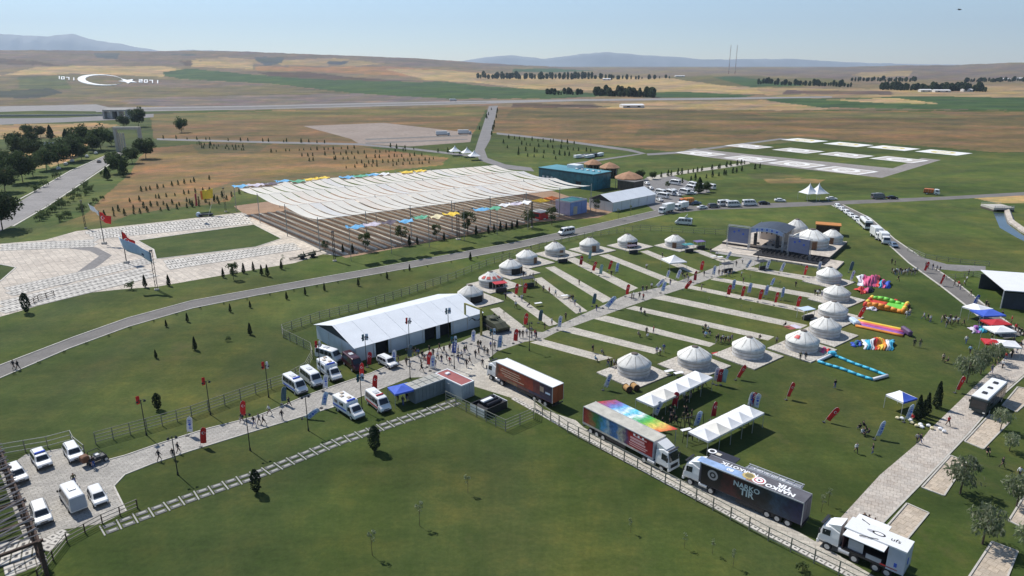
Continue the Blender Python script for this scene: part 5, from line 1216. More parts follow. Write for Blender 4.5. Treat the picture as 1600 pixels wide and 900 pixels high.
def box_ambulance(lab, x, y, x2, y2, stripe):
    a, b = G(x, y), G(x2, y2)
    t = thing('ambulance', (a+b)/2, ang(a, b), lab, 'ambulance', 'white emergency vans beside the paved street')
    st = [(.9, .4, 1.25, 2.2, 1.0, .86), (1.5, .38, 1.28, 2.28, 1.0, .84), (1.85, .38, 1.26, 2.18, 1.0, .8), (2.5, .38, 1.2, 1.4, .99, .86), (3.1, .42, 1.0, 1.1, .95, .84), (3.25, .46, .8, .9, .86, .72)]
    loft(st, PAINT['white'], t, 'cab'); side_glass(st, 1.05, 2.15, t, glass, slant1=.55, hi=.78); top_glass(st, 2, 3, t, glass)
    MB().rbox((-1.15, 0, 1.62), (4.3, 2.2, 2.1), .10).obj('rear_box', white, t)
    MB().rbox((-1.15, 0, .52), (4.4, 1.9, .34), .06).obj('chassis', dark, t)
    for s in (-1, 1):
        MB().box((-1.15, s*1.112, 1.2), (4.0, .03, .24)).obj('stripe', stripe, t)
        MB().box((-.6, s*1.115, 1.95), (1.2, .03, .5)).obj('side_window', glass, t); MB().box((-2.2, s*1.115, 1.95), (.9, .03, .5)).obj('side_window', glass, t)
        MB().rbox((2.1, s*1.12, 1.4), (.14, .2, .3), .04).obj('mirror', dark, t)
    MB().rbox((.7, 0, 2.78), (.4, 1.5, .2), .05).obj('light_bar', ledblue, t)
    for x_ in (-.4, -1.6, -2.6): MB().rbox((x_, .3 if x_ != -1.6 else -.3, 2.74), (.6, .6, .16), .04).obj('roof_hatch', M('tan_hatch', (.5, .42, .33), .6, .1, 2), t)
    MB().box((-3.32, 0, 1.6), (.05, 1.6, 1.7)).obj('rear_door', alu, t)
    wheels((-1.9, 2.05), 1.02, .38, t); lights(t, 3.08, .72, .88, -3.3, .9); MB().rbox((3.24, 0, .56), (.16, 1.8, .26), .05).obj('bumper', dark, t)
    return t
box_ambulance('box-bodied white ambulance with a sand-coloured roof beside the plain minibus', 504, 578, 529, 598, M('pale_stripe', (.45, .5, .6), .5, .1, 1))
box_ambulance('largest white ambulance with tan roof hatches on the grass near the stone track', 528, 635, 566, 659, bluem)
# closed white van seen from behind in the car lot
PROTO.clear()
a, b = G(124, 800), G(106, 774)
t = vehicle('van', 'white'); t.location = (a+b)/2; t.rotation_euler = (0, 0, ang(a, b)); t['label'] = 'tall white delivery van seen from behind in the lower parking row'; t['group'] = 'white vehicles in the car lot'; t.name = 'delivery_van'
MB().rbox((-2.98, 0, 1.5), (.1, 1.75, 1.75), .04).obj('rear_door', M('grey_rear_door', (.36, .40, .46), .35, .06, 1), t)
# traffic and parked vehicles farther off
g = 'vehicles on and beside the far roads'
V('van', 'white', 894, 365, 876, 368, 'white van driving on the asphalt road above the grey yurts', g)
V('van', 'white', 1125, 322, 1139, 321, 'white van left of another white van in the road-side queue', g)
V('van', 'white', 1133, 323.5, 1158, 322.5, 'large white van in the middle of the road-side queue', g)
V('van', 'white', 1162, 321.5, 1180, 321, 'white van at the right end of the close queue, before the black car', g)
V('car', 'black', 1186, 319.5, 1201, 319.5, 'low black car right of the white vans on the road', g)
V('car', 'white', 1209, 315, 1228, 315.5, 'white saloon alone on the road between the black car and the pointed tents', g)
V('car', 'white', 1290, 312.5, 1308, 312.5, 'white saloon just right of the two pointed tents', g)
V('car', 'white', 1090, 327, 1104, 325.5, 'small white car beside the dark grey car in the road-side queue', g)
V('suv', 'grey', 1106, 325, 1124, 324, 'dark grey off-road car in the road-side queue', g)
V('car', 'blue', 1080, 319.5, 1094, 319, 'blue-grey car right of the orange lorry', g)
V('van', 'grey', 1360, 311, 1384, 310.5, 'grey van parked on the cross road, left of a black car', g)
V('car', 'black', 1386, 311, 1402, 311, 'black car parked right of the grey van on the cross road', g)
def lorry(lab, x, y, x2, y2, L_, boxcol, cabcol, h=3.3, grp=None, cat='lorry'):
    a, b = G(x, y), G(x2, y2); t = thing('box_lorry', (a+b)/2, ang(a, b), lab, cat, grp)
    hl = L_/2
    st = [(hl-2.0, .5, 1.5, 2.5, 1.1, 1.0), (hl-.9, .5, 1.5, 2.55, 1.1, 1.0), (hl-.25, .5, 1.45, 2.35, 1.1, 1.0), (hl, .5, 1.25, 1.4, 1.08, .98), (hl+.12, .5, .9, 1.0, 1.05, .9)]
    loft(st, PAINT[cabcol], t, 'cab'); top_glass(st, 2, 3, t, glass); side_glass(st, hl-1.4, hl-.3, t, glass)
    MB().rbox((-1.1, 0, .95+(h-.9)/2), (L_-2.4, 2.4, h-.9), .06).obj('box_body', boxcol, t); MB().rbox((-.6, 0, .65), (L_-1.4, 1.2, .4), .05).obj('chassis', dark, t)
    for k in range(int(L_-3)):
        for s in (-1, 1): MB().box((-hl+.8+k*1.0, s*1.21, .95+(h-.9)/2), (.07, .05, h-1.1)).obj('body_rib', alu, t)
    wheels((-hl+1.4, hl-1.1), 1.12, .48, t, .3); lights(t, hl+.08, .8, .8, -hl-.0, .9)
    MB().box((-hl+.06, 0, .95+(h-.9)/2), (.08, 2.1, h-1.2)).obj('rear_door', alu, t)
    return t
g2 = 'lorries beside the far roads'
lorry('white box lorry with a grey load parked where the road meets the van park', 1052, 330, 1030, 335, 7.5, white, 'white', 3.5, g2)
lorry('white box lorry behind the first one at the end of the van park', 1072, 326, 1056, 329, 6.5, white, 'white', 3.0, g2)
lorry('small orange lorry at the lower edge of the van park', 1080, 319, 1064, 320, 6, M('orange_body', (.55, .2, .03), .5, .1, 1), 'orange', 2.6, g2)
lorry('orange tractor-like truck beside the cross road near the canal', 1444, 303, 1466, 305, 6, PAINT['orange'], 'white', 2.4, g2)
t = V('van', 'white', 1081, 352, 1055, 350, 'white satellite van with a dish on the lawn above the grey yurts', None, dish=True)
g = 'vans crowded in the van park'
for k, (x, y, x2, y2, kd, lab) in enumerate([(1064, 290, 1044, 287, 'van', 'white minibus alone at the top of the van park'), (1090, 294, 1074, 290, 'van', 'white minibus in the back row of the van park, left of the dark tree'), (1088, 299, 1069, 295, 'van', 'white minibus second row of the van park, its roof overlapping the next'), (1078, 305, 1059, 301, 'van', 'white minibus in the front row of the van park, left of a white car'), (1103, 296, 1090, 294, 'van', 'white minibus partly hidden by the dark tree, left one'), (1114, 296, 1104, 294, 'van', 'white minibus partly hidden by the dark tree, right one'), (1086, 304, 1074, 303, 'car', 'white car at the front of the van park, beside a minibus'),
        (1040, 306, 1022, 302, 'van', 'white minibus touching the small marquee corner, back one'), (1044, 311, 1026, 308, 'van', 'white minibus touching the small marquee corner, front one'), (1052, 306, 1040, 303, 'van', 'white minibus right of the pair at the small marquee'), (1014, 290, 1008, 287, 'car', 'white car near the low stone house'), (1020, 298, 1013, 294, 'car', 'white car between the low stone house and the small marquee'), (1055, 302, 1048, 300, 'suv', 'white off-road car in the middle of the van park'), (1034, 316, 1027, 313, 'car', 'white car at the lower left entrance of the van park'), (1062, 307, 1053, 305, 'car', 'white car at the lower edge of the van park beside a minibus')]):
    V(kd, 'white', x, y, x2, y2, lab, g)
g = 'white cars queued on the side road'
for k, (x, y) in enumerate([(1309, 324.5), (1316, 329), (1323, 334), (1330, 339), (1337, 344), (1344, 350)]):
    V('car' if k % 2 else 'hatch', 'white', x-3.2, y-2.2, x+3.2, y+2.2, ['white car at the far top of the queue on the side road', 'white car second from the top of the queue on the side road', 'white car third from the top of the queue on the side road', 'white car fourth from the top of the queue on the side road', 'white car fifth from the top of the queue on the side road', 'white car directly behind the coach on the side road'][k], g)
def bus(lab, x, y, x2, y2, L_, body, h=3.2, roofm=white):
    a, b = G(x, y), G(x2, y2); t = thing('bus', (a+b)/2, ang(a, b), lab, 'bus'); hl = L_/2
    MB().rbox((0, 0, .4+(h-.7)/2+.1), (L_, 2.45, h-.8), .12).obj('body', body, t)
    MB().rbox((0, 0, h-.12), (L_-.1, 2.35, .3), .1).obj('roof', roofm, t)
    for s in (-1, 1):
        for k in range(int(L_/1.5)): MB().box((-hl+.9+k*1.45, s*1.235, h*.62), (1.25, .04, .95)).obj('side_window', glass, t)
    MB().box((hl+.01, 0, h*.6), (.05, 2.1, 1.35)).obj('windscreen', glass, t); MB().box((-hl-.01, 0, h*.64), (.05, 1.9, .8)).obj('rear_window', glass, t)
    wheels((-hl+1.9, hl-1.9), 1.2, .46, t, .3); lights(t, hl, .95, .75, -hl, .95)
    for s in (-1, 1): MB().rbox((hl+.25, s*1.25, h*.72), (.2, .16, .5), .05).obj('mirror', dark, t)
    for x_, w_ in ((hl*.55, .9), (0, .7), (-hl*.55, .9)): MB().rbox((x_, 0, h+.1), (w_, .7, .16), .05).obj('roof_hatch', dark, t)
    return t
bus('white coach heading the queue of cars on the side road', 1347, 351, 1357, 361, 9, PAINT['white'], 3.3)
lorry('white box lorry behind the front lorry of the side-road queue', 1364, 368, 1375, 376, 7.5, white, 'white', 3.5, 'lorries on the side road')
lorry('white lorry at the very front of the side-road queue', 1376, 374, 1386, 384, 6.5, white, 'white', 3.1, 'lorries on the side road')
V('car', 'blue', 1392, 383, 1399, 388, 'dark blue-grey car just ahead of the white lorries on the side road', None, rack=True)
bus('dark-bodied bus with a white roof and roof hatches parked on the promenade', 1558, 618, 1523, 651, 10.2, M('dark_bus_body', (.035, .05, .055), .3, .1, 1), 3.2)
# ---------------------------------------------------------------- the four display trucks
def tractor(t, x0, cabm, L_=2.3, h=3.4, facing=1):
    """cab with its front at x0, facing along +x"""
    st = [(x0-L_, .9, 1.9, h-.5, 1.2, 1.1), (x0-L_*.5, .9, 1.9, h-.15, 1.2, 1.08), (x0-.35, .9, 1.85, h-.35, 1.2, 1.05), (x0-.03, .9, 1.6, 1.75, 1.2, 1.1), (x0+.04, .75, 1.2, 1.35, 1.2, 1.1)]
    c = loft(st, cabm, t, 'cab'); top_glass(st, 2, 3, c, glass); side_glass(st, x0-1.3, x0-.4, c, glass, lo=.05, hi=.7, name='side_window')
    MB().rbox((x0-.02, 0, .72), (.3, 2.4, .5), .08).obj('bumper', cabm, c); MB().box((x0+.09, 0, 1.18), (.05, 1.5, .5)).obj('grille', dark, c)
    MB().rbox((x0-.25, 0, h-.12), (.35, 2.1, .12), .04).obj('sun_visor', dark, c)
    MB().add([(x0-L_, -1, h-.4), (x0-L_, 1, h-.4), (x0-.8, .9, h-.1), (x0-.8, -.9, h-.1), (x0-L_, -1, h+.45), (x0-L_, 1, h+.45)], [(0, 1, 2, 3), (4, 5, 2, 3), (0, 4, 3), (1, 2, 5), (0, 1, 5, 4)]).obj('air_deflector', cabm, c)
    for s in (-1, 1):
        MB().rbox((x0-.15, s*1.38, 2.3), (.16, .22, .7), .05).obj('mirror', dark, c); MB().rbox((x0+.1, s*.9, .8), (.1, .36, .24), .04).obj('headlight', lightoff, c)
    MB().rbox((x0-L_-1.0, 0, .85), (3.2, 1.0, .3), .05).obj('chassis', dark, t)
    for s in (-1, 1): MB().tube((x0-L_-.1, s*1.05, .75), (x0-L_-1.3, s*1.05, .75), .32, 10).obj('fuel_tank', alu, t)
    wheels((x0-1.15,), 1.18, .5, t, .32); wheels((x0-4.2,), 1.18, .5, t, .5)
def trailer(t, xf, xr, z0, z1, roofm, side, ends, hw=1.27):
    """box from xr (rear) to xf (front); side(name->panels) builds the near printed wall"""
    L_ = xf-xr; c = (xf+xr)/2
    b = MB().box((c, 0, (z0+z1)/2), (L_, hw*2, z1-z0)).obj('trailer_box', ends, t)
    MB().box((c, 0, z1+.02), (L_+.04, hw*2+.04, .07)).obj('trailer_roof', roofm, t)
    for s in (-1, 1): MB().box((c, s*(hw+.03), z1+.03), (L_+.06, .08, .14)).box((xr-.03, s*(hw+.0), (z0+z1)/2), (.08, .1, z1-z0)).obj('corner_rail', alu, t)
    MB().box((c, 0, z0-.15), (L_-.2, 1.0, .25)).obj('trailer_frame', dark, t)
    for s in (-1, 1): MB().box((c-L_*.1, s*1.16, z0-.35), (L_*.45, .06, .5)).obj('side_guard', dark, t); MB().box((xr-.04, s*.64, (z0+z1)/2), (.05, 1.2, z1-z0-.2)).obj('rear_door', ends, t)
    wheels((xr+1.6, xr+2.9, xr+4.2), 1.18, .5, t, .34)
    MB().box((xr-.02, 0, .75), (.14, 2.4, .2)).obj('rear_bumper', dark, t)
    return b
def panels(t, xf, xr, z0, z1, y, cols, name='print_panel', w=None):
    n = len(cols); L_ = xf-xr; tot = sum(w) if w else n; acc = 0
    for i, cl in enumerate(cols):
        wi = (w[i] if w else 1)/tot*L_
        MB().box((xf-acc-wi/2, y, (z0+z1)/2), (wi-.004, .03, z1-z0)).obj(name, cl, t); acc += wi
def PM(h, var=.35, sc=1.0): return M('print_'+h, C(h), .45, var, sc)
def PR(name, cols, L_, var=.5, sc=.9, rough=.45):
    """a busy printed picture: colours changing along the wall, broken up by noise"""
    m, nt, b, L = nodes('print_'+name); b.inputs['Roughness'].default_value = rough
    tc = nt.nodes.new('ShaderNodeTexCoord'); n = noise_node(nt, L, tc.outputs['Object'], sc, 3, .6); sx = nt.nodes.new('ShaderNodeSeparateXYZ'); L.new(tc.outputs['Object'], sx.inputs[0])
    mr = nt.nodes.new('ShaderNodeMapRange'); mr.inputs[1].default_value = L_[0]; mr.inputs[2].default_value = L_[1]; L.new(sx.outputs[0], mr.inputs[0])
    ad = nt.nodes.new('ShaderNodeMath'); ad.operation = 'MULTIPLY_ADD'; ad.inputs[1].default_value = var; L.new(n.outputs[0], ad.inputs[0]); L.new(mr.outputs[0], ad.inputs[2])
    sb = nt.nodes.new('ShaderNodeMath'); sb.operation = 'SUBTRACT'; sb.inputs[1].default_value = var*.5; L.new(ad.outputs[0], sb.inputs[0])
    r = ramp_node(nt, L, sb.outputs[0], [(i/(len(cols)-1), C(c)) for i, c in enumerate(cols)])
    r2 = ramp_node(nt, L, noise_node(nt, L, tc.outputs['Object'], sc*3.5, 4, .7).outputs[0], [(.3, (.6, .6, .6)), (.7, (1.35, 1.35, 1.35))])
    L.new(mul_node(nt, L, r.outputs[0], r2.outputs[0]), b.inputs['Base Color']); return m
# orange trailer (cab at the left)
a, b = G(871, 637), G(769, 588)
t1 = thing('trailer_truck', (a+b)/2, ang(a, b), 'articulated truck with a long brick-orange printed trailer and white roof', 'truck', 'display trucks'); L1 = (b-a).length; hl = L1/2
tractor(t1, hl, PAINT['white'])
trailer(t1, hl-2.6, -hl, 1.15, 4.0, white, None, M('rust_end', C('8a4a2c'), .6, .15, .8))
# near side: the camera sees the trailer from the left or right; find it
def near(t):
    d = Vector((-math.sin(t.rotation_euler.z), math.cos(t.rotation_euler.z))); return 1 if d.dot(Vector(t.location[:2])) < 0 else -1
s = near(t1)
panels(t1, hl-2.65, -hl, 1.75, 3.95, s*1.29, [PM('7d5a48'), PM('a2523a'), PM('9c4a34'), PM('96452f'), PM('8d3d2e'), PM('6d3a3a'), PM('43384a'), PM('363446')], w=[.5, 2, 2, 2, 2, 1.4, 1.4, 1.2])
panels(t1, hl-2.65, -hl, 1.2, 1.72, s*1.29, [PM('7a4a3a'), PM('8a6a50'), PM('6a4a48'), PM('3e3a52'), PM('34304c')], 'lower_panel')
ivory = M('ivory_lettering', (.62, .5, .36), .6, .1, 2)
for z, L_, x0 in ((3.35, 4.6, .5), (2.95, 5.2, .25), (2.5, 4.2, -.6), (2.15, 5.0, -1.2)):
    MB().box((hl-3.6-L_/2-abs(x0), s*1.315, z), (L_, .012, .10)).obj('print_line', ivory, t1)
MB().box((-hl+2.4, s*1.315, 2.9), (.9, .012, .9)).obj('print_badge', M('tan_badge', (.36, .27, .2), .6, .2, 3), t1); MB().box((-hl+1.0, s*1.315, 2.6), (1.1, .012, .3)).obj('print_line', paleblue, t1)
for k in range(5): MB().box((hl-2.9-.13*k, s*1.32, 2.9), (.05, .012, 1.2)).obj('vent_slat', M('brown_slat', (.2, .1, .07), .6, .1, 1), t1)
# red truck with the rainbow awning (cab at the right)
a, b = G(920, 668), G(1052, 738)
t2 = thing('trailer_truck', (a+b)/2, ang(a, b), 'articulated truck with a red and rainbow printed trailer, white cab and a rainbow awning', 'truck', 'display trucks'); L2 = (b-a).length; hl = L2/2
tractor(t2, hl, PAINT['white'], h=3.6); s = near(t2)
trailer(t2, hl-2.7, -hl, 1.15, 4.0, M('worn_pale_roof', (.46, .44, .38), .8, .22, .8), None, M('grey_front_wall', (.45, .46, .5), .6, .1, .8))
panels(t2, hl-2.8, hl-7.0, 1.5, 3.95, s*1.29, [PM('8c1a20', .12), PM('9a1c1c', .15)])
panels(t2, hl-7.0, -hl, 1.5, 3.95, s*1.29, [PR('fair', ['7a1c1c', '8a3a26', '7a5a32', '2f6a3a', '2f6f6a', '3c84b4', '8aa0a8', '2c5a8c', '3a6aa0', '9a9a8a', '4d3a66', '8c1f24'], (-hl, hl-7.0), .35, .7)])
panels(t2, hl-5.2, -hl+.3, 1.2, 1.5, s*1.29, [PM('b8b4ac'), PM('c0bcb0'), PM('a8a49c')], 'lower_panel')
pk = M('pink_lettering', (.62, .36, .36), .6, .1, 2)
for z, L_, x0, hh in ((3.45, 2.2, .8, .16), (3.0, 2.6, 1.2, .34), (2.55, 2.8, 1.0, .3), (2.15, 3.4, .6, .14), (1.85, 3.0, .9, .14)):
    MB().box((hl-3.1-x0-L_/2, s*1.315, z), (L_, .012, hh)).obj('print_line', pk, t2)
for k in range(3): MB().box((hl-4.6-k*.8, s*1.318, 3.62), (.34, .012, .30)).obj('print_badge', fabric_white, t2)
aw = PR('awning', ['b03434', 'a04a60', '7a62a8', '5aa0d0', 'cfe0e8', '4cb4cc', 'dfe8ec', '3aa060', '6ab040', 'd8c060', 'd88c48', 'c04030'], (-hl, hl-3.4), .28, .5, .75)
for k in range(6):
    x1 = -hl+.2+(L2-4.2)*k/6; x2 = -hl+.2+(L2-4.2)*(k+1)/6-.03
    MB().add([(x1, -s*1.35, 4.05), (x2, -s*1.35, 4.05), (x2+.9, -s*4.6, 3.75), (x1+.9, -s*4.6, 3.75)], [(0, 1, 2, 3)]).obj('awning_strip', aw, t2, thick=.04)
for x_ in (-hl+1.2, 0, hl-3.4): MB().tube((x_, -s*4.5, 0), (x_, -s*4.5, 3.75), .05, 5).obj('awning_leg', alu, t2)
# dark narcotics-awareness truck (cab at the left)
a, b = G(1256, 824), G(1073, 747)
t3 = thing('trailer_truck', (a+b)/2, ang(a, b), 'articulated truck with a dark printed trailer lettered NARKO TIR and badges on its roof', 'truck', 'display trucks'); L3 = (b-a).length; hl = L3/2
tractor(t3, hl, PAINT['white'], h=3.4); s = near(t3)
trailer(t3, hl-2.6, -hl, 1.0, 4.0, M('print_roof_grey', (.12, .115, .125), .5, .25, .5), None, M('slate_end', (.12, .11, .15), .5, .2, .8))
panels(t3, hl-2.65, -hl, 1.05, 3.95, s*1.29, [PR('dark', ['1e1e48', '182844', '284258', '1a2830', '10141a', '14181c', '4a2022', '101018', '12121a', '0c0c12'], (-hl, hl-2.65), .4, .6)])
MB().box((hl*.35, s*.55, 4.07), (L3*.42, 1.35, .02)).obj('roof_print', PM('8ea6c8', .3, .6), t3); MB().box((-hl*.22, s*.55, 4.07), (L3*.14, 1.35, .02)).obj('roof_print', PM('8a6a60', .4, .8), t3)
wl_ = M('white_lettering', (.82, .82, .82), .5, .03, 2); pt = M('pale_lettering', (.45, .56, .58), .5, .08, 2)
xs = 1 if s < 0 else -1
def side_text(t, txt, x, z, size, mat, s, bold=.02): lettering(txt, size, mat, t, frame((x, s*1.32, z), (1 if s < 0 else -1, 0, 0), (0, 0, 1)), bold)
side_text(t3, 'NARKO', -.9, 3.05, 1.0, pt, s); side_text(t3, 'TIR', -1.0, 2.2, 1.25, pt, s, .03)
rx = (-1 if s < 0 else 1); # roof lettering reads from the far side
lettering('NARKO', 1.05, wl_, t3, frame((-hl+3.2, s*.55, 4.10), (rx, 0, 0), (0, s, 0)), .05)
lettering('TIR', 1.2, wl_, t3, frame((-hl+3.0, -s*.45, 4.10), (rx, 0, 0), (0, s, 0)), .05)
lettering('NARKOTİK', .95, wl_, t3, frame((hl-7.0, -s*.55, 4.10), (rx, 0, 0), (0, s, 0)), .03)
lettering('80', .9, wl_, t3, frame((hl-6.2, s*.45, 4.10), (rx, 0, 0), (0, s, 0)), .03)
def disc(t, c, r, mats, plane, off):
    """badge of concentric rings"""
    for k, (f, m_) in enumerate(mats):
        o = MB().lathe([(r*f, 0), (r*f, .012)], 18).obj('badge', m_, t, (c[0], c[1], c[2]+.012*k) if plane == 'z' else (c[0], c[1]+off*.012*k, c[2]))
        if plane != 'z': o.rotation_euler = (R(90), 0, 0)
gold = M('gold_badge', (.55, .42, .16), .5, .15, 3)
sb = MB().add([(p[0], p[1], 0) for p in star_poly(0, 0, .95, 16, 0, .78)], [tuple(range(32))]).obj('badge', gold, t3, (-.6, s*.1, 4.10)); disc(t3, (-.6, s*.1, 4.105), .7, [(1, gold), (.75, M('olive_badge', (.2, .17, .08), .6, .1, 2))], 'z', 0)
disc(t3, (-hl+6.0, s*.3, 4.10), .85, [(1, wl_), (.72, redpaint), (.55, wl_), (.2, dark)], 'z', 0)
disc(t3, (hl-4.3, s*1.33, 2.9), .72, [(1, M('grey_badge', (.42, .40, .40), .5, .1, 2)), (.62, dark), (.3, MATS['grey_badge'])], 'y', s)
disc(t3, (hl-2.2, -s*2.4, 4.0), .6, [(1, wl_), (.6, dark)], 'z', 0)
MB().box((hl-4.0, -s*2.3, 3.86), (3.6, 2.0, .12)).obj('raised_side', M('dark_side_wing', (.03, .03, .04), .5, .2, 1), t3)
MB().box((hl-3.2, -s*2.3, 3.95), (.7, .6, .05)).obj('side_badge', M('cream_badge', (.6, .55, .45), .6, .1, 2), t3)
MB().box((-hl+5.0, -s*1.9, 4.0), (7.2, 1.0, .1)).obj('awning', M('grey_awning', (.22, .23, .26), .6, .1, 1), t3)
for x_ in np.linspace(-hl+1.6, -hl+8.4, 8): MB().tube((x_, -s*1.4, 4.1), (x_, -s*2.6, 4.1), .05, 5).obj('awning_strut', alu, t3)
for y_ in (1.45, 2.55): MB().tube((-hl+1.4, -s*y_, 4.14), (-hl+8.6, -s*y_, 4.14), .07, 5).obj('awning_rail', alu, t3)
lettering('NARKOTİK SUÇLARLA', .42, wl_, t3, frame((-hl+5.6, -s*2.0, 4.07), (rx, 0, 0), (0, s, 0)), .01); lettering('MÜCADELE', .36, wl_, t3, frame((-hl+3.0, -s*1.7, 4.07), (rx, 0, 0), (0, s, 0)), .01)
for x_ in (-hl+1.6, -hl+8.4): MB().tube((x_, -s*2.5, 0), (x_, -s*2.5, 4.05), .06, 5).obj('awning_leg', alu, t3)
# white truck with raised side flaps (cab at the left)
a, b = G(1414, 903), G(1282, 845)
t4 = thing('display_lorry', (a+b)/2, ang(a, b), 'white truck with raised side flaps and letters ufs on its roof, at the bottom right', 'truck', 'display trucks'); L4 = (b-a).length; hl = L4/2
tractor(t4, hl, PAINT['white'], h=3.3); s = near(t4)
xf, xr = hl-2.7, -hl
z0, z1 = 1.0, 3.95
MB().box(((xf+xr)/2, 0, z0+.1), (xf-xr, 2.5, .3)).obj('trailer_floor', dark, t4)
MB().box(((xf+xr)/2, 0, z1), (xf-xr, 2.6, .16)).obj('trailer_roof', white, t4)
MB().box(((xf+xr)/2, -s*1.22, (z0+z1)/2), (xf-xr, .08, z1-z0)).box((xf-.05, 0, (z0+z1)/2), (.1, 2.5, z1-z0)).obj('trailer_wall', M('wine_inner_wall', (.07, .03, .035), .6, .2, 1), t4)
MB().box((xr+.9, 0, (z0+z1)/2), (1.8, 2.56, z1-z0-.02)).obj('rear_cabin', M('pale_blue_grey_panel', (.42, .46, .55), .5, .08, 1), t4)
MB().box((xr+.9, s*1.30, 1.9), (.3, .03, .5)).box((xr-.02, s*.3, 2.4), (.03, .4, .8)).obj('cabin_print', bluem, t4)
MB().box(((xf+xr)/2+.8, s*2.0, z1-.12), (xf-xr-2.2, 1.35, .08)).obj('raised_flap', white, t4); MB().box(((xf+xr)/2+1.2, -s*1.95, z1-.05), (xf-xr-3.0, 1.2, .08)).obj('raised_flap', white, t4)
for k in range(5): MB().box(((xf+xr)/2+.9, s*(.3+.2*k), z0+.3+.01*k), (xf-xr-2.4, .16, .06)).obj('floor_plank', M('dark_plank', (.06, .05, .06), .6, .3, 1), t4)
MB().box((xf-1.4, s*1.0, 1.9), (1.6, .1, 1.4)).box((xf-3.4, s*1.2, 1.45), (1.6, .08, .7)).obj('counter', M('pale_counter', (.35, .38, .42), .5, .1, 1), t4)
MB().box((xf-5.0, s*1.25, 1.3), (1.8, .06, .16)).obj('red_bench', redpaint, t4)
MB().tube((xr+3.0, s*1.1, z1+.1), (xr+4.8, s*1.7, z1+.02), .05, 5).tube((xr+4.6, -s*1.0, z1+.1), (xr+5.6, -s*1.6, z1+.05), .05, 5).obj('flap_ram', dark, t4)
lettering('ufs', .95, dark, t4, frame((xr+1.5, 0, z1+.09), (1 if s < 0 else -1, 0, 0), (0, -s, 0)), .0)
o = MB().lathe([(.7, 0), (.7, .01)], 18).obj('roof_oval', dark, t4, ((xf+xr)/2, 0, z1+.085)); o.scale = (1, .55, 1); o = MB().lathe([(.5, 0), (.5, .012)], 18).obj('roof_oval', white, t4, ((xf+xr)/2, 0, z1+.087)); o.scale = (1, .5, 1)
o = MB().lathe([(.6, 0), (.6, .01)], 18).obj('roof_oval', M('grey_print', (.35, .35, .38), .5, .1, 1), t4, (xf-2.6, 0, z1+.085)); o.scale = (1, .4, 1)
wheels((xr+1.6, xr+2.8), 1.18, .5, t4, .34)
# armoured vehicle and dark military gear by the marquee
a, b = G(790, 523), G(757, 503)
t = thing('armoured_vehicle', (a+b)/2, ang(b, a), 'olive tracked armoured vehicle with people around it by the yellow-green arch', 'vehicle')
ol = PAINT['olive']
MB().add([(-3.2, -1.5, .6), (3.4, -1.5, .6), (3.4, 1.5, .6), (-3.2, 1.5, .6), (-3.2, -1.4, 1.9), (2.2, -1.4, 1.9), (2.2, 1.4, 1.9), (-3.2, 1.4, 1.9), (3.6, -1.3, 1.2), (3.6, 1.3, 1.2)], [(3, 2, 1, 0), (4, 5, 6, 7), (0, 1, 8, 5, 4), (2, 3, 7, 6, 9), (3, 0, 4, 7), (5, 8, 9, 6), (1, 2, 9, 8)]).obj('hull', ol, t)
for s_ in (-1, 1):
    MB().rbox((.1, s_*1.62, .55), (6.4, .5, .95), .2).obj('track', rubber, t)
    for k in range(5): MB().tube((-2.4+k*1.25, s_*1.86, .45), (-2.4+k*1.25, s_*1.92, .45), .36, 12).obj('road_wheel', ol, t)
MB().lathe([(1.05, 1.9), (.95, 2.4), (.5, 2.6)], 10, (-.4, 0, 0)).obj('turret', ol, t); MB().tube((.4, 0, 2.25), (3.2, 0, 2.4), .09, 6).obj('gun_barrel', ol, t)
a, b = G(735, 508), G(752, 515)
t = thing('camouflage_stand', G(742, 508), .6, 'dark camouflage-netted stand in the shade at the far marquee corner', 'stand')
rows = [[(-2.4+.8*i, -1.6+.8*j, 1.6+.5*math.sin(i*1.7+j)+.4*math.cos(j*2.1)) for i in range(7)] for j in range(5)]
MB().grid(rows).obj('net', M('camouflage_net', (.035, .045, .035), .9, .5, 2), t, thick=.05)
for x_ in (-2.2, 2.2):
    for y_ in (-1.4, 1.4): MB().tube((x_, y_, 0), (x_, y_, 1.7), .05, 5).obj('pole', dark, t)
t = thing('training_arch', G(752, 524), .75, 'tall yellow-green steel frame post at the far corner of the marquee', 'frame'); yg = M('yellow_green_steel', (.28, .26, .06), .6, .2, 2)
MB().box((0, 0, 3.0), (.35, .35, 6.0)).obj('post', yg, t); MB().box((0, 2.6, 5.7), (.25, 5.4, .3)).obj('beam', yg, t); MB().box((0, 5.2, 2.9), (.3, .3, 5.8)).obj('post', yg, t)
# buggy in the car lot
t = thing('buggy', G(152, 722), .9, 'small dark buggy with a brown cover at the mouth of the paved street', 'buggy')
MB().rbox((0, 0, .7), (2.4, 1.3, .5), .1).obj('body', dark, t); MB().path([(-.9, -.6, .9), (-.8, -.6, 1.8), (.5, -.6, 1.8), (1.0, -.6, 1.0)], .05).path([(-.9, .6, .9), (-.8, .6, 1.8), (.5, .6, 1.8), (1.0, .6, 1.0)], .05).obj('roll_cage', dark, t)
MB().rbox((-1.4, .3, 1.1), (1.0, 1.2, 1.0), .15).obj('cover', M('brown_cover', (.16, .075, .04), .8, .25, 2), t); MB().rbox((.1, 0, 1.05), (.6, 1.0, .5), .08).obj('seat', steel, t); wheels((-.9, .95), .75, .34, t, .3)
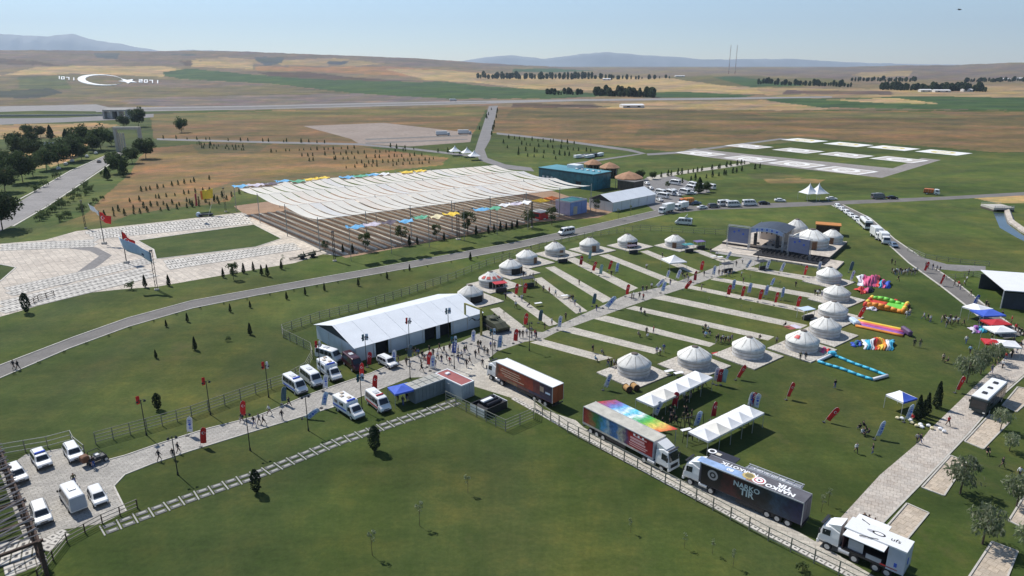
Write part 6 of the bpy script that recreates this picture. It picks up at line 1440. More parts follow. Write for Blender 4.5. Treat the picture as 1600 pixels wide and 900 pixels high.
# ================================================================ PEOPLE
def person_mesh(pose, seed):
    """one continuous body grown from a skeleton; faces sorted into skin, top, trousers, hair, shoes"""
    rnd = random.Random(seed)
    V = []; E = []; Rr = []
    def pt(p, r, par=None):
        V.append(p); Rr.append(r)
        if par is not None: E.append((par, len(V)-1))
        return len(V)-1
    sit = pose == 'sit'; st = {'stand': .06, 'walk': .30, 'stride': .38, 'sit': 0, 'reach': .08}[pose]
    hz = .48 if sit else .95
    pel = pt((0, 0, hz), .135); sp = pt((.01, 0, hz+.22), .125, pel); ch = pt((.0, 0, hz+.42), .15, sp); nk = pt((.02, 0, hz+.55), .06, ch)
    hd = pt((.03, 0, hz+.63), .085, nk); h2 = pt((.035, 0, hz+.72), .095, hd); pt((.03, 0, hz+.79), .06, h2); pt((.135, 0, hz+.685), .012, h2)
    for s in (-1, 1):
        pt((.03, s*.10, hz+.70), .014, h2)
        f = s*st
        if sit:
            kn = pt((.42, s*.14, .50), .075, pt((.05, s*.11, hz), .10, pel)); an = pt((.46, s*.13, .10), .05, kn); pt((.60, s*.13, .05), .04, an)
        else:
            hp = pt((0, s*.10, hz-.06), .10, pel); kn = pt((f*.55+.03, s*.10, .50), .07, hp); an = pt((f-(.06 if f < 0 else 0), s*.10, .10+(.06 if f < 0 else 0)), .045, kn); pt((f+.15-(.05 if f < 0 else 0), s*.12, .045+(.0 if f > 0 else .04)), .038, an)
        sh = pt((0, s*.20, hz+.44), .068, ch)
        if pose == 'reach' and s > 0: el, wr = (.20, s*.26, hz+.30), (.42, s*.20, hz+.38)
        elif sit: el, wr = (.08, s*.27, hz+.20), (.32, s*.18, hz+.08)
        else: el, wr = (-f*.28-.02, s*.27, hz+.18), (-f*.55+.07, s*.27, hz-.05)
        e_ = pt(el, .052, sh); w_ = pt(wr, .034, e_)
        d = (Vector(wr)-Vector(el)).normalized(); pm = Vector(wr)+d*.08; p_ = pt(tuple(pm), .036, w_)
        side = Vector((1, 0, 0)) if abs(d.x) < .8 else Vector((0, 1, 0)); side = (side-d*side.dot(d)).normalized(); inn = Vector((0, -s, 0))
        for k in range(4):
            o = side*(.033-.022*k); ln = (.075, .085, .08, .062)[k]
            k1 = pt(tuple(pm+o+d*.035), .0095, p_); k2 = pt(tuple(pm+o*1.1+d*(.035+ln*.55)+inn*.012), .009, k1); pt(tuple(pm+o*1.1+d*(.035+ln)+inn*.032), .008, k2)
        t1 = pt(tuple(Vector(wr)+d*.035+side*.045), .011, w_); pt(tuple(Vector(wr)+d*.085+side*.068+inn*.015), .0095, t1)
    me = bpy.data.meshes.new('person'); me.from_pydata(V, E, []); o = bpy.data.objects.new('person', me); COL.objects.link(o)
    sk = o.modifiers.new('skin', 'SKIN'); sk.use_smooth_shade = True
    for i, v in enumerate(me.skin_vertices[0].data): v.radius = (Rr[i], Rr[i]); v.use_root = (i == 0)
    for i in (0, 1, 2): me.skin_vertices[0].data[i].radius = (Rr[i]*.78, Rr[i]*1.12)
    sb = o.modifiers.new('sub', 'SUBSURF'); sb.levels = 1; sb.render_levels = 1
    bpy.context.view_layer.update()
    m2 = bpy.data.meshes.new_from_object(o.evaluated_get(bpy.context.evaluated_depsgraph_get()))
    bpy.data.objects.remove(o)
    m2.name = 'person'; m2.materials.clear()
    for k in range(5): m2.materials.append(None)
    mi = []
    for p in m2.polygons:
        c = p.center
        wrist = abs(c.y) > .15 and (c.z < hz+.02 if not (sit or (pose == 'reach' and c.y > 0)) else c.x > (.26 if sit else .36)) and not (sit and c.z < hz-.05)
        if c.z > hz+.74 or (c.z > hz+.62 and c.x < .01): k = 3
        elif c.z > hz+.53: k = 0
        elif wrist: k = 0
        elif c.z < .09: k = 4
        elif c.z < hz+.04 or (sit and c.x > .15 and c.z < hz+.08): k = 2
        else: k = 1
        mi.append(k)
    m2.polygons.foreach_set('material_index', mi); m2.polygons.foreach_set('use_smooth', [True]*len(mi)); m2.update()
    return m2
POSES = {p: person_mesh(p, i) for i, p in enumerate(('stand', 'walk', 'stride', 'sit', 'reach'))}
CL = {'dark': (.02, .02, .026), 'black': (.012, .012, .014), 'white': (.62, .62, .62), 'red': (.42, .03, .03), 'blue': (.04, .08, .26), 'grey': (.2, .2, .21), 'green': (.05, .12, .06), 'beige': (.42, .35, .26), 'light blue': (.22, .38, .55), 'olive': (.09, .09, .045)}
cm_ = {k: M('cloth_'+k.replace(' ', '_'), v, .85, .15, 4) for k, v in CL.items()}
skin = M('skin', (.42, .25, .17), .6, .06, 6); hair = M('dark_hair', (.02, .015, .012), .6, .2, 8); shoe = M('shoe_leather', (.025, .022, .02), .5, .2, 5)
prn = random.Random(11)
def person(x, y, top, lab, grp=None, pose=None, legs=None, rz=None):
    o = bpy.data.objects.new('person', POSES[pose or prn.choice(['stand', 'stand', 'walk', 'stride', 'reach'])]); COL.objects.link(o)
    for k, m_ in enumerate((skin, cm_[top], cm_[legs or prn.choice(['dark', 'dark', 'black', 'blue', 'grey'])], hair, shoe)):
        o.material_slots[k].link = 'OBJECT'; o.material_slots[k].material = m_
    o.location = G(x, y)+Vector((0, 0, .03)); o.rotation_euler = (0, 0, prn.uniform(0, 6.28) if rz is None else rz)
    s = prn.uniform(.98, 1.08); o.scale = (s*1.04, s*1.04, s)
    return tag(o, lab, 'person', grp)
for x, y, c, p, lab in [
    (117, 758, 'olive', 'walk', 'person in olive clothes walking alone across the car lot'), (147, 731, 'dark', 'stand', 'person in dark clothes standing beside the buggy at the street mouth'),
    (249, 720, 'dark', 'stride', 'person in dark clothes striding on the street nearest the car lot'), (271, 717, 'black', 'stand', 'person in black standing left in the pair before the red banner'), (279, 708, 'dark', 'walk', 'person in dark clothes right in the pair before the red banner'),
    (378, 660, 'dark', 'walk', 'person in dark clothes beside the red feather flag on the street edge'), (397, 666, 'dark', 'stride', 'person walking mid-street just right of the black lamp post'), (405, 662, 'grey', 'walk', 'person in grey, left one of two walking close together mid-street'), (412, 664, 'dark', 'stride', 'person in dark clothes, right one of two walking close together mid-street'),
    (421, 648, 'white', 'stride', 'person in a white top walking near the dark teal feather flag'), (452, 636, 'dark', 'stride', 'person in dark clothes walking past the leftmost white minibus'), (441, 656, 'dark', 'walk', 'person in dark clothes walking alone below the leftmost minibus'),
    (677, 557, 'dark', 'stand', 'person in dark clothes standing before the marquee doors, left of another'), (694, 553, 'dark', 'walk', 'person in dark clothes alone on the forecourt before the last marquee door'), (729, 574, 'dark', 'stride', 'person in dark clothes, lower of two striding across the forecourt'), (734, 569, 'black', 'stride', 'person in black, upper of two striding across the forecourt'), (754, 574, 'dark', 'walk', 'person in dark clothes walking before the orange trailer cab'),
    (783, 538, 'dark', 'walk', 'person in dark clothes alone near the crossing lawn corner'), (22, 577, 'dark', 'walk', 'person in dark clothes, left one of two walking on the asphalt road'), (29, 578, 'black', 'walk', 'person in black, right one of two walking on the asphalt road'),
    (827, 480, 'dark', 'sit', 'person in dark clothes sitting on the path below the yurt with the red roof'), (849, 456, 'grey', 'stand', 'person in grey standing alone on the path below the second far yurt'), (868, 463, 'white', 'walk', 'person in white walking on the path right of a grey-clad person'),
    (1004, 456, 'dark', 'stand', 'person in dark clothes, left one of two at the tilted white flag'), (1010, 456, 'black', 'stand', 'person in black, right one of two at the tilted white flag'), (1001, 490, 'dark', 'walk', 'taller person in dark clothes at the start of the fourth path'), (1007, 493, 'dark', 'sit', 'person crouching at the start of the fourth garden path'),
    (1096, 454, 'grey', 'stand', 'person in grey standing alone on the path left of the red flags'), (1021, 521, 'red', 'stand', 'person in red standing on the third garden path'), (997, 526, 'beige', 'sit', 'person in beige sitting on the grass between the second and third paths'), (1012, 529, 'white', 'sit', 'person in white sitting on the grass with a dark-clad companion'), (1010, 524, 'dark', 'stand', 'person in dark clothes standing by the white-clad sitter on the grass'),
    (1187, 531, 'dark', 'sit', 'person sitting at the end of the fourth garden path'), (1213, 538, 'grey', 'stand', 'person in grey standing on the pad left of the red-streaked yurt'), (1227, 511, 'black', 'sit', 'person in black lying back on the path beside red rugs'), (1243, 449, 'black', 'stand', 'person in black standing alone on the grass below the stage terrace'), (1161, 443, 'dark', 'stand', 'person in dark clothes on the path below the small trees, near the axis'),
    (1178, 390, 'black', 'stand', 'person in black, left one of two standing before the stage'), (1185, 390, 'black', 'stand', 'person in black, right one of two standing before the stage'), (1184, 409, 'dark', 'walk', 'person in dark clothes walking at the top end of the main axis'), (1403, 440, 'dark', 'walk', 'person in dark clothes apart from the crowd, near the blue inflatable'),
    (1428, 542, 'dark', 'stand', 'person in dark clothes, left one of two on the lawn right of the colourful inflatable'), (1437, 543, 'olive', 'stand', 'person in olive, right one of two on the lawn right of the colourful inflatable'), (1509, 537, 'white', 'walk', 'person in white walking on the lawn left of the small red canopy'), (1515, 553, 'light blue', 'walk', 'person in light blue at the trees left of the red canopy'), (1473, 566, 'beige', 'stand', 'person in beige, left one of two on the open lawn'), (1481, 568, 'dark', 'sit', 'dark-clad person crouching beside the beige-clad one on the lawn'),
    (1304, 607, 'black', 'stand', 'person in black standing alone below the blue inflatable frame'), (1250, 563, 'olive', 'stand', 'person in olive, left one of two below the red-streaked yurt'), (1258, 563, 'dark', 'stand', 'person in dark clothes, right one of two below the red-streaked yurt'), (1337, 708, 'white', 'walk', 'person in a white top walking alone on the lawn above the promenade'), (1363, 709, 'dark', 'stand', 'thin dark-clad person standing below the pale blue feather flag'),
    (1481, 666, 'red', 'walk', 'person in red walking alone on the promenade below the bus'), (1432, 693, 'grey', 'walk', 'person in grey, left one of two walking at the promenade edge'), (1437, 694, 'dark', 'walk', 'person in dark clothes, right one of two walking at the promenade edge'), (1425, 657, 'red', 'sit', 'person in red sitting by the blue and white canopy'), (1565, 731, 'dark', 'walk', 'person in dark clothes walking on the grass right of the promenade trees'), (1542, 710, 'dark', 'sit', 'person sitting at the corner of a beige slab below the bus'), (1592, 746, 'white', 'walk', 'person with a white cap walking at the right edge of the grass'),
    (1348, 820, 'black', 'stand', 'person in black, left one of those behind the white display truck'), (1355, 824, 'dark', 'reach', 'person in dark clothes in the middle of those behind the white display truck'), (1364, 829, 'red', 'stand', 'person in red, right one of those behind the white display truck'), (1380, 840, 'green', 'stand', 'person in green half hidden behind the flap of the white display truck'),
    (930, 565, 'light blue', 'sit', 'person in light blue sitting on the first path by the yurt'), (926, 551, 'dark', 'stand', 'person in dark clothes standing beside the first garden path'), (940, 554, 'grey', 'sit', 'person in grey sitting on the grass above the first path'), (1037, 550, 'blue', 'walk', 'person in blue walking at the end of the second path')]:
    person(x, y, c, lab, None, p)
for phrase, cat_, pts in [
    ('in the forecourt group beside the red and white banners', 0, [(658, 573, 'black'), (660, 561, 'dark'), (664, 567, 'black'), (668, 569, 'red'), (672, 572, 'white'), (680, 575, 'dark'), (659, 581, 'dark')]),
    ('in the shade just outside the second marquee door', 0, [(645, 553, 'black'), (650, 556, 'dark'), (654, 558, 'blue')]),
    ('in the group before the last marquee door', 0, [(703, 549, 'black'), (708, 550, 'beige'), (712, 549, 'dark'), (716, 551, 'white'), (726, 553, 'olive'), (729, 551, 'dark')]),
    ('beside the white feather flag near the camouflaged stand', 0, [(747, 543, 'olive'), (751, 545, 'dark'), (767, 546, 'blue'), (773, 546, 'grey')]),
    ('in the group at the crossing beside the red feather flag', 0, [(808, 533, 'dark'), (812, 528, 'black'), (817, 528, 'black'), (823, 525, 'white'), (830, 523, 'grey'), (831, 529, 'dark'), (836, 527, 'red'), (838, 530, 'dark')]),
    ('in front of the yurt with the red roof', 0, [(775, 450, 'dark'), (780, 451, 'black'), (785, 450, 'white'), (788, 448, 'dark')]),
    ('in the group at the stall before the third far yurt', 0, [(818, 433, 'dark'), (822, 434, 'white'), (828, 438, 'dark'), (833, 436, 'grey'), (815, 471, 'white')]),
    ('in the small path group left of the dark teal flag', 0, [(889, 470, 'white'), (892, 471, 'dark'), (895, 471, 'black'), (898, 478, 'blue')]),
    ('in the row on the main axis beside the lawn corner', 0, [(987, 468, 'dark'), (990, 467, 'white'), (999, 467, 'black'), (1005, 469, 'red')]),
    ('by the white lone canopy beside the axis', 0, [(1066, 435, 'dark'), (1069, 438, 'black'), (1062, 432, 'white'), (1073, 436, 'dark')]),
    ('in the row near the top of the axis below the stage', 0, [(1123, 430, 'black'), (1128, 431, 'black'), (1133, 430, 'dark'), (1137, 432, 'white'), (1143, 431, 'beige'), (1158, 433, 'white')]),
    ('sitting in the circle between the third and fourth paths', 0, [(1097, 517, 'green'), (1102, 514, 'dark'), (1106, 518, 'white'), (1108, 523, 'olive'), (1103, 526, 'light blue'), (1098, 524, 'dark')]),
    ('in the crowd at the left of the third white yurt', 0, [(1119, 536, 'black'), (1122, 534, 'dark'), (1126, 537, 'black'), (1129, 535, 'white'), (1133, 537, 'dark'), (1137, 536, 'white'), (1140, 538, 'dark'), (1143, 534, 'grey')]),
    ('in the group left of the yurt by the bouncy castle', 0, [(1273, 462, 'black'), (1277, 463, 'white'), (1280, 461, 'black'), (1284, 463, 'white'), (1288, 463, 'grey')]),
    ('in the crowd lined up on the lawn beside the side road', 0, [(1393, 413, 'black'), (1398, 415, 'dark')]+[(1393+2.6*i, 427+(i*7 % 5)*.9, ['dark', 'white', 'black', 'white', 'grey', 'dark'][i % 6]) for i in range(16)]),
    ('walking along the left end of the shed path', 0, [(1446, 419, 'dark'), (1450, 420, 'blue'), (1457, 421, 'black'), (1463, 424, 'grey'), (1468, 425, 'dark')]),
    ('on the verge between side road and white-roofed shed', 0, [(1491, 447, 'olive'), (1500, 453, 'dark'), (1506, 447, 'white'), (1513, 431, 'dark'), (1516, 463, 'black'), (1510, 441, 'white'), (1497, 449, 'red')]),
    ('on the far side of the road behind the stalls', 0, [(1540, 480, 'dark'), (1543, 483, 'black'), (1565, 497, 'dark'), (1580, 505, 'red'), (1586, 518, 'red'), (1590, 522, 'dark'), (1594, 524, 'black'), (1598, 526, 'dark')]),
    ('under and around the roadside stalls', 0, [(1528, 512, 'dark'), (1533, 515, 'black'), (1538, 513, 'dark'), (1543, 516, 'blue'), (1548, 535, 'dark'), (1556, 541, 'black'), (1564, 543, 'dark'), (1572, 545, 'white'), (1562, 565, 'dark'), (1570, 563, 'red'), (1578, 548, 'white'), (1582, 540, 'dark')]),
    ('in the trio on the lawn right of the bouncy castle', 0, [(1443, 499, 'white'), (1449, 501, 'dark'), (1453, 504, 'white')]),
    ('in the tight lawn group left of the roadside stalls', 0, [(1471, 504, 'beige'), (1475, 503, 'dark'), (1480, 506, 'white'), (1484, 503, 'black'), (1489, 507, 'white'), (1478, 512, 'black'), (1492, 504, 'dark'), (1496, 507, 'white'), (1505, 509, 'dark'), (1483, 509, 'grey')]),
    ('at the right end of the bouncy castle', 0, [(1416, 497, 'white'), (1421, 494, 'beige'), (1419, 487, 'dark')]),
    ('seated with others on the lawn left of the pale blue flag', 0, [(1343, 673, 'black'), (1348, 669, 'black'), (1351, 679, 'dark'), (1357, 681, 'black'), (1346, 680, 'white')]),
    ('crowding under the five-peak canopy nearer the yurts', 0, [(1057, 633, 'red'), (1063, 622, 'red'), (1068, 626, 'white'), (1072, 631, 'dark'), (1075, 617, 'dark'), (1083, 613, 'red'), (1090, 611, 'red'), (1097, 607, 'blue'), (1085, 607, 'dark'), (1101, 604, 'red'), (1079, 622, 'dark'), (1093, 604, 'white')]),
    ('standing between the two long canopies', 0, [(1047, 651, 'black'), (1052, 656, 'dark'), (1048, 663, 'black'), (1056, 665, 'dark'), (1072, 650, 'dark'), (1074, 661, 'black'), (1080, 655, 'dark'), (1054, 648, 'green'), (1068, 658, 'olive')]),
    ('beside the rainbow awning of the red truck', 0, [(1024, 669, 'dark'), (1030, 673, 'white'), (1034, 668, 'black'), (1039, 675, 'dark')]),
    ('under the five-peak canopy nearer the black truck', 0, [(1156, 663, 'red'), (1163, 662, 'red'), (1168, 664, 'dark'), (1176, 660, 'light blue'), (1148, 666, 'dark')]),
    ('at the left side of the yurt nearest the orange trailer', 0, [(950, 573, 'black'), (955, 575, 'black'), (959, 574, 'white'), (963, 576, 'dark')]),
    ('at the left edge of the yurt beside the rug', 0, [(1026, 554, 'blue'), (1031, 555, 'white')]),
    ('beside the white off-road car at the marquee', 0, [(616, 566, 'black'), (623, 569, 'olive')]),
    ('under the royal blue canopy by the grey container', 0, [(622, 628, 'black'), (630, 634, 'dark'), (636, 628, 'black')]),
    ('strolling on the forecourt before the marquee', 0, [(684, 562, 'white'), (690, 567, 'dark'), (698, 563, 'grey'), (703, 570, 'red'), (716, 566, 'dark'), (721, 561, 'white'), (743, 560, 'dark'), (748, 555, 'black'), (757, 553, 'beige'), (762, 557, 'dark'), (687, 549, 'dark'), (671, 552, 'black'), (635, 571, 'dark'), (641, 575, 'white')]),
    ('walking along the main garden axis', 0, [(851, 515, 'dark'), (862, 508, 'white'), (884, 500, 'dark'), (906, 492, 'grey'), (932, 486, 'dark'), (955, 474, 'black'), (1018, 452, 'white'), (1047, 446, 'dark'), (1075, 440, 'grey'), (1100, 432, 'dark'), (1150, 417, 'dark'), (1160, 412, 'white')]),
    ('walking on the far garden paths', 0, [(790, 468, 'dark'), (806, 482, 'white'), (838, 448, 'dark'), (858, 459, 'red'), (905, 446, 'dark'), (930, 420, 'grey'), (955, 432, 'dark'), (1010, 421, 'white'), (1035, 403, 'dark'), (1060, 411, 'black'), (1110, 396, 'dark'), (1120, 402, 'white')]),
    ('along the promenade by the red and white canopies', 0, [(1558, 572, 'dark'), (1566, 576, 'white'), (1580, 560, 'black'), (1588, 552, 'red'), (1594, 545, 'dark'), (1549, 583, 'grey')]),
    ('gathered round the armoured vehicle', 0, [(772, 500, 'olive'), (780, 505, 'dark'), (768, 512, 'olive')])]:
    for x, y, c in pts:
        person(x, y, c, 'person in %s clothes %s' % (c, phrase) if c not in ('black', 'white', 'red', 'blue') else 'person in %s %s' % (c, phrase), 'people '+phrase, 'sit' if 'sitting' in phrase or 'seated' in phrase else None)
# ================================================================ FEATHER FLAGS
FH = 3.4
def feather(kind, seed):
    rnd = random.Random(seed)
    t = thing('feather_flag', (0, 0, -90), 0, 'x', 'flag', 'feather flags standing on the grounds')
    lean = .35
    def sp(f): return Vector((lean*f**2*1.1+(.35*max(0, f-.85)/.15*.6 if f > .85 else 0), 0, FH*f-.18*max(0, (f-.85)/.15)**2))
    MB().path([tuple(sp(k/10)) for k in range(11)], .025, 5).obj('pole', alu, t)
    MB().rbox((0, 0, .06), (.5, .5, .12), .03).obj('base', dark, t)
    mt_ = {'r': red, 'd': M('crimson_flag_cloth', (.36, .02, .03), .8, .12, 1.5), 'w': M('white_flag_cloth', (.68, .69, .72), .8, .06, 1.5), 'b': M('light_blue_flag_cloth', (.42, .52, .66), .8, .1, 1.5), 't': M('petrol_flag_cloth', (.06, .11, .14), .8, .12, 1.5), 'g': M('pale_teal_flag_cloth', (.28, .42, .42), .8, .1, 1.5), 'n': M('royal_flag_cloth', (.04, .09, .4), .8, .1, 1.5)}[kind]
    rows = []
    for k in range(11):
        f = .20+.80*k/10; p = sp(f); w = .82*(1-max(0, (f-.80)/.20)**2*.7)
        rows.append([(p.x+w*j/4, .10*math.sin(j*1.3+k*.55+seed), p.z+(-.08*j/4)) for j in range(5)])
    MB().grid(rows).obj('sail', mt_, t, smooth=True, thick=.015)
    if kind in 'rd':
        for z in (2.35,):
            o_, i_ = crescent_poly(.62, z, .22); n = len(o_); mb = MB()
            for s_ in (-1, 1):
                mb.add([(p[0], s_*.14, p[1]) for p in o_+i_], [(i, i+1, n+i+1, n+i) for i in range(n-1)]); mb.add([(p[0], s_*.14, p[1]) for p in star_poly(.86, z, .11)], [tuple(range(10))])
            mb.obj('crescent_star', fabric_white, t)
    elif kind in 'wbn':
        mb = MB()
        for s_ in (-1, 1):
            for z, w in ((2.6, .42), (2.35, .46), (1.5, .36), (1.25, .42)): mb.box((.58, s_*.13, z), (w, .01, .10))
            mb.add([(.58+.2*math.cos(a*.7854), s_*.14, 1.95+.2*math.sin(a*.7854)) for a in range(8)], [tuple(range(8))])
        mb.obj('print', bluem if kind != 'n' else fabric_white, t)
    return t
FP = {}
def flag(x, y, kind, lab, lean=0.0, sc=1.0, rz=None):
    if kind not in FP: FP[kind] = feather(kind, len(FP)+1)
    o = dup(FP[kind], G(x, y), prn.uniform(-.35, .35) if rz is None else rz, lab, None, sc)
    o.rotation_euler = (0, lean, o.rotation_euler.z)
    return o
for a in [
    (293, 681, 'w', 'white feather flag at the street edge left of a red banner'), (314, 699, 'r', 'upright red banner flag with white emblem at the lower street edge'), (376, 655, 'r', 'red feather flag with crescent beside a lamp post at the street'), (440, 632, 't', 'dark teal feather flag beside the leftmost white minibus'), (505, 612, 'w', 'white feather flag beside the plain white minibus'), (502, 638, 'b', 'pale blue feather flag on the street left of the largest ambulance', .12), (472, 655, 'b', 'pale blue flag leaning low over the street edge', .8),
    (562, 592, 'r', 'large red feather flag with crescent in front of the wine-red car'), (574, 574, 'd', 'dark red feather flag at the near marquee corner'), (582, 612, 'r', 'red feather flag on the street above the ambulance with the red light'), (667, 574, 'r', 'red feather flag in the group at the marquee forecourt'), (672, 580, 'w', 'white feather flag in the group at the marquee forecourt'), (736, 538, 'w', 'white feather flag before the camouflaged stand'), (777, 548, 'b', 'pale blue feather flag beside the lamp near the orange trailer'), (706, 556, 'n', 'royal blue feather flag before the last marquee door'), (637, 562, 't', 'dark teal feather flag at the middle marquee doors'), (612, 571, 'w', 'slim white feather flag right of the white off-road car'),
    (802, 537, 'r', 'bright red feather flag at the crossing beside a dark group'), (818, 511, 'r', 'red feather flag on the lawn edge above the crossing group'), (841, 505, 't', 'dark petrol feather flag where the second far path meets the axis'), (871, 516, 'w', 'white feather flag at the start of the second garden path'), (804, 463, 'r', 'red feather flag below the yurt with dark open front, left of a pair'), (817, 462, 'r', 'red feather flag below the yurt with dark open front, right of a pair'), (925, 479, 't', 'dark petrol feather flag at the end of the third far path'), (942, 482, 'b', 'tall pale blue flag leaning far right over the axis', .55, 1.25), (977, 464, 'r', 'red feather flag at the axis end of the fifth far path'),
    (905, 417, 'd', 'dark red feather flag leftmost in the row below the grey closed yurt'), (924, 426, 'r', 'red feather flag second from the left in the row below the grey closed yurt', .15), (936, 431, 'g', 'pale teal feather flag between two red ones below the grey closed yurt'), (949, 424, 'r', 'red feather flag right of the pale teal one below the grey closed yurt', .15), (961, 428, 'b', 'light blue feather flag at the right end of the row below the grey closed yurt'), (919, 408, 'g', 'pale teal feather flag directly below the grey closed yurt'),
    (1093, 425, 'r', 'bright red feather flag at the upper side of the axis near the stage'), (1112, 433, 'w', 'white feather flag standing at the middle of the axis'), (1083, 442, 'd', 'dark red feather flag beside the lone white canopy group'), (1067, 453, 'r', 'red feather flag leaning right over the lower axis edge', .4), (1055, 438, 'w', 'tall white feather flag below the lone white canopy', .15), (1040, 436, 'w', 'small white feather flag left of the lone white canopy', .1, .8), (1022, 449, 'w', 'white flag leaning far right at the axis', .6), (1032, 458, 'b', 'pale blue feather flag at the axis beside the leaning white one', .1), (1163, 421, 'w', 'white feather flag leaning at the top end of the axis', .4), (1132, 408, 'w', 'white feather flag leaning on the grass left of the stage steps', .35), (1195, 423, 'w', 'white feather flag on the grass below the stage steps, left one of two', .1), (1217, 427, 'w', 'white feather flag on the grass below the stage steps, right one of two', .15),
    (1142, 456, 'b', 'light blue feather flag first from the left in the row of flags'), (1135, 464, 'r', 'red feather flag first from the left in the row of flags'), (1167, 461, 'b', 'light blue feather flag second from the left in the row of flags'), (1157, 467, 'r', 'red feather flag second from the left in the row of flags'), (1193, 465, 'b', 'light blue feather flag third from the left in the row of flags'), (1184, 472, 'r', 'red feather flag third from the left in the row of flags'), (1219, 469, 'b', 'light blue feather flag last in the row of flags'), (1209, 477, 'r', 'red feather flag fourth from the left in the row of flags'), (1243, 483, 'r', 'red feather flag at the right end of the row of flags'), (1202, 448, 'b', 'small light blue feather flag alone above the row of flags', .2, .8),
    (1276, 426, 'w', 'white feather flag behind the yurt nearest the stage'), (1255, 433, 'r', 'red feather flag left of the yurt nearest the stage'), (1327, 441, 'w', 'white feather flag right of the yurt nearest the stage', .1), (1326, 426, 't', 'dark feather flag on the grass right of the stage platform'), (942, 610, 'w', 'white feather flag with reddish print above the rainbow awning', .2), (1119, 602, 'd', 'dark red feather flag between two white ones at the canopy end'), (1114, 600, 'w', 'white feather flag left of the dark red one at the canopy end'), (1126, 602, 'g', 'pale green-white feather flag right of the dark red one at the canopy end'), (1149, 594, 'r', 'red feather flag leaning right on the lawn below the third yurt', .35), (1228, 625, 'r', 'red feather flag standing alone on the open lawn', .15),
    (1167, 640, 'w', 'white feather flag behind the lower long canopy, left of a red one'), (1171, 641, 'd', 'dark red feather flag behind the lower long canopy'), (1176, 642, 'w', 'white feather flag behind the lower long canopy, right of a red one'), (1110, 657, 'd', 'dark red feather flag at the left end of the lower long canopy'), (1049, 639, 'd', 'large dark red feather flag under the edge of the upper long canopy'), (1018, 652, 'w', 'white feather flag at the corner of the rainbow awning', .2), (1082, 671, 'b', 'pale feather flag left of the lower long canopy', .15), (1287, 660, 'r', 'red feather flag leaning over on the lawn left of the seated group', .4), (1366, 687, 'b', 'pale blue feather flag beside the seated group on the lawn', .25), (1412, 660, 'b', 'pale lilac-blue feather flag in front of the blue and white canopy', .2), (1492, 614, 'r', 'orange-red feather flag at the promenade left of the bus', .15), (1338, 499, 'r', 'red feather flag beside the yurt level with the striped slide', .2), (1442, 426, 'r', 'red feather flag on the lawn side of the side road', .15), (1467, 447, 'r', 'red feather flag standing at the kerb of the side road', .15), (1518, 480, 'n', 'royal blue feather flag beside the white roadside stall', .15)]:
    flag(*a)
# ================================================================ INFLATABLES
def padded(name, q, z, th, mat, parent, n=(6, 3)):
    P = [Vector(p) for p in q]
    rows = []
    for i in range(n[0]+1):
        rows.append([tuple((P[0]*(1-i/n[0])+P[1]*(i/n[0]))*(1-j/n[1])+(P[3]*(1-i/n[0])+P[2]*(i/n[0]))*(j/n[1])+Vector((0, 0, z+th*math.sin(math.pi*j/n[1])**.5 if 0 < j < n[1] else z))) for j in range(n[1]+1)])
    return MB().grid(rows).obj(name, mat, parent, smooth=True, thick=.1)
cyan = M('cyan_inflatable', (.06, .42, .6), .45, .12, .6); pinkm = M('pink_inflatable', (.62, .10, .22), .5, .2, .7); limem = M('lime_inflatable', (.16, .55, .06), .45, .12, .7); violet = M('violet_inflatable', (.34, .12, .42), .5, .2, .7); orm = M('orange_inflatable', (.72, .25, .03), .5, .12, .7); redi = M('red_inflatable', (.6, .05, .03), .45, .12, .7); yel = M('yellow_inflatable', (.75, .55, .06), .5, .1, .7); whi = M('white_inflatable', (.72, .72, .74), .5, .06, .7)
o = G(1333, 576); t = thing('inflatable_track', o, 0, 'long cyan inflatable frame lying flat on the lawn, white at both ends', 'inflatable')
pts = [(1278, 566), (1300, 556), (1386, 589), (1364, 595)]; Pg = [G(*p)-o for p in pts]
for a, b_ in ((1, 2), (3, 0)):
    n = 7
    for k in range(n):
        p, q = Pg[a].lerp(Pg[b_], k/n), Pg[a].lerp(Pg[b_], (k+1)/n); MB().tube((p.x, p.y+.25*math.sin(k*1.3+a), .26), (q.x, q.y+.25*math.sin((k+1)*1.3+a), .26), .25, 10, .27).obj('tube', cyan, t, smooth=True)
for a, b_ in ((0, 1), (2, 3)): MB().tube((Pg[a].x, Pg[a].y, .3), (Pg[b_].x, Pg[b_].y, .3), .3, 10).obj('end_tube', whi, t, smooth=True)
MB().rbox((Pg[1].x, Pg[1].y, .5), (1.4, 1.0, .9), .2).obj('end_block', cyan, t)
o = G(1375, 513); t = thing('inflatable_slide', o, 0, 'long striped orange and violet inflatable slide lying on the lawn', 'inflatable')
c0, c1, c2, c3 = [G(*p)-o for p in ((1341, 501), (1417, 517), (1410, 527), (1336, 511))]
for k, m_ in enumerate((yel, orm, pinkm, violet, violet, orm)):
    f0, f1 = k/6, (k+1)/6; padded('stripe', [c0.lerp(c3, f0), c1.lerp(c2, f0), c1.lerp(c2, f1), c0.lerp(c3, f1)], .1, .35 if m_ is not violet else .2, m_, t)
MB().rbox((c0.lerp(c3, .5).x-.6, c0.lerp(c3, .5).y, .6), (1.4, 3.2, 1.1), .3).obj('end_cushion', paleblue, t); MB().rbox((c1.lerp(c2, .5).x+.3, c1.lerp(c2, .5).y, .7), (.9, 3.4, 1.3), .3).obj('end_cushion', M('dark_violet_cushion', (.1, .06, .13), .5, .2, 1), t)
o = G(1384, 478); t = thing('bouncy_castle', o, 0, 'red, green and orange bouncy castle half inflated beside the yurts', 'inflatable')
c0, c1, c2, c3 = [G(*p)-o for p in ((1362, 470), (1417, 480), (1411, 490), (1352, 480))]
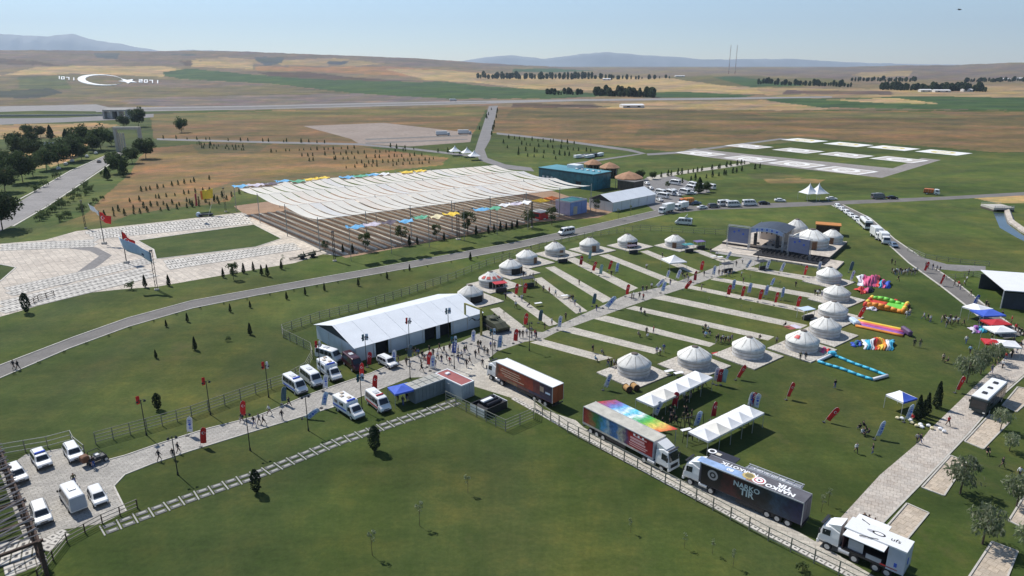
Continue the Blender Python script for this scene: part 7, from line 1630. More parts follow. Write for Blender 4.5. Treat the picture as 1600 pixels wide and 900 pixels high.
padded('floor', [c0, c0.lerp(c1, .5), c3.lerp(c2, .5), c3], .4, .4, redi, t); padded('floor', [c0.lerp(c1, .5), c1, c2, c3.lerp(c2, .5)], .4, .4, limem, t)
for a, b_, m_ in ((c0, c1, limem), (c3, c2, orm)):
    for k in range(6):
        p, q = a.lerp(b_, k/6), a.lerp(b_, (k+1)/6); h0, h1 = .7+.35*math.sin(k*.8), .7+.35*math.sin((k+1)*.8); MB().tube((p.x, p.y, h0), (q.x, q.y, h1), .5, 10).tube((p.x, p.y, .4), (q.x, q.y, .4), .48, 10).obj('side_tube', m_, t, smooth=True)
for a, b_, m_ in ((c0, c3, redi), (c1, c2, orm)):
    for k in range(4):
        p = a.lerp(b_, k/3); MB().lathe([(.5, 0), (.62, .5), (.5, 1.1), (.2, 1.4)], 10, (p.x, p.y, 0)).obj('turret', m_ if k % 2 else yel, t, smooth=True)
for k in range(3): p = c0.lerp(c1, .2+.25*k); MB().lathe([(.6, .5), (.7, .9), (.3, 1.3)], 10, (p.x, p.y+.5, 0)).obj('back_cone', redi, t, smooth=True)
def heap(lab, pts, h, mats, seed):
    P = [G(*p) for p in pts]; o = sum(P, Vector())/len(P); t = thing('deflated_inflatable', o, 0, lab, 'inflatable', None)
    c = [p-o for p in P]; nn = len(mats)
    for k, m_ in enumerate(mats):
        rows = []
        for i in range(5):
            u = (k+i/4)/nn
            rows.append([tuple((c[0].lerp(c[1], u)).lerp(c[3].lerp(c[2], u), j/7)+Vector((.25*math.sin(j*2+seed), .2*math.sin(i*1.7+k+seed), .05+h*max(0, math.sin(math.pi*min(1, max(0, j/7)))**.6*(.55+.45*math.sin(u*9+seed+j*.9))*math.sin(math.pi*(.08+.84*u))**.5)))) for j in range(8)])
        MB().grid(rows).obj('fold', m_, t, smooth=True, thick=.06)
    return t
heap('heap of white, orange and blue inflatable cloth collapsed on the lawn', [(1347, 531), (1396, 531), (1394, 548), (1350, 546)], 1.3, [whi, cyan, whi, redi, orm, yel, orm, whi, cyan], 2)
heap('pink and white inflatable heap, the largest by the crowd', [(1338, 432), (1374, 432), (1374, 449), (1340, 447)], 1.7, [whi, whi, pinkm, pinkm, pinkm, pinkm, redi], 5)
heap('blue inflatable heap beside the pink one', [(1373, 441), (1390, 440), (1391, 451), (1374, 450)], 1.4, [cyan, pinkm, bluem, bluem], 3)
heap('red and dark heap of inflatable cloth between the pink heap and the bouncy castle', [(1334, 452), (1362, 449), (1366, 457), (1346, 460)], 1.2, [redi, redi, pinkm, M('dark_fold', (.03, .03, .04), .6, .2, 1), MATS['dark_fold']], 4)
heap('white cloth heap in front of the bouncy castle', [(1353, 479), (1374, 483), (1370, 487), (1352, 484)], .7, [whi, whi, lilac], 6)
heap('crumpled blue and dark cloth left of the collapsed orange inflatable', [(1329, 536), (1344, 533), (1346, 541), (1332, 543)], .7, [bluem, tealm, bluem], 7)
heap('flat pink mat heap at the foot of the red-streaked yurt', [(1279, 545), (1294, 543), (1297, 552), (1283, 554)], .6, [pinkm, pinkm, redi], 8)
heap('purple and cyan paddling pool beside the roadside stalls', [(1512, 512), (1540, 509), (1542, 520), (1520, 521)], .8, [lilac, violet, cyan, cyan], 9)
# ================================================================ SMALL THINGS ON THE GROUND
def item(name, lab, cat, x, y, build, grp=None, rz=0.4):
    t = thing(name, G(x, y), rz, lab, cat, grp); build(t); return t
def rug(cols):
    def f(t):
        for k, c in enumerate(cols): MB().rbox((k*1.7, 0, .03+.003*k), (1.6, 2.2, .05), .01).obj('mat', c, t)
    return f
item('floor_mats', 'red and white mats spread beside the third white yurt', 'mat', 1122, 554, rug([redpaint, fabric_white, fabric_white]))
item('rug', 'reddish rug laid at the end of the fifth garden path', 'rug', 1234, 512, rug([M('rug_red', (.3, .09, .07), .9, .25, 3), lilac]))
def roll(t):
    for k in range(2): MB().tube((k*1.5, -.6, .55), (k*1.5, .6, .55), .55, 14).obj('drum', M('tan_drum_wood', (.42, .24, .09), .8, .2, 2), t); MB().tube((k*1.5, -.7, .55), (k*1.5, -.6, .55), .62, 14).tube((k*1.5, .6, .55), (k*1.5, .7, .55), .62, 14).obj('flange', wood_dark, t)
item('cable_drums', 'pair of tan wooden cable drums between the first yurt and the upper canopy', 'drum', 980, 611, roll)
def tab(t):
    MB().rbox((0, 0, .74), (1.8, .8, .06), .02).obj('table_top', fabric_white, t)
    for a in (-.8, .8):
        for b_ in (-.32, .32): MB().tube((a, b_, 0), (a, b_, .72), .03, 5).obj('leg', alu, t)
for x, y, lab in ((1045, 585, 'white table behind the upper long canopy, left one'), (1060, 588, 'white table behind the upper long canopy, right one'), (841, 478, 'white table on the grass beside the second far path'), (1072, 678, 'white table between the long canopies and the red truck'), (882, 466, 'white table on the third far path'), (1114, 404, 'white table on the last far path below the teal stall'), (1125, 405, 'white table behind another, left of the stage steps')):
    item('folding_table', lab, 'table', x, y, tab, 'white folding tables')
def bags(t):
    for k in range(6): MB().rbox((k*.8-(k % 2)*.3, (k*37 % 5)*.22, .25), (.6, .5, .5), .16).obj('bag', fabric_white if k % 3 else cream, t)
item('white_bags', 'row of white bags lying below the blue and white canopy', 'bags', 1432, 667, bags, None, -.5); item('white_bags', 'small heap of white bags left of the blue and white canopy', 'bags', 1402, 655, bags, None, -.9)
def stall(cloth_):
    def f(t):
        for a in (-1.5, 1.5):
            for b_ in (-1, 1): MB().tube((a, b_, 0), (a, b_, 2.2), .05, 5).obj('leg', alu, t)
        MB().rbox((0, 0, 2.25), (3.3, 2.3, .12), .04).obj('awning', cloth_, t); MB().rbox((0, -.8, .5), (2.8, .6, 1.0), .05).obj('counter', dark, t)
    return f
item('stall', 'dark stall standing before the fourth grey yurt', 'stall', 877, 409, stall(M('dark_stall_cloth', (.05, .06, .06), .8, .2, 1))); item('stall', 'teal stall at the right side of the yurt left of the big screen', 'stall', 1074, 393, stall(M('teal_stall_cloth', (.05, .22, .24), .8, .2, 1))); item('stall', 'dark stall with red front at the yurt with the red roof', 'stall', 781, 455, stall(redpaint)); item('stall', 'dark round-topped stall on the path of the third far yurt', 'stall', 824, 447, stall(dark)); item('stall', 'dark stall on the pad of the yurt below the satellite van', 'stall', 987, 395, stall(purple))
item('stall', 'dark kiosk stand in the middle of the axis below the stage', 'stall', 1134, 424, stall(dark)); item('stall', 'colourful tall stand with teal and violet sides right of the teal stall', 'stall', 1092, 388, stall(M('violet_stall', (.16, .12, .28), .7, .3, 1)))
item('stall', 'pale grey stand beside the yurt with the striped slide', 'stall', 1258, 497, stall(paleblue)); item('stall', 'dark stand with cables at the platform front right of the dark floor', 'stall', 1189, 420, stall(dark))
def play(t):
    for k in range(5): MB().path([(k*.9, 0, 0), (k*.9+.2, 0, 1.9), (k*.9+.7, 0, 1.9), (k*.9+.9, 0, 0)], .05).obj('frame_bar', dark, t)
    MB().tube((0, 0, 1.9), (4.5, 0, 1.9), .06, 5).obj('top_bar', dark, t)
for x, y, lab in ((1062, 672, 'dark exercise frame on the grass before the lower long canopy'), (1066, 692, 'dark exercise frame between the red truck cab and the lower canopy'),): item('exercise_frame', lab, 'frame', x, y, play)
def howitzer(t):
    for s_ in (-1, 1): MB().wheel((0, s_*1.1, .6), .6, .3).obj('wheel', rubber, t)
    MB().rbox((0, 0, .8), (2.2, 1.4, .6), .1).obj('carriage', PAINT['olive'], t); MB().tube((0, 0, 1.1), (4.2, 0, 1.9), .13, 8).obj('barrel', PAINT['olive'], t); MB().tube((-.6, -.3, .6), (-3.6, -.9, .2), .12, 6).tube((-.6, .3, .6), (-3.6, .9, .2), .12, 6).obj('trail', PAINT['olive'], t); MB().box((.6, 0, 1.3), (.1, 2.2, 1.2)).obj('shield', PAINT['olive'], t)
item('howitzer', 'dark field gun at the corner of the plaza beside the seating ground, left one', 'field gun', 472, 404, howitzer); item('howitzer', 'dark field gun at the corner of the plaza beside the seating ground, right one', 'field gun', 488, 401, howitzer)
# seats for the public on the dark floor before the stage
ch = MB().rbox((0, 0, .45), (.45, .45, .06), .02).box((-.2, 0, .72), (.05, .42, .5)).box((-.18, -.18, .22), (.04, .04, .42)).box((-.18, .18, .22), (.04, .04, .42)).box((.18, -.18, .22), (.04, .04, .42)).box((.18, .18, .22), (.04, .04, .42)).mesh('chair', M('black_plastic', (.02, .02, .022), .5, .2, 2))
for r in range(4):
    for k in range(14):
        o = bpy.data.objects.new('chair', ch); COL.objects.link(o); o.location = loc(Lp*.46+k*1.25, -2.2-r*1.3, .72); o.rotation_euler = (0, 0, srz+math.pi/2)
        tag(o, 'black chair in the %s on the dark floor before the stage' % ('row nearest the stage', 'second row', 'third row', 'row nearest the lawn')[r], 'chair', 'black chairs before the stage')
# the bird high on the right
d = Vector((699/F, CT-(-435/F)*ST, -ST+435/F*CT)); bp_ = Vector((0, 0, H))+d*95
t = thing('bird', bp_, .7, 'small dark bird gliding in the sky at the upper right', 'bird'); bk = M('dark_feather', (.04, .04, .045), .8, .2, 5)
MB().lathe([(.01, -.22), (.06, -.1), (.075, .05), (.05, .18), (.035, .24), (.01, .3)], 8).obj('body', bk, t).rotation_euler = (R(90), 0, 0)
for s_ in (-1, 1): MB().grid([[(0, .10, .03), (s_*.22, .13, .10), (s_*.45, .02, .08)], [(0, -.08, .02), (s_*.22, -.05, .09), (s_*.45, -.03, .075)]]).obj('wing', bk, t, thick=.015)
MB().add([(-.04, .2, 0), (.04, .2, 0), (.08, .36, 0), (-.08, .36, 0)], [(0, 1, 2, 3)]).obj('tail', bk, t, thick=.012)
# ================================================================ TREES
def leaf_mat(name, a, b_, s=1.3):
    m, nt, b, L = nodes(name); b.inputs['Roughness'].default_value = .75; b.inputs['Specular IOR Level'].default_value = .2
    oi = nt.nodes.new('ShaderNodeObjectInfo'); g = nt.nodes.new('ShaderNodeNewGeometry')
    n = noise_node(nt, L, g.outputs['Position'], s, 3); r = ramp_node(nt, L, n.outputs[0], [(.3, a), (.7, b_)])
    mp = nt.nodes.new('ShaderNodeMapRange'); mp.inputs[3].default_value = .75; mp.inputs[4].default_value = 1.25; L.new(oi.outputs['Random'], mp.inputs[0])
    h = nt.nodes.new('ShaderNodeVectorMath'); h.operation = 'SCALE'; L.new(r.outputs[0], h.inputs[0]); L.new(mp.outputs[0], h.inputs['Scale']); L.new(h.outputs[0], b.inputs['Base Color'])
    tr = nt.nodes.new('ShaderNodeBsdfTranslucent'); mx = nt.nodes.new('ShaderNodeMixShader'); mx.inputs[0].default_value = .45; L.new(h.outputs[0], tr.inputs[0]); L.new(b.outputs[0], mx.inputs[1]); L.new(tr.outputs[0], mx.inputs[2]); L.new(mx.outputs[0], nt.nodes['Material Output'].inputs[0])
    return m
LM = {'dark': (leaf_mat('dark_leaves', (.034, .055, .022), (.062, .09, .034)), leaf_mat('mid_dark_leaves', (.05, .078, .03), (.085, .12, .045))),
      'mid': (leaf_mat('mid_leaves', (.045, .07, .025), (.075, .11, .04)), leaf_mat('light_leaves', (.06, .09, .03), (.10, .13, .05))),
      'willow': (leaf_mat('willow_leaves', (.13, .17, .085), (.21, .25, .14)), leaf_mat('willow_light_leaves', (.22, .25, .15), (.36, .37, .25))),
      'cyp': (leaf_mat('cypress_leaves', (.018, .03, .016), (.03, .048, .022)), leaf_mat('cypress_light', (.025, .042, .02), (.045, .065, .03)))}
bark = M('bark', (.085, .062, .045), .9, .3, 5, bump=.3)
def tree_proto(name, kind, h, rx, rz_, zc, nleaf, lsz, seed, clumps=16, cone=False, trunk_r=.14, long=1.0, droop=0.0, core=True):
    rnd = random.Random(seed); nr = np.random.RandomState(seed)
    t = thing(name, (0, 0, -200), 0, 'x', 'tree')
    mb = MB(); pts = [Vector((0, 0, 0)), Vector((rnd.uniform(-.1, .1)*h*.2, rnd.uniform(-.1, .1)*h*.2, zc*.55)), Vector((rnd.uniform(-.1, .1)*h*.3, 0, zc+rz_*.4))]
    mb.tube(pts[0], pts[1], trunk_r, 7, trunk_r*.7).tube(pts[1], pts[2], trunk_r*.7, 6, trunk_r*.3)
    cl = []
    for i in range(clumps):
        while True:
            v = nr.uniform(-1, 1, 3)
            if np.dot(v, v) <= 1: break
        v = v/max(.25, np.linalg.norm(v))**.45
        c = Vector((v[0]*rx*.8, v[1]*rx*.8, zc+v[2]*rz_*.8))
        cl.append((c, rnd.uniform(.7, 1.15)))
        if cone == False and i < 9: s_ = pts[1].lerp(pts[2], rnd.uniform(0, .8)); mb.tube(s_, s_.lerp(c, .85), trunk_r*.3, 5, trunk_r*.08)
    mb.obj('trunk', bark, t)
    V = []; Fs = []; mi = []
    def leaf(p, n, s, lt, a=None):
        a = n.orthogonal().normalized() if a is None else a; b_ = n.cross(a).normalized(); i0 = len(V)
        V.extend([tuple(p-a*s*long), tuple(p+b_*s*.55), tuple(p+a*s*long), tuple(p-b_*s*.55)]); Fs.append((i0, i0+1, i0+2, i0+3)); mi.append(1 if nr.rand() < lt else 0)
    if cone:
        for k in range(nleaf):
            f = nr.rand()**.85; a0 = nr.uniform(0, 6.283); pr = min(1, f*7)*(1-f)**.7 if cone == True else math.sqrt(max(0, 1-(2*f-1)**2))
            rr = rx*pr*(1+.16*math.sin(3*a0+9*f+seed)+.1*math.sin(7*a0-13*f))*nr.uniform(.5, 1)**.5
            d = Vector((math.cos(a0), math.sin(a0), .35)); leaf(Vector((rr*math.cos(a0), rr*math.sin(a0), zc-rz_+2*rz_*f)), (d+Vector(nr.normal(size=3)*.5)).normalized(), lsz*nr.uniform(.6, 1.3), .35)
        cl = []
    per = nleaf//clumps
    for c, cs in cl:
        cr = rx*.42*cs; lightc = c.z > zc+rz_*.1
        for k in range(per):
            d = nr.normal(size=3); d /= np.linalg.norm(d); d *= cr*nr.uniform(.45, 1.0)**.6; d[2] *= .85
            p = c+Vector(d)
            if droop: p.z -= droop*(Vector(d).xy.length)**1.3
            n = (Vector(d).normalized()+Vector(nr.normal(size=3)*.7)).normalized()
            leaf(p, n, lsz*nr.uniform(.6, 1.3), .55 if lightc else .25, (Vector((d[0]*.4, d[1]*.4, -.55))+Vector(nr.normal(size=3)*.25)).normalized() if droop else None)
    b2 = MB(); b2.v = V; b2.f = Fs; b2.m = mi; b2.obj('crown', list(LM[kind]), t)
    return t
TP_ = {'broad': [tree_proto('broadleaf_tree', 'dark', 9, 4.2, 3.6, 5.4, 3000, .34, s, 30) for s in (1, 2, 3)],
       'pine': [tree_proto('conifer_tree', 'dark', 9.5, 2.7, 4.3, 4.8, 1800, .38, s, 26, cone=True) for s in (4,)],
       'small': [tree_proto('young_tree', 'mid', 5, 1.7, 2.0, 3.2, 900, .18, s, 16, trunk_r=.08) for s in (5, 6)],
       'slim': [tree_proto('slender_tree', 'willow', 3.0, .5, .9, 2.1, 100, .11, s, 8, trunk_r=.03) for s in (7, 8)],
       'willow': [tree_proto('willow_tree', 'willow', 4.6, 1.75, 1.5, 2.9, 800, .15, s, 26, trunk_r=.10, long=1.6, droop=.35) for s in (9, 10)],
       'cypress': [tree_proto('cypress', 'cyp', 3.3, .62, 1.55, 1.65, 700, .15, s, 22, cone=True, trunk_r=.06) for s in (11, 12)],
       'oval': [tree_proto('oval_shrub', 'cyp', 3.3, .66, 1.5, 1.65, 850, .14, s, 16, cone='oval', trunk_r=.05) for s in (13,)],
       'bush': [tree_proto('bush', 'mid', 1.2, .75, .5, .6, 160, .12, s, 8, trunk_r=.04) for s in (14,)],
       'sapling': [tree_proto('conifer_sapling', 'dark', 1.5, .45, .75, .8, 110, .17, s, 8, cone=True, trunk_r=.03) for s in (15, 16)],
       'poplar': [tree_proto('poplar', 'dark', 14, 2.4, 6.6, 7.0, 420, 1.0, s, 16, cone='oval', trunk_r=.25) for s in (17, 18)]}
trn = random.Random(5)
def tree(kind, x, y, lab, grp=None, sc=1.0, cat=None):
    p = TP_[kind][trn.randrange(len(TP_[kind]))]
    s = sc*trn.uniform(.93, 1.08)
    o = dup(p, G(x, y), trn.uniform(0, 6.28), lab, grp, (s, s, s*trn.uniform(.93, 1.1)))
    o['category'] = cat or ('shrub' if kind in ('oval', 'bush') else 'tree')
    return o
g = 'dark trees at the upper left'
for x, y, kd, sc, lab in [(7, 262, 'broad', .85, 'dark tree at the left edge beside the far car yard'), (33, 249, 'broad', 1.15, 'wide dark tree at the upper left behind the round one'), (44, 213, 'broad', .85, 'dark tree in the back row at the upper left, left of two'), (64, 215, 'broad', .8, 'dark tree in the back row at the upper left, right of two'), (80, 218, 'pine', 1.0, 'dark pointed tree in the back row at the upper left'), (106, 230, 'pine', 1.15, 'slim dark tree standing before the pale yard wall'), (127, 233, 'broad', 1.3, 'tall dark tree left of the widest tree by the avenue'), (158, 234, 'broad', 1.3, 'widest dark tree left of the portal frame'), (146, 238, 'broad', 1.0, 'dark tree in the lower part of the grove beside the avenue'), (217, 198, 'broad', 1.35, 'dark tree behind the portal frame, the farthest of the grove'), (194, 200, 'broad', .95, 'lower dark tree just left of the farthest one'), (228, 248, 'broad', 1.15, 'biggest dark tree right of the portal frame at the meadow edge'), (185, 271, 'broad', 1.0, 'dark tree at the roadside below the portal frame'), (193, 276, 'pine', .8, 'dark pointed tree beside the one below the portal frame'), (168, 281, 'pine', .6, 'small dark tree at the right kerb of the avenue'),
        (56, 250, 'broad', 1.0, 'dark tree in the middle of the grove, left part'), (73, 266, 'broad', 1.15, 'dark tree in the middle of the grove near the grass verge'), (92, 262, 'broad', 1.15, 'dark tree in the middle of the grove, centre'), (112, 253, 'broad', 1.1, 'dark tree in the middle of the grove, right part'), (128, 250, 'broad', .9, 'dark tree at the avenue side of the grove'), (36, 285, 'broad', 1.35, 'round dark tree standing apart above the avenue at the left'), (8, 300, 'broad', 1.2, 'dark tree on the left edge above the avenue'), (20, 268, 'broad', .9, 'dark tree behind the round one at the left'), (-4, 280, 'broad', 1.2, 'dark tree cut by the left edge of the photo'), (4, 359, 'broad', 1.25, 'big dark tree at the foot of the avenue on the left edge'), (24, 232, 'broad', 1.0, 'dark tree in the back part of the grove at the left, beside the yard'), (50, 231, 'broad', 1.0, 'dark tree in the back part of the grove, left of the yard wall'), (100, 246, 'broad', 1.0, 'dark tree filling the middle of the grove behind the pale cars'), (118, 243, 'broad', 1.05, 'dark tree in the grove right behind the parked pale cars'), (140, 229, 'broad', 1.1, 'dark tree between the tall one and the widest one of the grove'), (174, 228, 'broad', .95, 'dark tree directly left of the pale portal frame'), (207, 255, 'broad', .9, 'dark tree right of the avenue between portal and meadow tree'), (178, 262, 'broad', .75, 'small dark tree on the right verge of the avenue below the portal'), (52, 276, 'broad', .9, 'dark tree between the round one and the avenue verge'), (68, 292, 'bush', 2.5, 'dark bush on the verge at the left side of the avenue'), (90, 280, 'bush', 2.6, 'dark bush on the verge midway along the avenue'), (54, 300, 'bush', 2.4, 'low bush at the lower verge of the avenue'), (284, 207, 'broad', 1.05, 'solitary round dark tree on the upper meadow')]:
    tree(kd, x, y, lab, g, sc*1.28)
g = 'young trees beside the shade sail'
for x, y, kd, sc, lab in [(571, 392, 'small', 1.05, 'young green tree in front of the light blue cloth'), (628, 382, 'small', .95, 'thin young tree in front of the seating rows under the blue cloth'), (682, 374, 'small', .75, 'sparse young tree left of the twin mast'), (731, 366, 'small', 1.3, 'fullest green tree in front of the sail, right of the twin mast'), (826, 356, 'small', 1.1, 'young tree at the right end of the seating rows'), (862, 352, 'small', 1.1, 'young tree in front of the purple cube pavilion'), (931, 331, 'small', .85, 'young tree before the wall of the small marquee gable'), (966, 343, 'slim', 1.2, 'slender young tree on the grass below the small marquee'), (985, 336, 'slim', 1.1, 'slender young tree below the right end of the small marquee'), (509, 394, 'small', .6, 'small tree at the front left corner of the seating ground'), (365, 437, 'small', .75, 'small tree at the lower plaza edge'), (443, 417, 'slim', 1.0, 'slender tree by the plaza edge left of the field guns'), (42, 489, 'oval', 1.2, 'round dark shrub at the lower plaza edge, far left'), (206, 452, 'bush', 1.6, 'low bush at the plaza edge below the blue flag')]:
    tree(kd, x, y, lab, g, sc*1.2)
g = 'cypresses along the plaza and the seating ground'
for k, (x, y) in enumerate([(349, 434), (364, 430), (381, 427), (396, 423), (409, 430), (418, 432), (440, 421), (264, 447), (227, 449), (536, 396), (551, 395), (640, 384), (652, 382), (694, 376), (744, 367), (763, 365), (772, 364), (782, 361), (791, 359), (800, 358), (808, 356)]):
    tree('cypress', x, y, 'small dark cypress on the strip before the seating rows' if x > 500 else 'small dark cypress on the strip below the pale plaza', g+(' front' if x > 500 else ''), .8+.1*(k % 3))
for x, y, kd, sc, lab in [(1092, 302, 'pine', .85, 'dark tree at the right end of the van park'), (1104, 300, 'broad', .5, 'dark round tree beside the pointed one at the van park'), (1000, 281, 'broad', .55, 'round green tree right of the largest kiosk'), (1020, 280, 'broad', .45, 'small reddish-green tree behind the low stone house'), (1043, 296, 'small', .8, 'young tree at the upper edge of the van park'),
        (1500, 771, 'willow', 1.25, 'pale willow-like tree beside the second beige slab'), (1588, 792, 'willow', 1.15, 'pale tree at the right edge above the pinkish slab'), (1535, 850, 'willow', 1.25, 'pale green tree with a bent trunk in the lower right grass'), (1563, 672, 'willow', .8, 'small pale tree at the shadow of the bus'), (1510, 598, 'willow', 1.2, 'pale tree left of the promenade above the bus'), (1532, 585, 'willow', 1.1, 'pale tree behind another at the promenade above the bus'), (1555, 566, 'willow', .9, 'pale tree beside the red and white canopies'), (1612, 880, 'willow', 1.3, 'pale tree cut by the right edge at the bottom corner'), (1577, 705, 'willow', .7, 'small pale tree by the grass shadow at the right'),
        (1433, 656, 'cypress', 1.3, 'dark conifer nearest the blue and white canopy'), (1447, 648, 'cypress', 1.2, 'dark conifer in the middle of the row beside the promenade'), (1463, 637, 'cypress', 1.35, 'dark conifer at the upper end of the row beside the promenade'), (1441, 652, 'cypress', .95, 'small dark conifer between two larger ones by the promenade'),
        (401, 770, 'oval', 1.05, 'dark oval shrub just below the stone track'), (586, 705, 'oval', 1.2, 'dark oval shrub below the upper end of the stone track'), (247, 640, 'oval', .95, 'dark ball shrub on a stem beside the rail fence'), (305, 547, 'cypress', .95, 'dark cypress alone in the big left lawn'), (391, 523, 'cypress', .9, 'dark cypress right of the small shrub in the left lawn'), (357, 533, 'bush', .9, 'small dark bush between two cypresses in the left lawn'), (244, 560, 'cypress', .55, 'little dark cypress in the lower left lawn'), (260, 511, 'cypress', .5, 'tiny cypress below the asphalt road, leftmost'), (293, 503, 'cypress', .6, 'tiny cypress below the asphalt road, second from the left'), (360, 488, 'cypress', .65, 'tiny cypress below the asphalt road, third from the left'), (391, 481, 'cypress', .55, 'tiny cypress below the asphalt road, fourth from the left'),
        (448, 468, 'cypress', .65, 'small cypress on the lawn between the road and the fence corner'), (477, 461, 'cypress', .6, 'small cypress right of another on the lawn above the fence'), (507, 454, 'cypress', .6, 'small cypress at the upper lawn near the road bend'), (605, 436, 'cypress', .6, 'small cypress below the road left of the far yurts'), (640, 423, 'cypress', .55, 'tiny cypress on the lawn left of the second far yurt'), (735, 407, 'cypress', .8, 'dark cypress beside the road above the second far yurt'), (560, 447, 'cypress', .65, 'small cypress on the strip between road and fence'),
        (582, 868, 'slim', 1.1, 'thin sapling lowest on the near lawn'), (656, 822, 'slim', 1.15, 'thin sapling in the middle of the near lawn'), (731, 770, 'slim', 1.0, 'thin pale sapling highest on the near lawn'), (985, 832, 'slim', .7, 'small sapling on the near lawn below the truck fence'), (1069, 856, 'slim', .8, 'pale little sapling on the lower right of the near lawn'), (1113, 866, 'slim', .7, 'leaning little sapling in the lower right of the near lawn'), (1145, 886, 'slim', .85, 'pale sapling near the bottom edge of the near lawn'), (1172, 493, 'slim', .7, 'little tree on the grass strip below the row of flags'), (1107, 478, 'slim', .8, 'little tree on the strip below the fifth path'), (1157, 487, 'slim', .7, 'little tree on the strip above the fourth path'), (1172, 440, 'slim', .8, 'little tree above the row of flags, left'), (1218, 450, 'slim', .8, 'little tree above the row of flags, right'), (788, 497, 'slim', .7, 'dark little tree beside the first far path'), (1294, 790, 'slim', 1.0, 'thin sapling right of the dark truck'), (1283, 800, 'slim', .9, 'thin sapling below another right of the dark truck'),
        (1253, 893, 'bush', 1.0, 'dark little bush at the bottom beside the fence')]:
    tree(kd, x, y, lab, None, sc)
# little bushes edging the asphalt road
for k, f in enumerate(np.linspace(0.03, .6, 26)):
    x = np.interp(f, np.linspace(0, 1, len(RB)), [p[0] for p in RB]); y = np.interp(f, np.linspace(0, 1, len(RB)), [p[1] for p in RB])
    if x < 0: continue
    tree('bush', x, y+3.5, 'tiny dark bush at the lower kerb of the asphalt road', 'tiny bushes along the asphalt road', .45)
# planted saplings in the fields
def rows_of(poly_rows, lab, grp, kind='sapling', sc=(.9, 1.6), jit=.6):
    for (x0, y0, x1, y1, n) in poly_rows:
        for k in range(n):
            f = (k+trn.uniform(.1, .9))/n
            if trn.random() < .12: continue
            tree(kind, x0+(x1-x0)*f+trn.uniform(-jit, jit), y0+(y1-y0)*f+trn.uniform(-jit, jit), lab, grp, trn.uniform(*sc))
rows_of([(305, 226, 380, 231, 16), (310, 231, 385, 235, 12), (420, 238, 560, 232, 14), (470, 245, 640, 236, 20), (480, 252, 670, 243, 22), (530, 258, 690, 249, 20), (540, 263, 680, 255, 18)], 'tiny dark conifer sapling in the brown field behind the shade sail', 'saplings in the brown field', sc=(.95, 1.6))
rows_of([(215, 300, 330, 280, 12), (190, 318, 345, 296, 14), (170, 332, 350, 308, 16), (160, 340, 350, 318, 14), (245, 326, 360, 312, 10), (360, 308, 400, 296, 5)], 'tiny dark conifer sapling in the brown field left of the shade sail', 'saplings in the left part of the brown field', sc=(.95, 1.6))
rows_of([(790, 216, 900, 226, 12), (785, 224, 930, 238, 14), (790, 232, 905, 246, 12), (795, 241, 890, 252, 8)], 'tiny sapling in the green field right of the far road', 'saplings in the green field', sc=(1.2, 2.0))
rows_of([(1030, 278, 1170, 256, 18), (1060, 287, 1190, 262, 16)], 'small sapling along the pale lane above the van park', 'saplings along the pale lane', sc=(1.3, 2.2))
rows_of([(250, 217, 520, 224, 18), (600, 230, 745, 243, 10)], 'small sapling along the far farm lane', 'saplings along the farm lane', sc=(1.2, 2.0))
rows_of([(60, 345, 180, 262, 16), (50, 352, 150, 295, 12), (85, 350, 165, 310, 8)], 'young bushy tree on the verge right of the avenue', 'young trees on the verge of the avenue', 'bush', sc=(1.6, 2.8))
rows_of([(748, 205, 770, 170, 8), (768, 212, 778, 172, 8)], 'dark young tree lining the road to the highway', 'young trees lining the road to the highway', sc=(2, 3))
# tree belts on the plain
def far_tree(x, y, lab, grp, h, kind='poplar'):
    p = TP_[kind][trn.randrange(2)]; c = G(x, y)
    s = h/14.0; return dup(p, c, trn.uniform(0, 6.28), lab, grp, (s*trn.uniform(1.1, 2.2), s*trn.uniform(1.1, 2.2), s))
for grp, lab, n, x0, x1, y0, y1, hpx in [('poplars left of the dense poplar row', 'dark tree of the loose row left of the dense poplars', 16, 854, 912, 147.5, 148, 8), ('dense poplar row on the plain', 'dark poplar of the dense row beside the green field', 30, 929, 1022, 149, 152, 13), ('tree belt of the far village', 'dark tree in the long belt of the far village', 52, 744, 980, 122.5, 124, 9), ('trees at the right end of the village belt', 'dark tree at the right end of the village belt', 10, 982, 1048, 124.5, 123, 6), ('tree belt below the right hills', 'dark tree in the belt below the hills, left of the thick wood', 34, 1182, 1330, 131, 136, 8), ('tree belt below the right hills back row', 'dark tree in the back row below the right hills', 24, 1330, 1432, 126.5, 127, 6), ('thick wood on the right plain', 'dark tree of the thick wood on the right plain', 64, 1374, 1540, 140, 143, 11), ('trees of the far right village', 'dark tree in the far right village', 30, 1505, 1600, 128, 127, 6)]:
    for k in range(n):
        f = (k+trn.uniform(.1, .9))/n; x = x0+(x1-x0)*f; y = y0+(y1-y0)*f+trn.uniform(-.9, .9)
        dpt = dist_flat(y); far_tree(x, y, lab, grp, hpx*dpt/F*trn.uniform(.55, 1.2)*1.05)
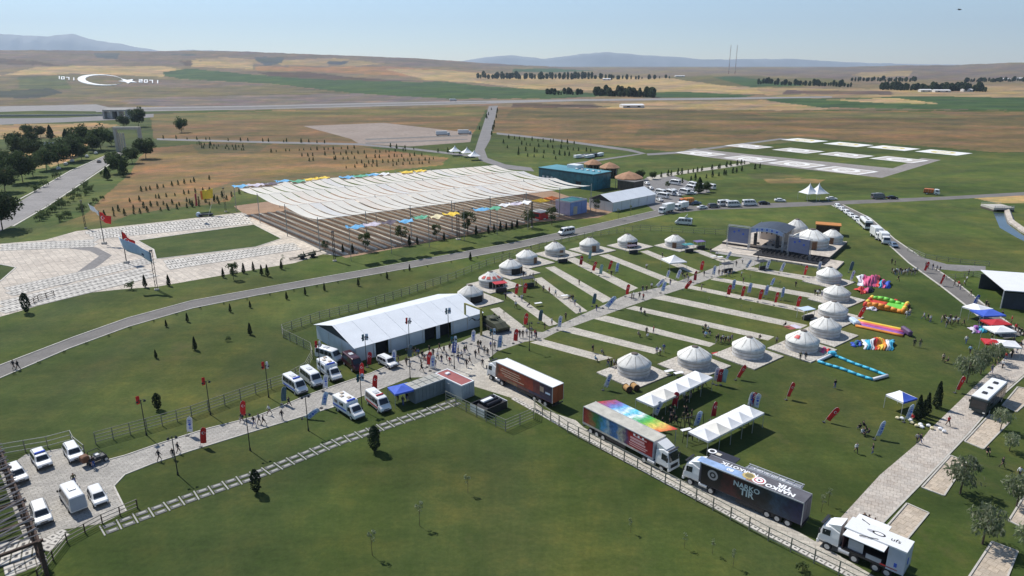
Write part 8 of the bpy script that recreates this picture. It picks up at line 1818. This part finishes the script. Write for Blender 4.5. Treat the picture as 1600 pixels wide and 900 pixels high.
# white buildings and sheds on the plain
def shed_far(x, y, wpx, hpx, lab, grp=None, roofc=None):
    c = G(x, y); d = c.y; w = wpx*d/F; h = hpx*d/F; t = thing('far_house', c, trn.uniform(-.15, .15), lab, 'house', grp)
    MB().box((0, 0, h*.35), (w, w*.6, h*.7)).obj('wall', M('far_wall', (.6, .57, .52), .8, .1, .05), t)
    MB().add([(-w/2-.3, -w*.33, h*.7), (w/2+.3, -w*.33, h*.7), (w/2+.3, w*.33, h*.7), (-w/2-.3, w*.33, h*.7), (-w/2, 0, h), (w/2, 0, h)], [(0, 1, 5, 4), (2, 3, 4, 5), (0, 4, 3), (1, 2, 5), (3, 2, 1, 0)]).obj('roof', roofc or M('far_white_roof', (.7, .69, .68), .7, .08, .05), t)
    for q in (-.25, .25): MB().box((w*q, -w*.3-.05, h*.35), (w*.14, .1, h*.3)).obj('window', glass, t)
shed_far(987, 168, 33, 5.5, 'long white greenhouse-like shed alone on the plain')
g = 'pale houses on the far plain'
for x, y, w, h, lab in [(812, 114.5, 40, 3, 'long pale roof behind the village belt at its left end'), (948, 125.5, 12, 3, 'pale house below the village belt'), (1445, 143.5, 16, 4, 'pale house at the front of the thick wood, left'), (1470, 144, 22, 4, 'long pale shed at the front of the thick wood'), (1510, 143, 14, 4, 'pale house at the right part of the thick wood'), (1524, 142, 10, 4, 'small pale house at the right end of the thick wood'), (1570, 126, 12, 3.5, 'pale house in the far right village, left'), (1592, 125, 12, 3.5, 'pale house in the far right village, right'), (1285, 109, 14, 2, 'pale house on the right hills'), (1062, 120, 14, 2, 'pale roof at the right end of the plain village')]:
    shed_far(x, y, w, h, lab, g)
# portal frame and yard at the upper left
t = thing('portal_frame', G(185, 237), .05, 'pale square portal frame over the avenue in the dark trees', 'gate'); dd = G(185, 237).y; pw = 36*dd/F; ph = 32*dd/F*1.05
MB().box((0, 0, ph/2), (1.6, 2.4, ph)).obj('pillar', concrete, t); MB().box((pw, 0, ph/2), (1.6, 2.4, ph)).obj('pillar', concrete, t); MB().box((pw/2, 0, ph+.8), (pw+1.6, 2.6, 1.6)).obj('lintel', concrete, t)
for k in range(3): MB().box((1.8+k*1.4, .4, ph/2-1), (.6, 1.2, ph-2.5)).obj('fin', concrete, t)
t = thing('gatehouse', G(162, 186), .05, 'low concrete gatehouse with dark openings beside the far road', 'building'); dd = G(162, 186).y; gw = 34*dd/F; gh = 14*dd/F
MB().box((gw/2, 6, gh*.9), (gw, 12, gh*.2)).obj('roof', concrete, t)
for k in (0, .35, .65, 1): MB().box((gw*k, 6, gh*.4), (1.8, 11, gh*.8)).obj('pillar', concrete, t)
MB().box((gw*.5, 9, gh*.4), (gw*.3, 1, gh*.78)).obj('dark_bay', dark, t); MB().box((gw*.17, 7, gh*.35), (gw*.28, 1, gh*.6)).obj('white_panel', white, t)
t = thing('yard_wall', G(78, 228), .05, 'pale yard wall glimpsed between the dark trees', 'wall'); MB().box((0, 0, 1.3), (24, .4, 2.6)).box((12.2, 6, 1.3), (.4, 12, 2.6)).obj('wall', fabric_white, t); MB().box((0, 0, 2.7), (24.4, .7, .16)).obj('coping', concrete, t)
g = 'cars parked under the dark trees'
for k, (x, y, lab) in enumerate([(92, 265, 'pale car under the dark trees, lowest on the avenue side'), (103, 258, 'pale car under the dark trees, second from below'), (113, 253, 'pale car under the dark trees, third from below'), (136, 246, 'pale car under the dark trees near the widest tree'), (150, 241, 'pale car under the dark trees near the portal frame')]):
    V('hatch', 'white', x-3, y+2, x+3, y-2, lab, g)
V('car', 'black', 152, 256, 158, 252, 'dark car driving on the avenue towards the portal', None)
for k, (x, y, lab) in enumerate([(708, 158, 'white lorry on the highway left of the junction'), (692, 212, 'white lorry parked at the service lot, left one'), (726, 210, 'white lorry parked at the service lot, right one')]):
    lorry(lab, x-5, y, x+5, y-.2, 11, white, 'white', 3.6, 'lorries on the far highway and lot')
# dark boards beside the helipad lane
for k, (x, y) in enumerate([(905, 247), (914, 246), (921, 247), (928, 245), (937, 244)]):
    t = thing('parked_trailer', G(x, y), .6+.1*k, ['white trailer leftmost among the dark bushes at the far lane', 'dark trailer second from the left at the far lane', 'white trailer in the middle of the row at the far lane', 'dark trailer second from the right at the far lane', 'white trailer rightmost at the far lane'][k], 'trailer', 'trailers parked at the far lane')
    MB().rbox((0, 0, 1.2), (7, 2.4, 1.6), .1).obj('box_body', white if k % 2 == 0 else dark, t)
    for q in (-1.8, 1.8):
        for s_ in (-1, 1): MB().wheel((q, s_*1.0, .45), .45, .3).obj('wheel', rubber, t)
# ================================================================ THE AIR
hz_ = MB().box((0, 6500, 0), (46000, 24000, 2)).obj('haze', None)
hz_.data.clear_geometry()
HT = 1250.0
mb = MB().box((0, 8900, (HT-62)/2), (46000, 24000, HT+62)); me = mb.mesh('haze', [])
hz_.data = me
hm = bpy.data.materials.new('haze_air'); hm.use_nodes = True; nt = hm.node_tree
for n in list(nt.nodes):
    if n.type != 'OUTPUT_MATERIAL': nt.nodes.remove(n)
vs = nt.nodes.new('ShaderNodeVolumePrincipled'); vs.inputs['Color'].default_value = (.66, .82, 1.0, 1); vs.inputs['Density'].default_value = 0.00005; vs.inputs['Anisotropy'].default_value = .2
nt.links.new(vs.outputs[0], nt.nodes['Material Output'].inputs['Volume'])
me.materials.append(hm); hz_['kind'] = 'stuff'
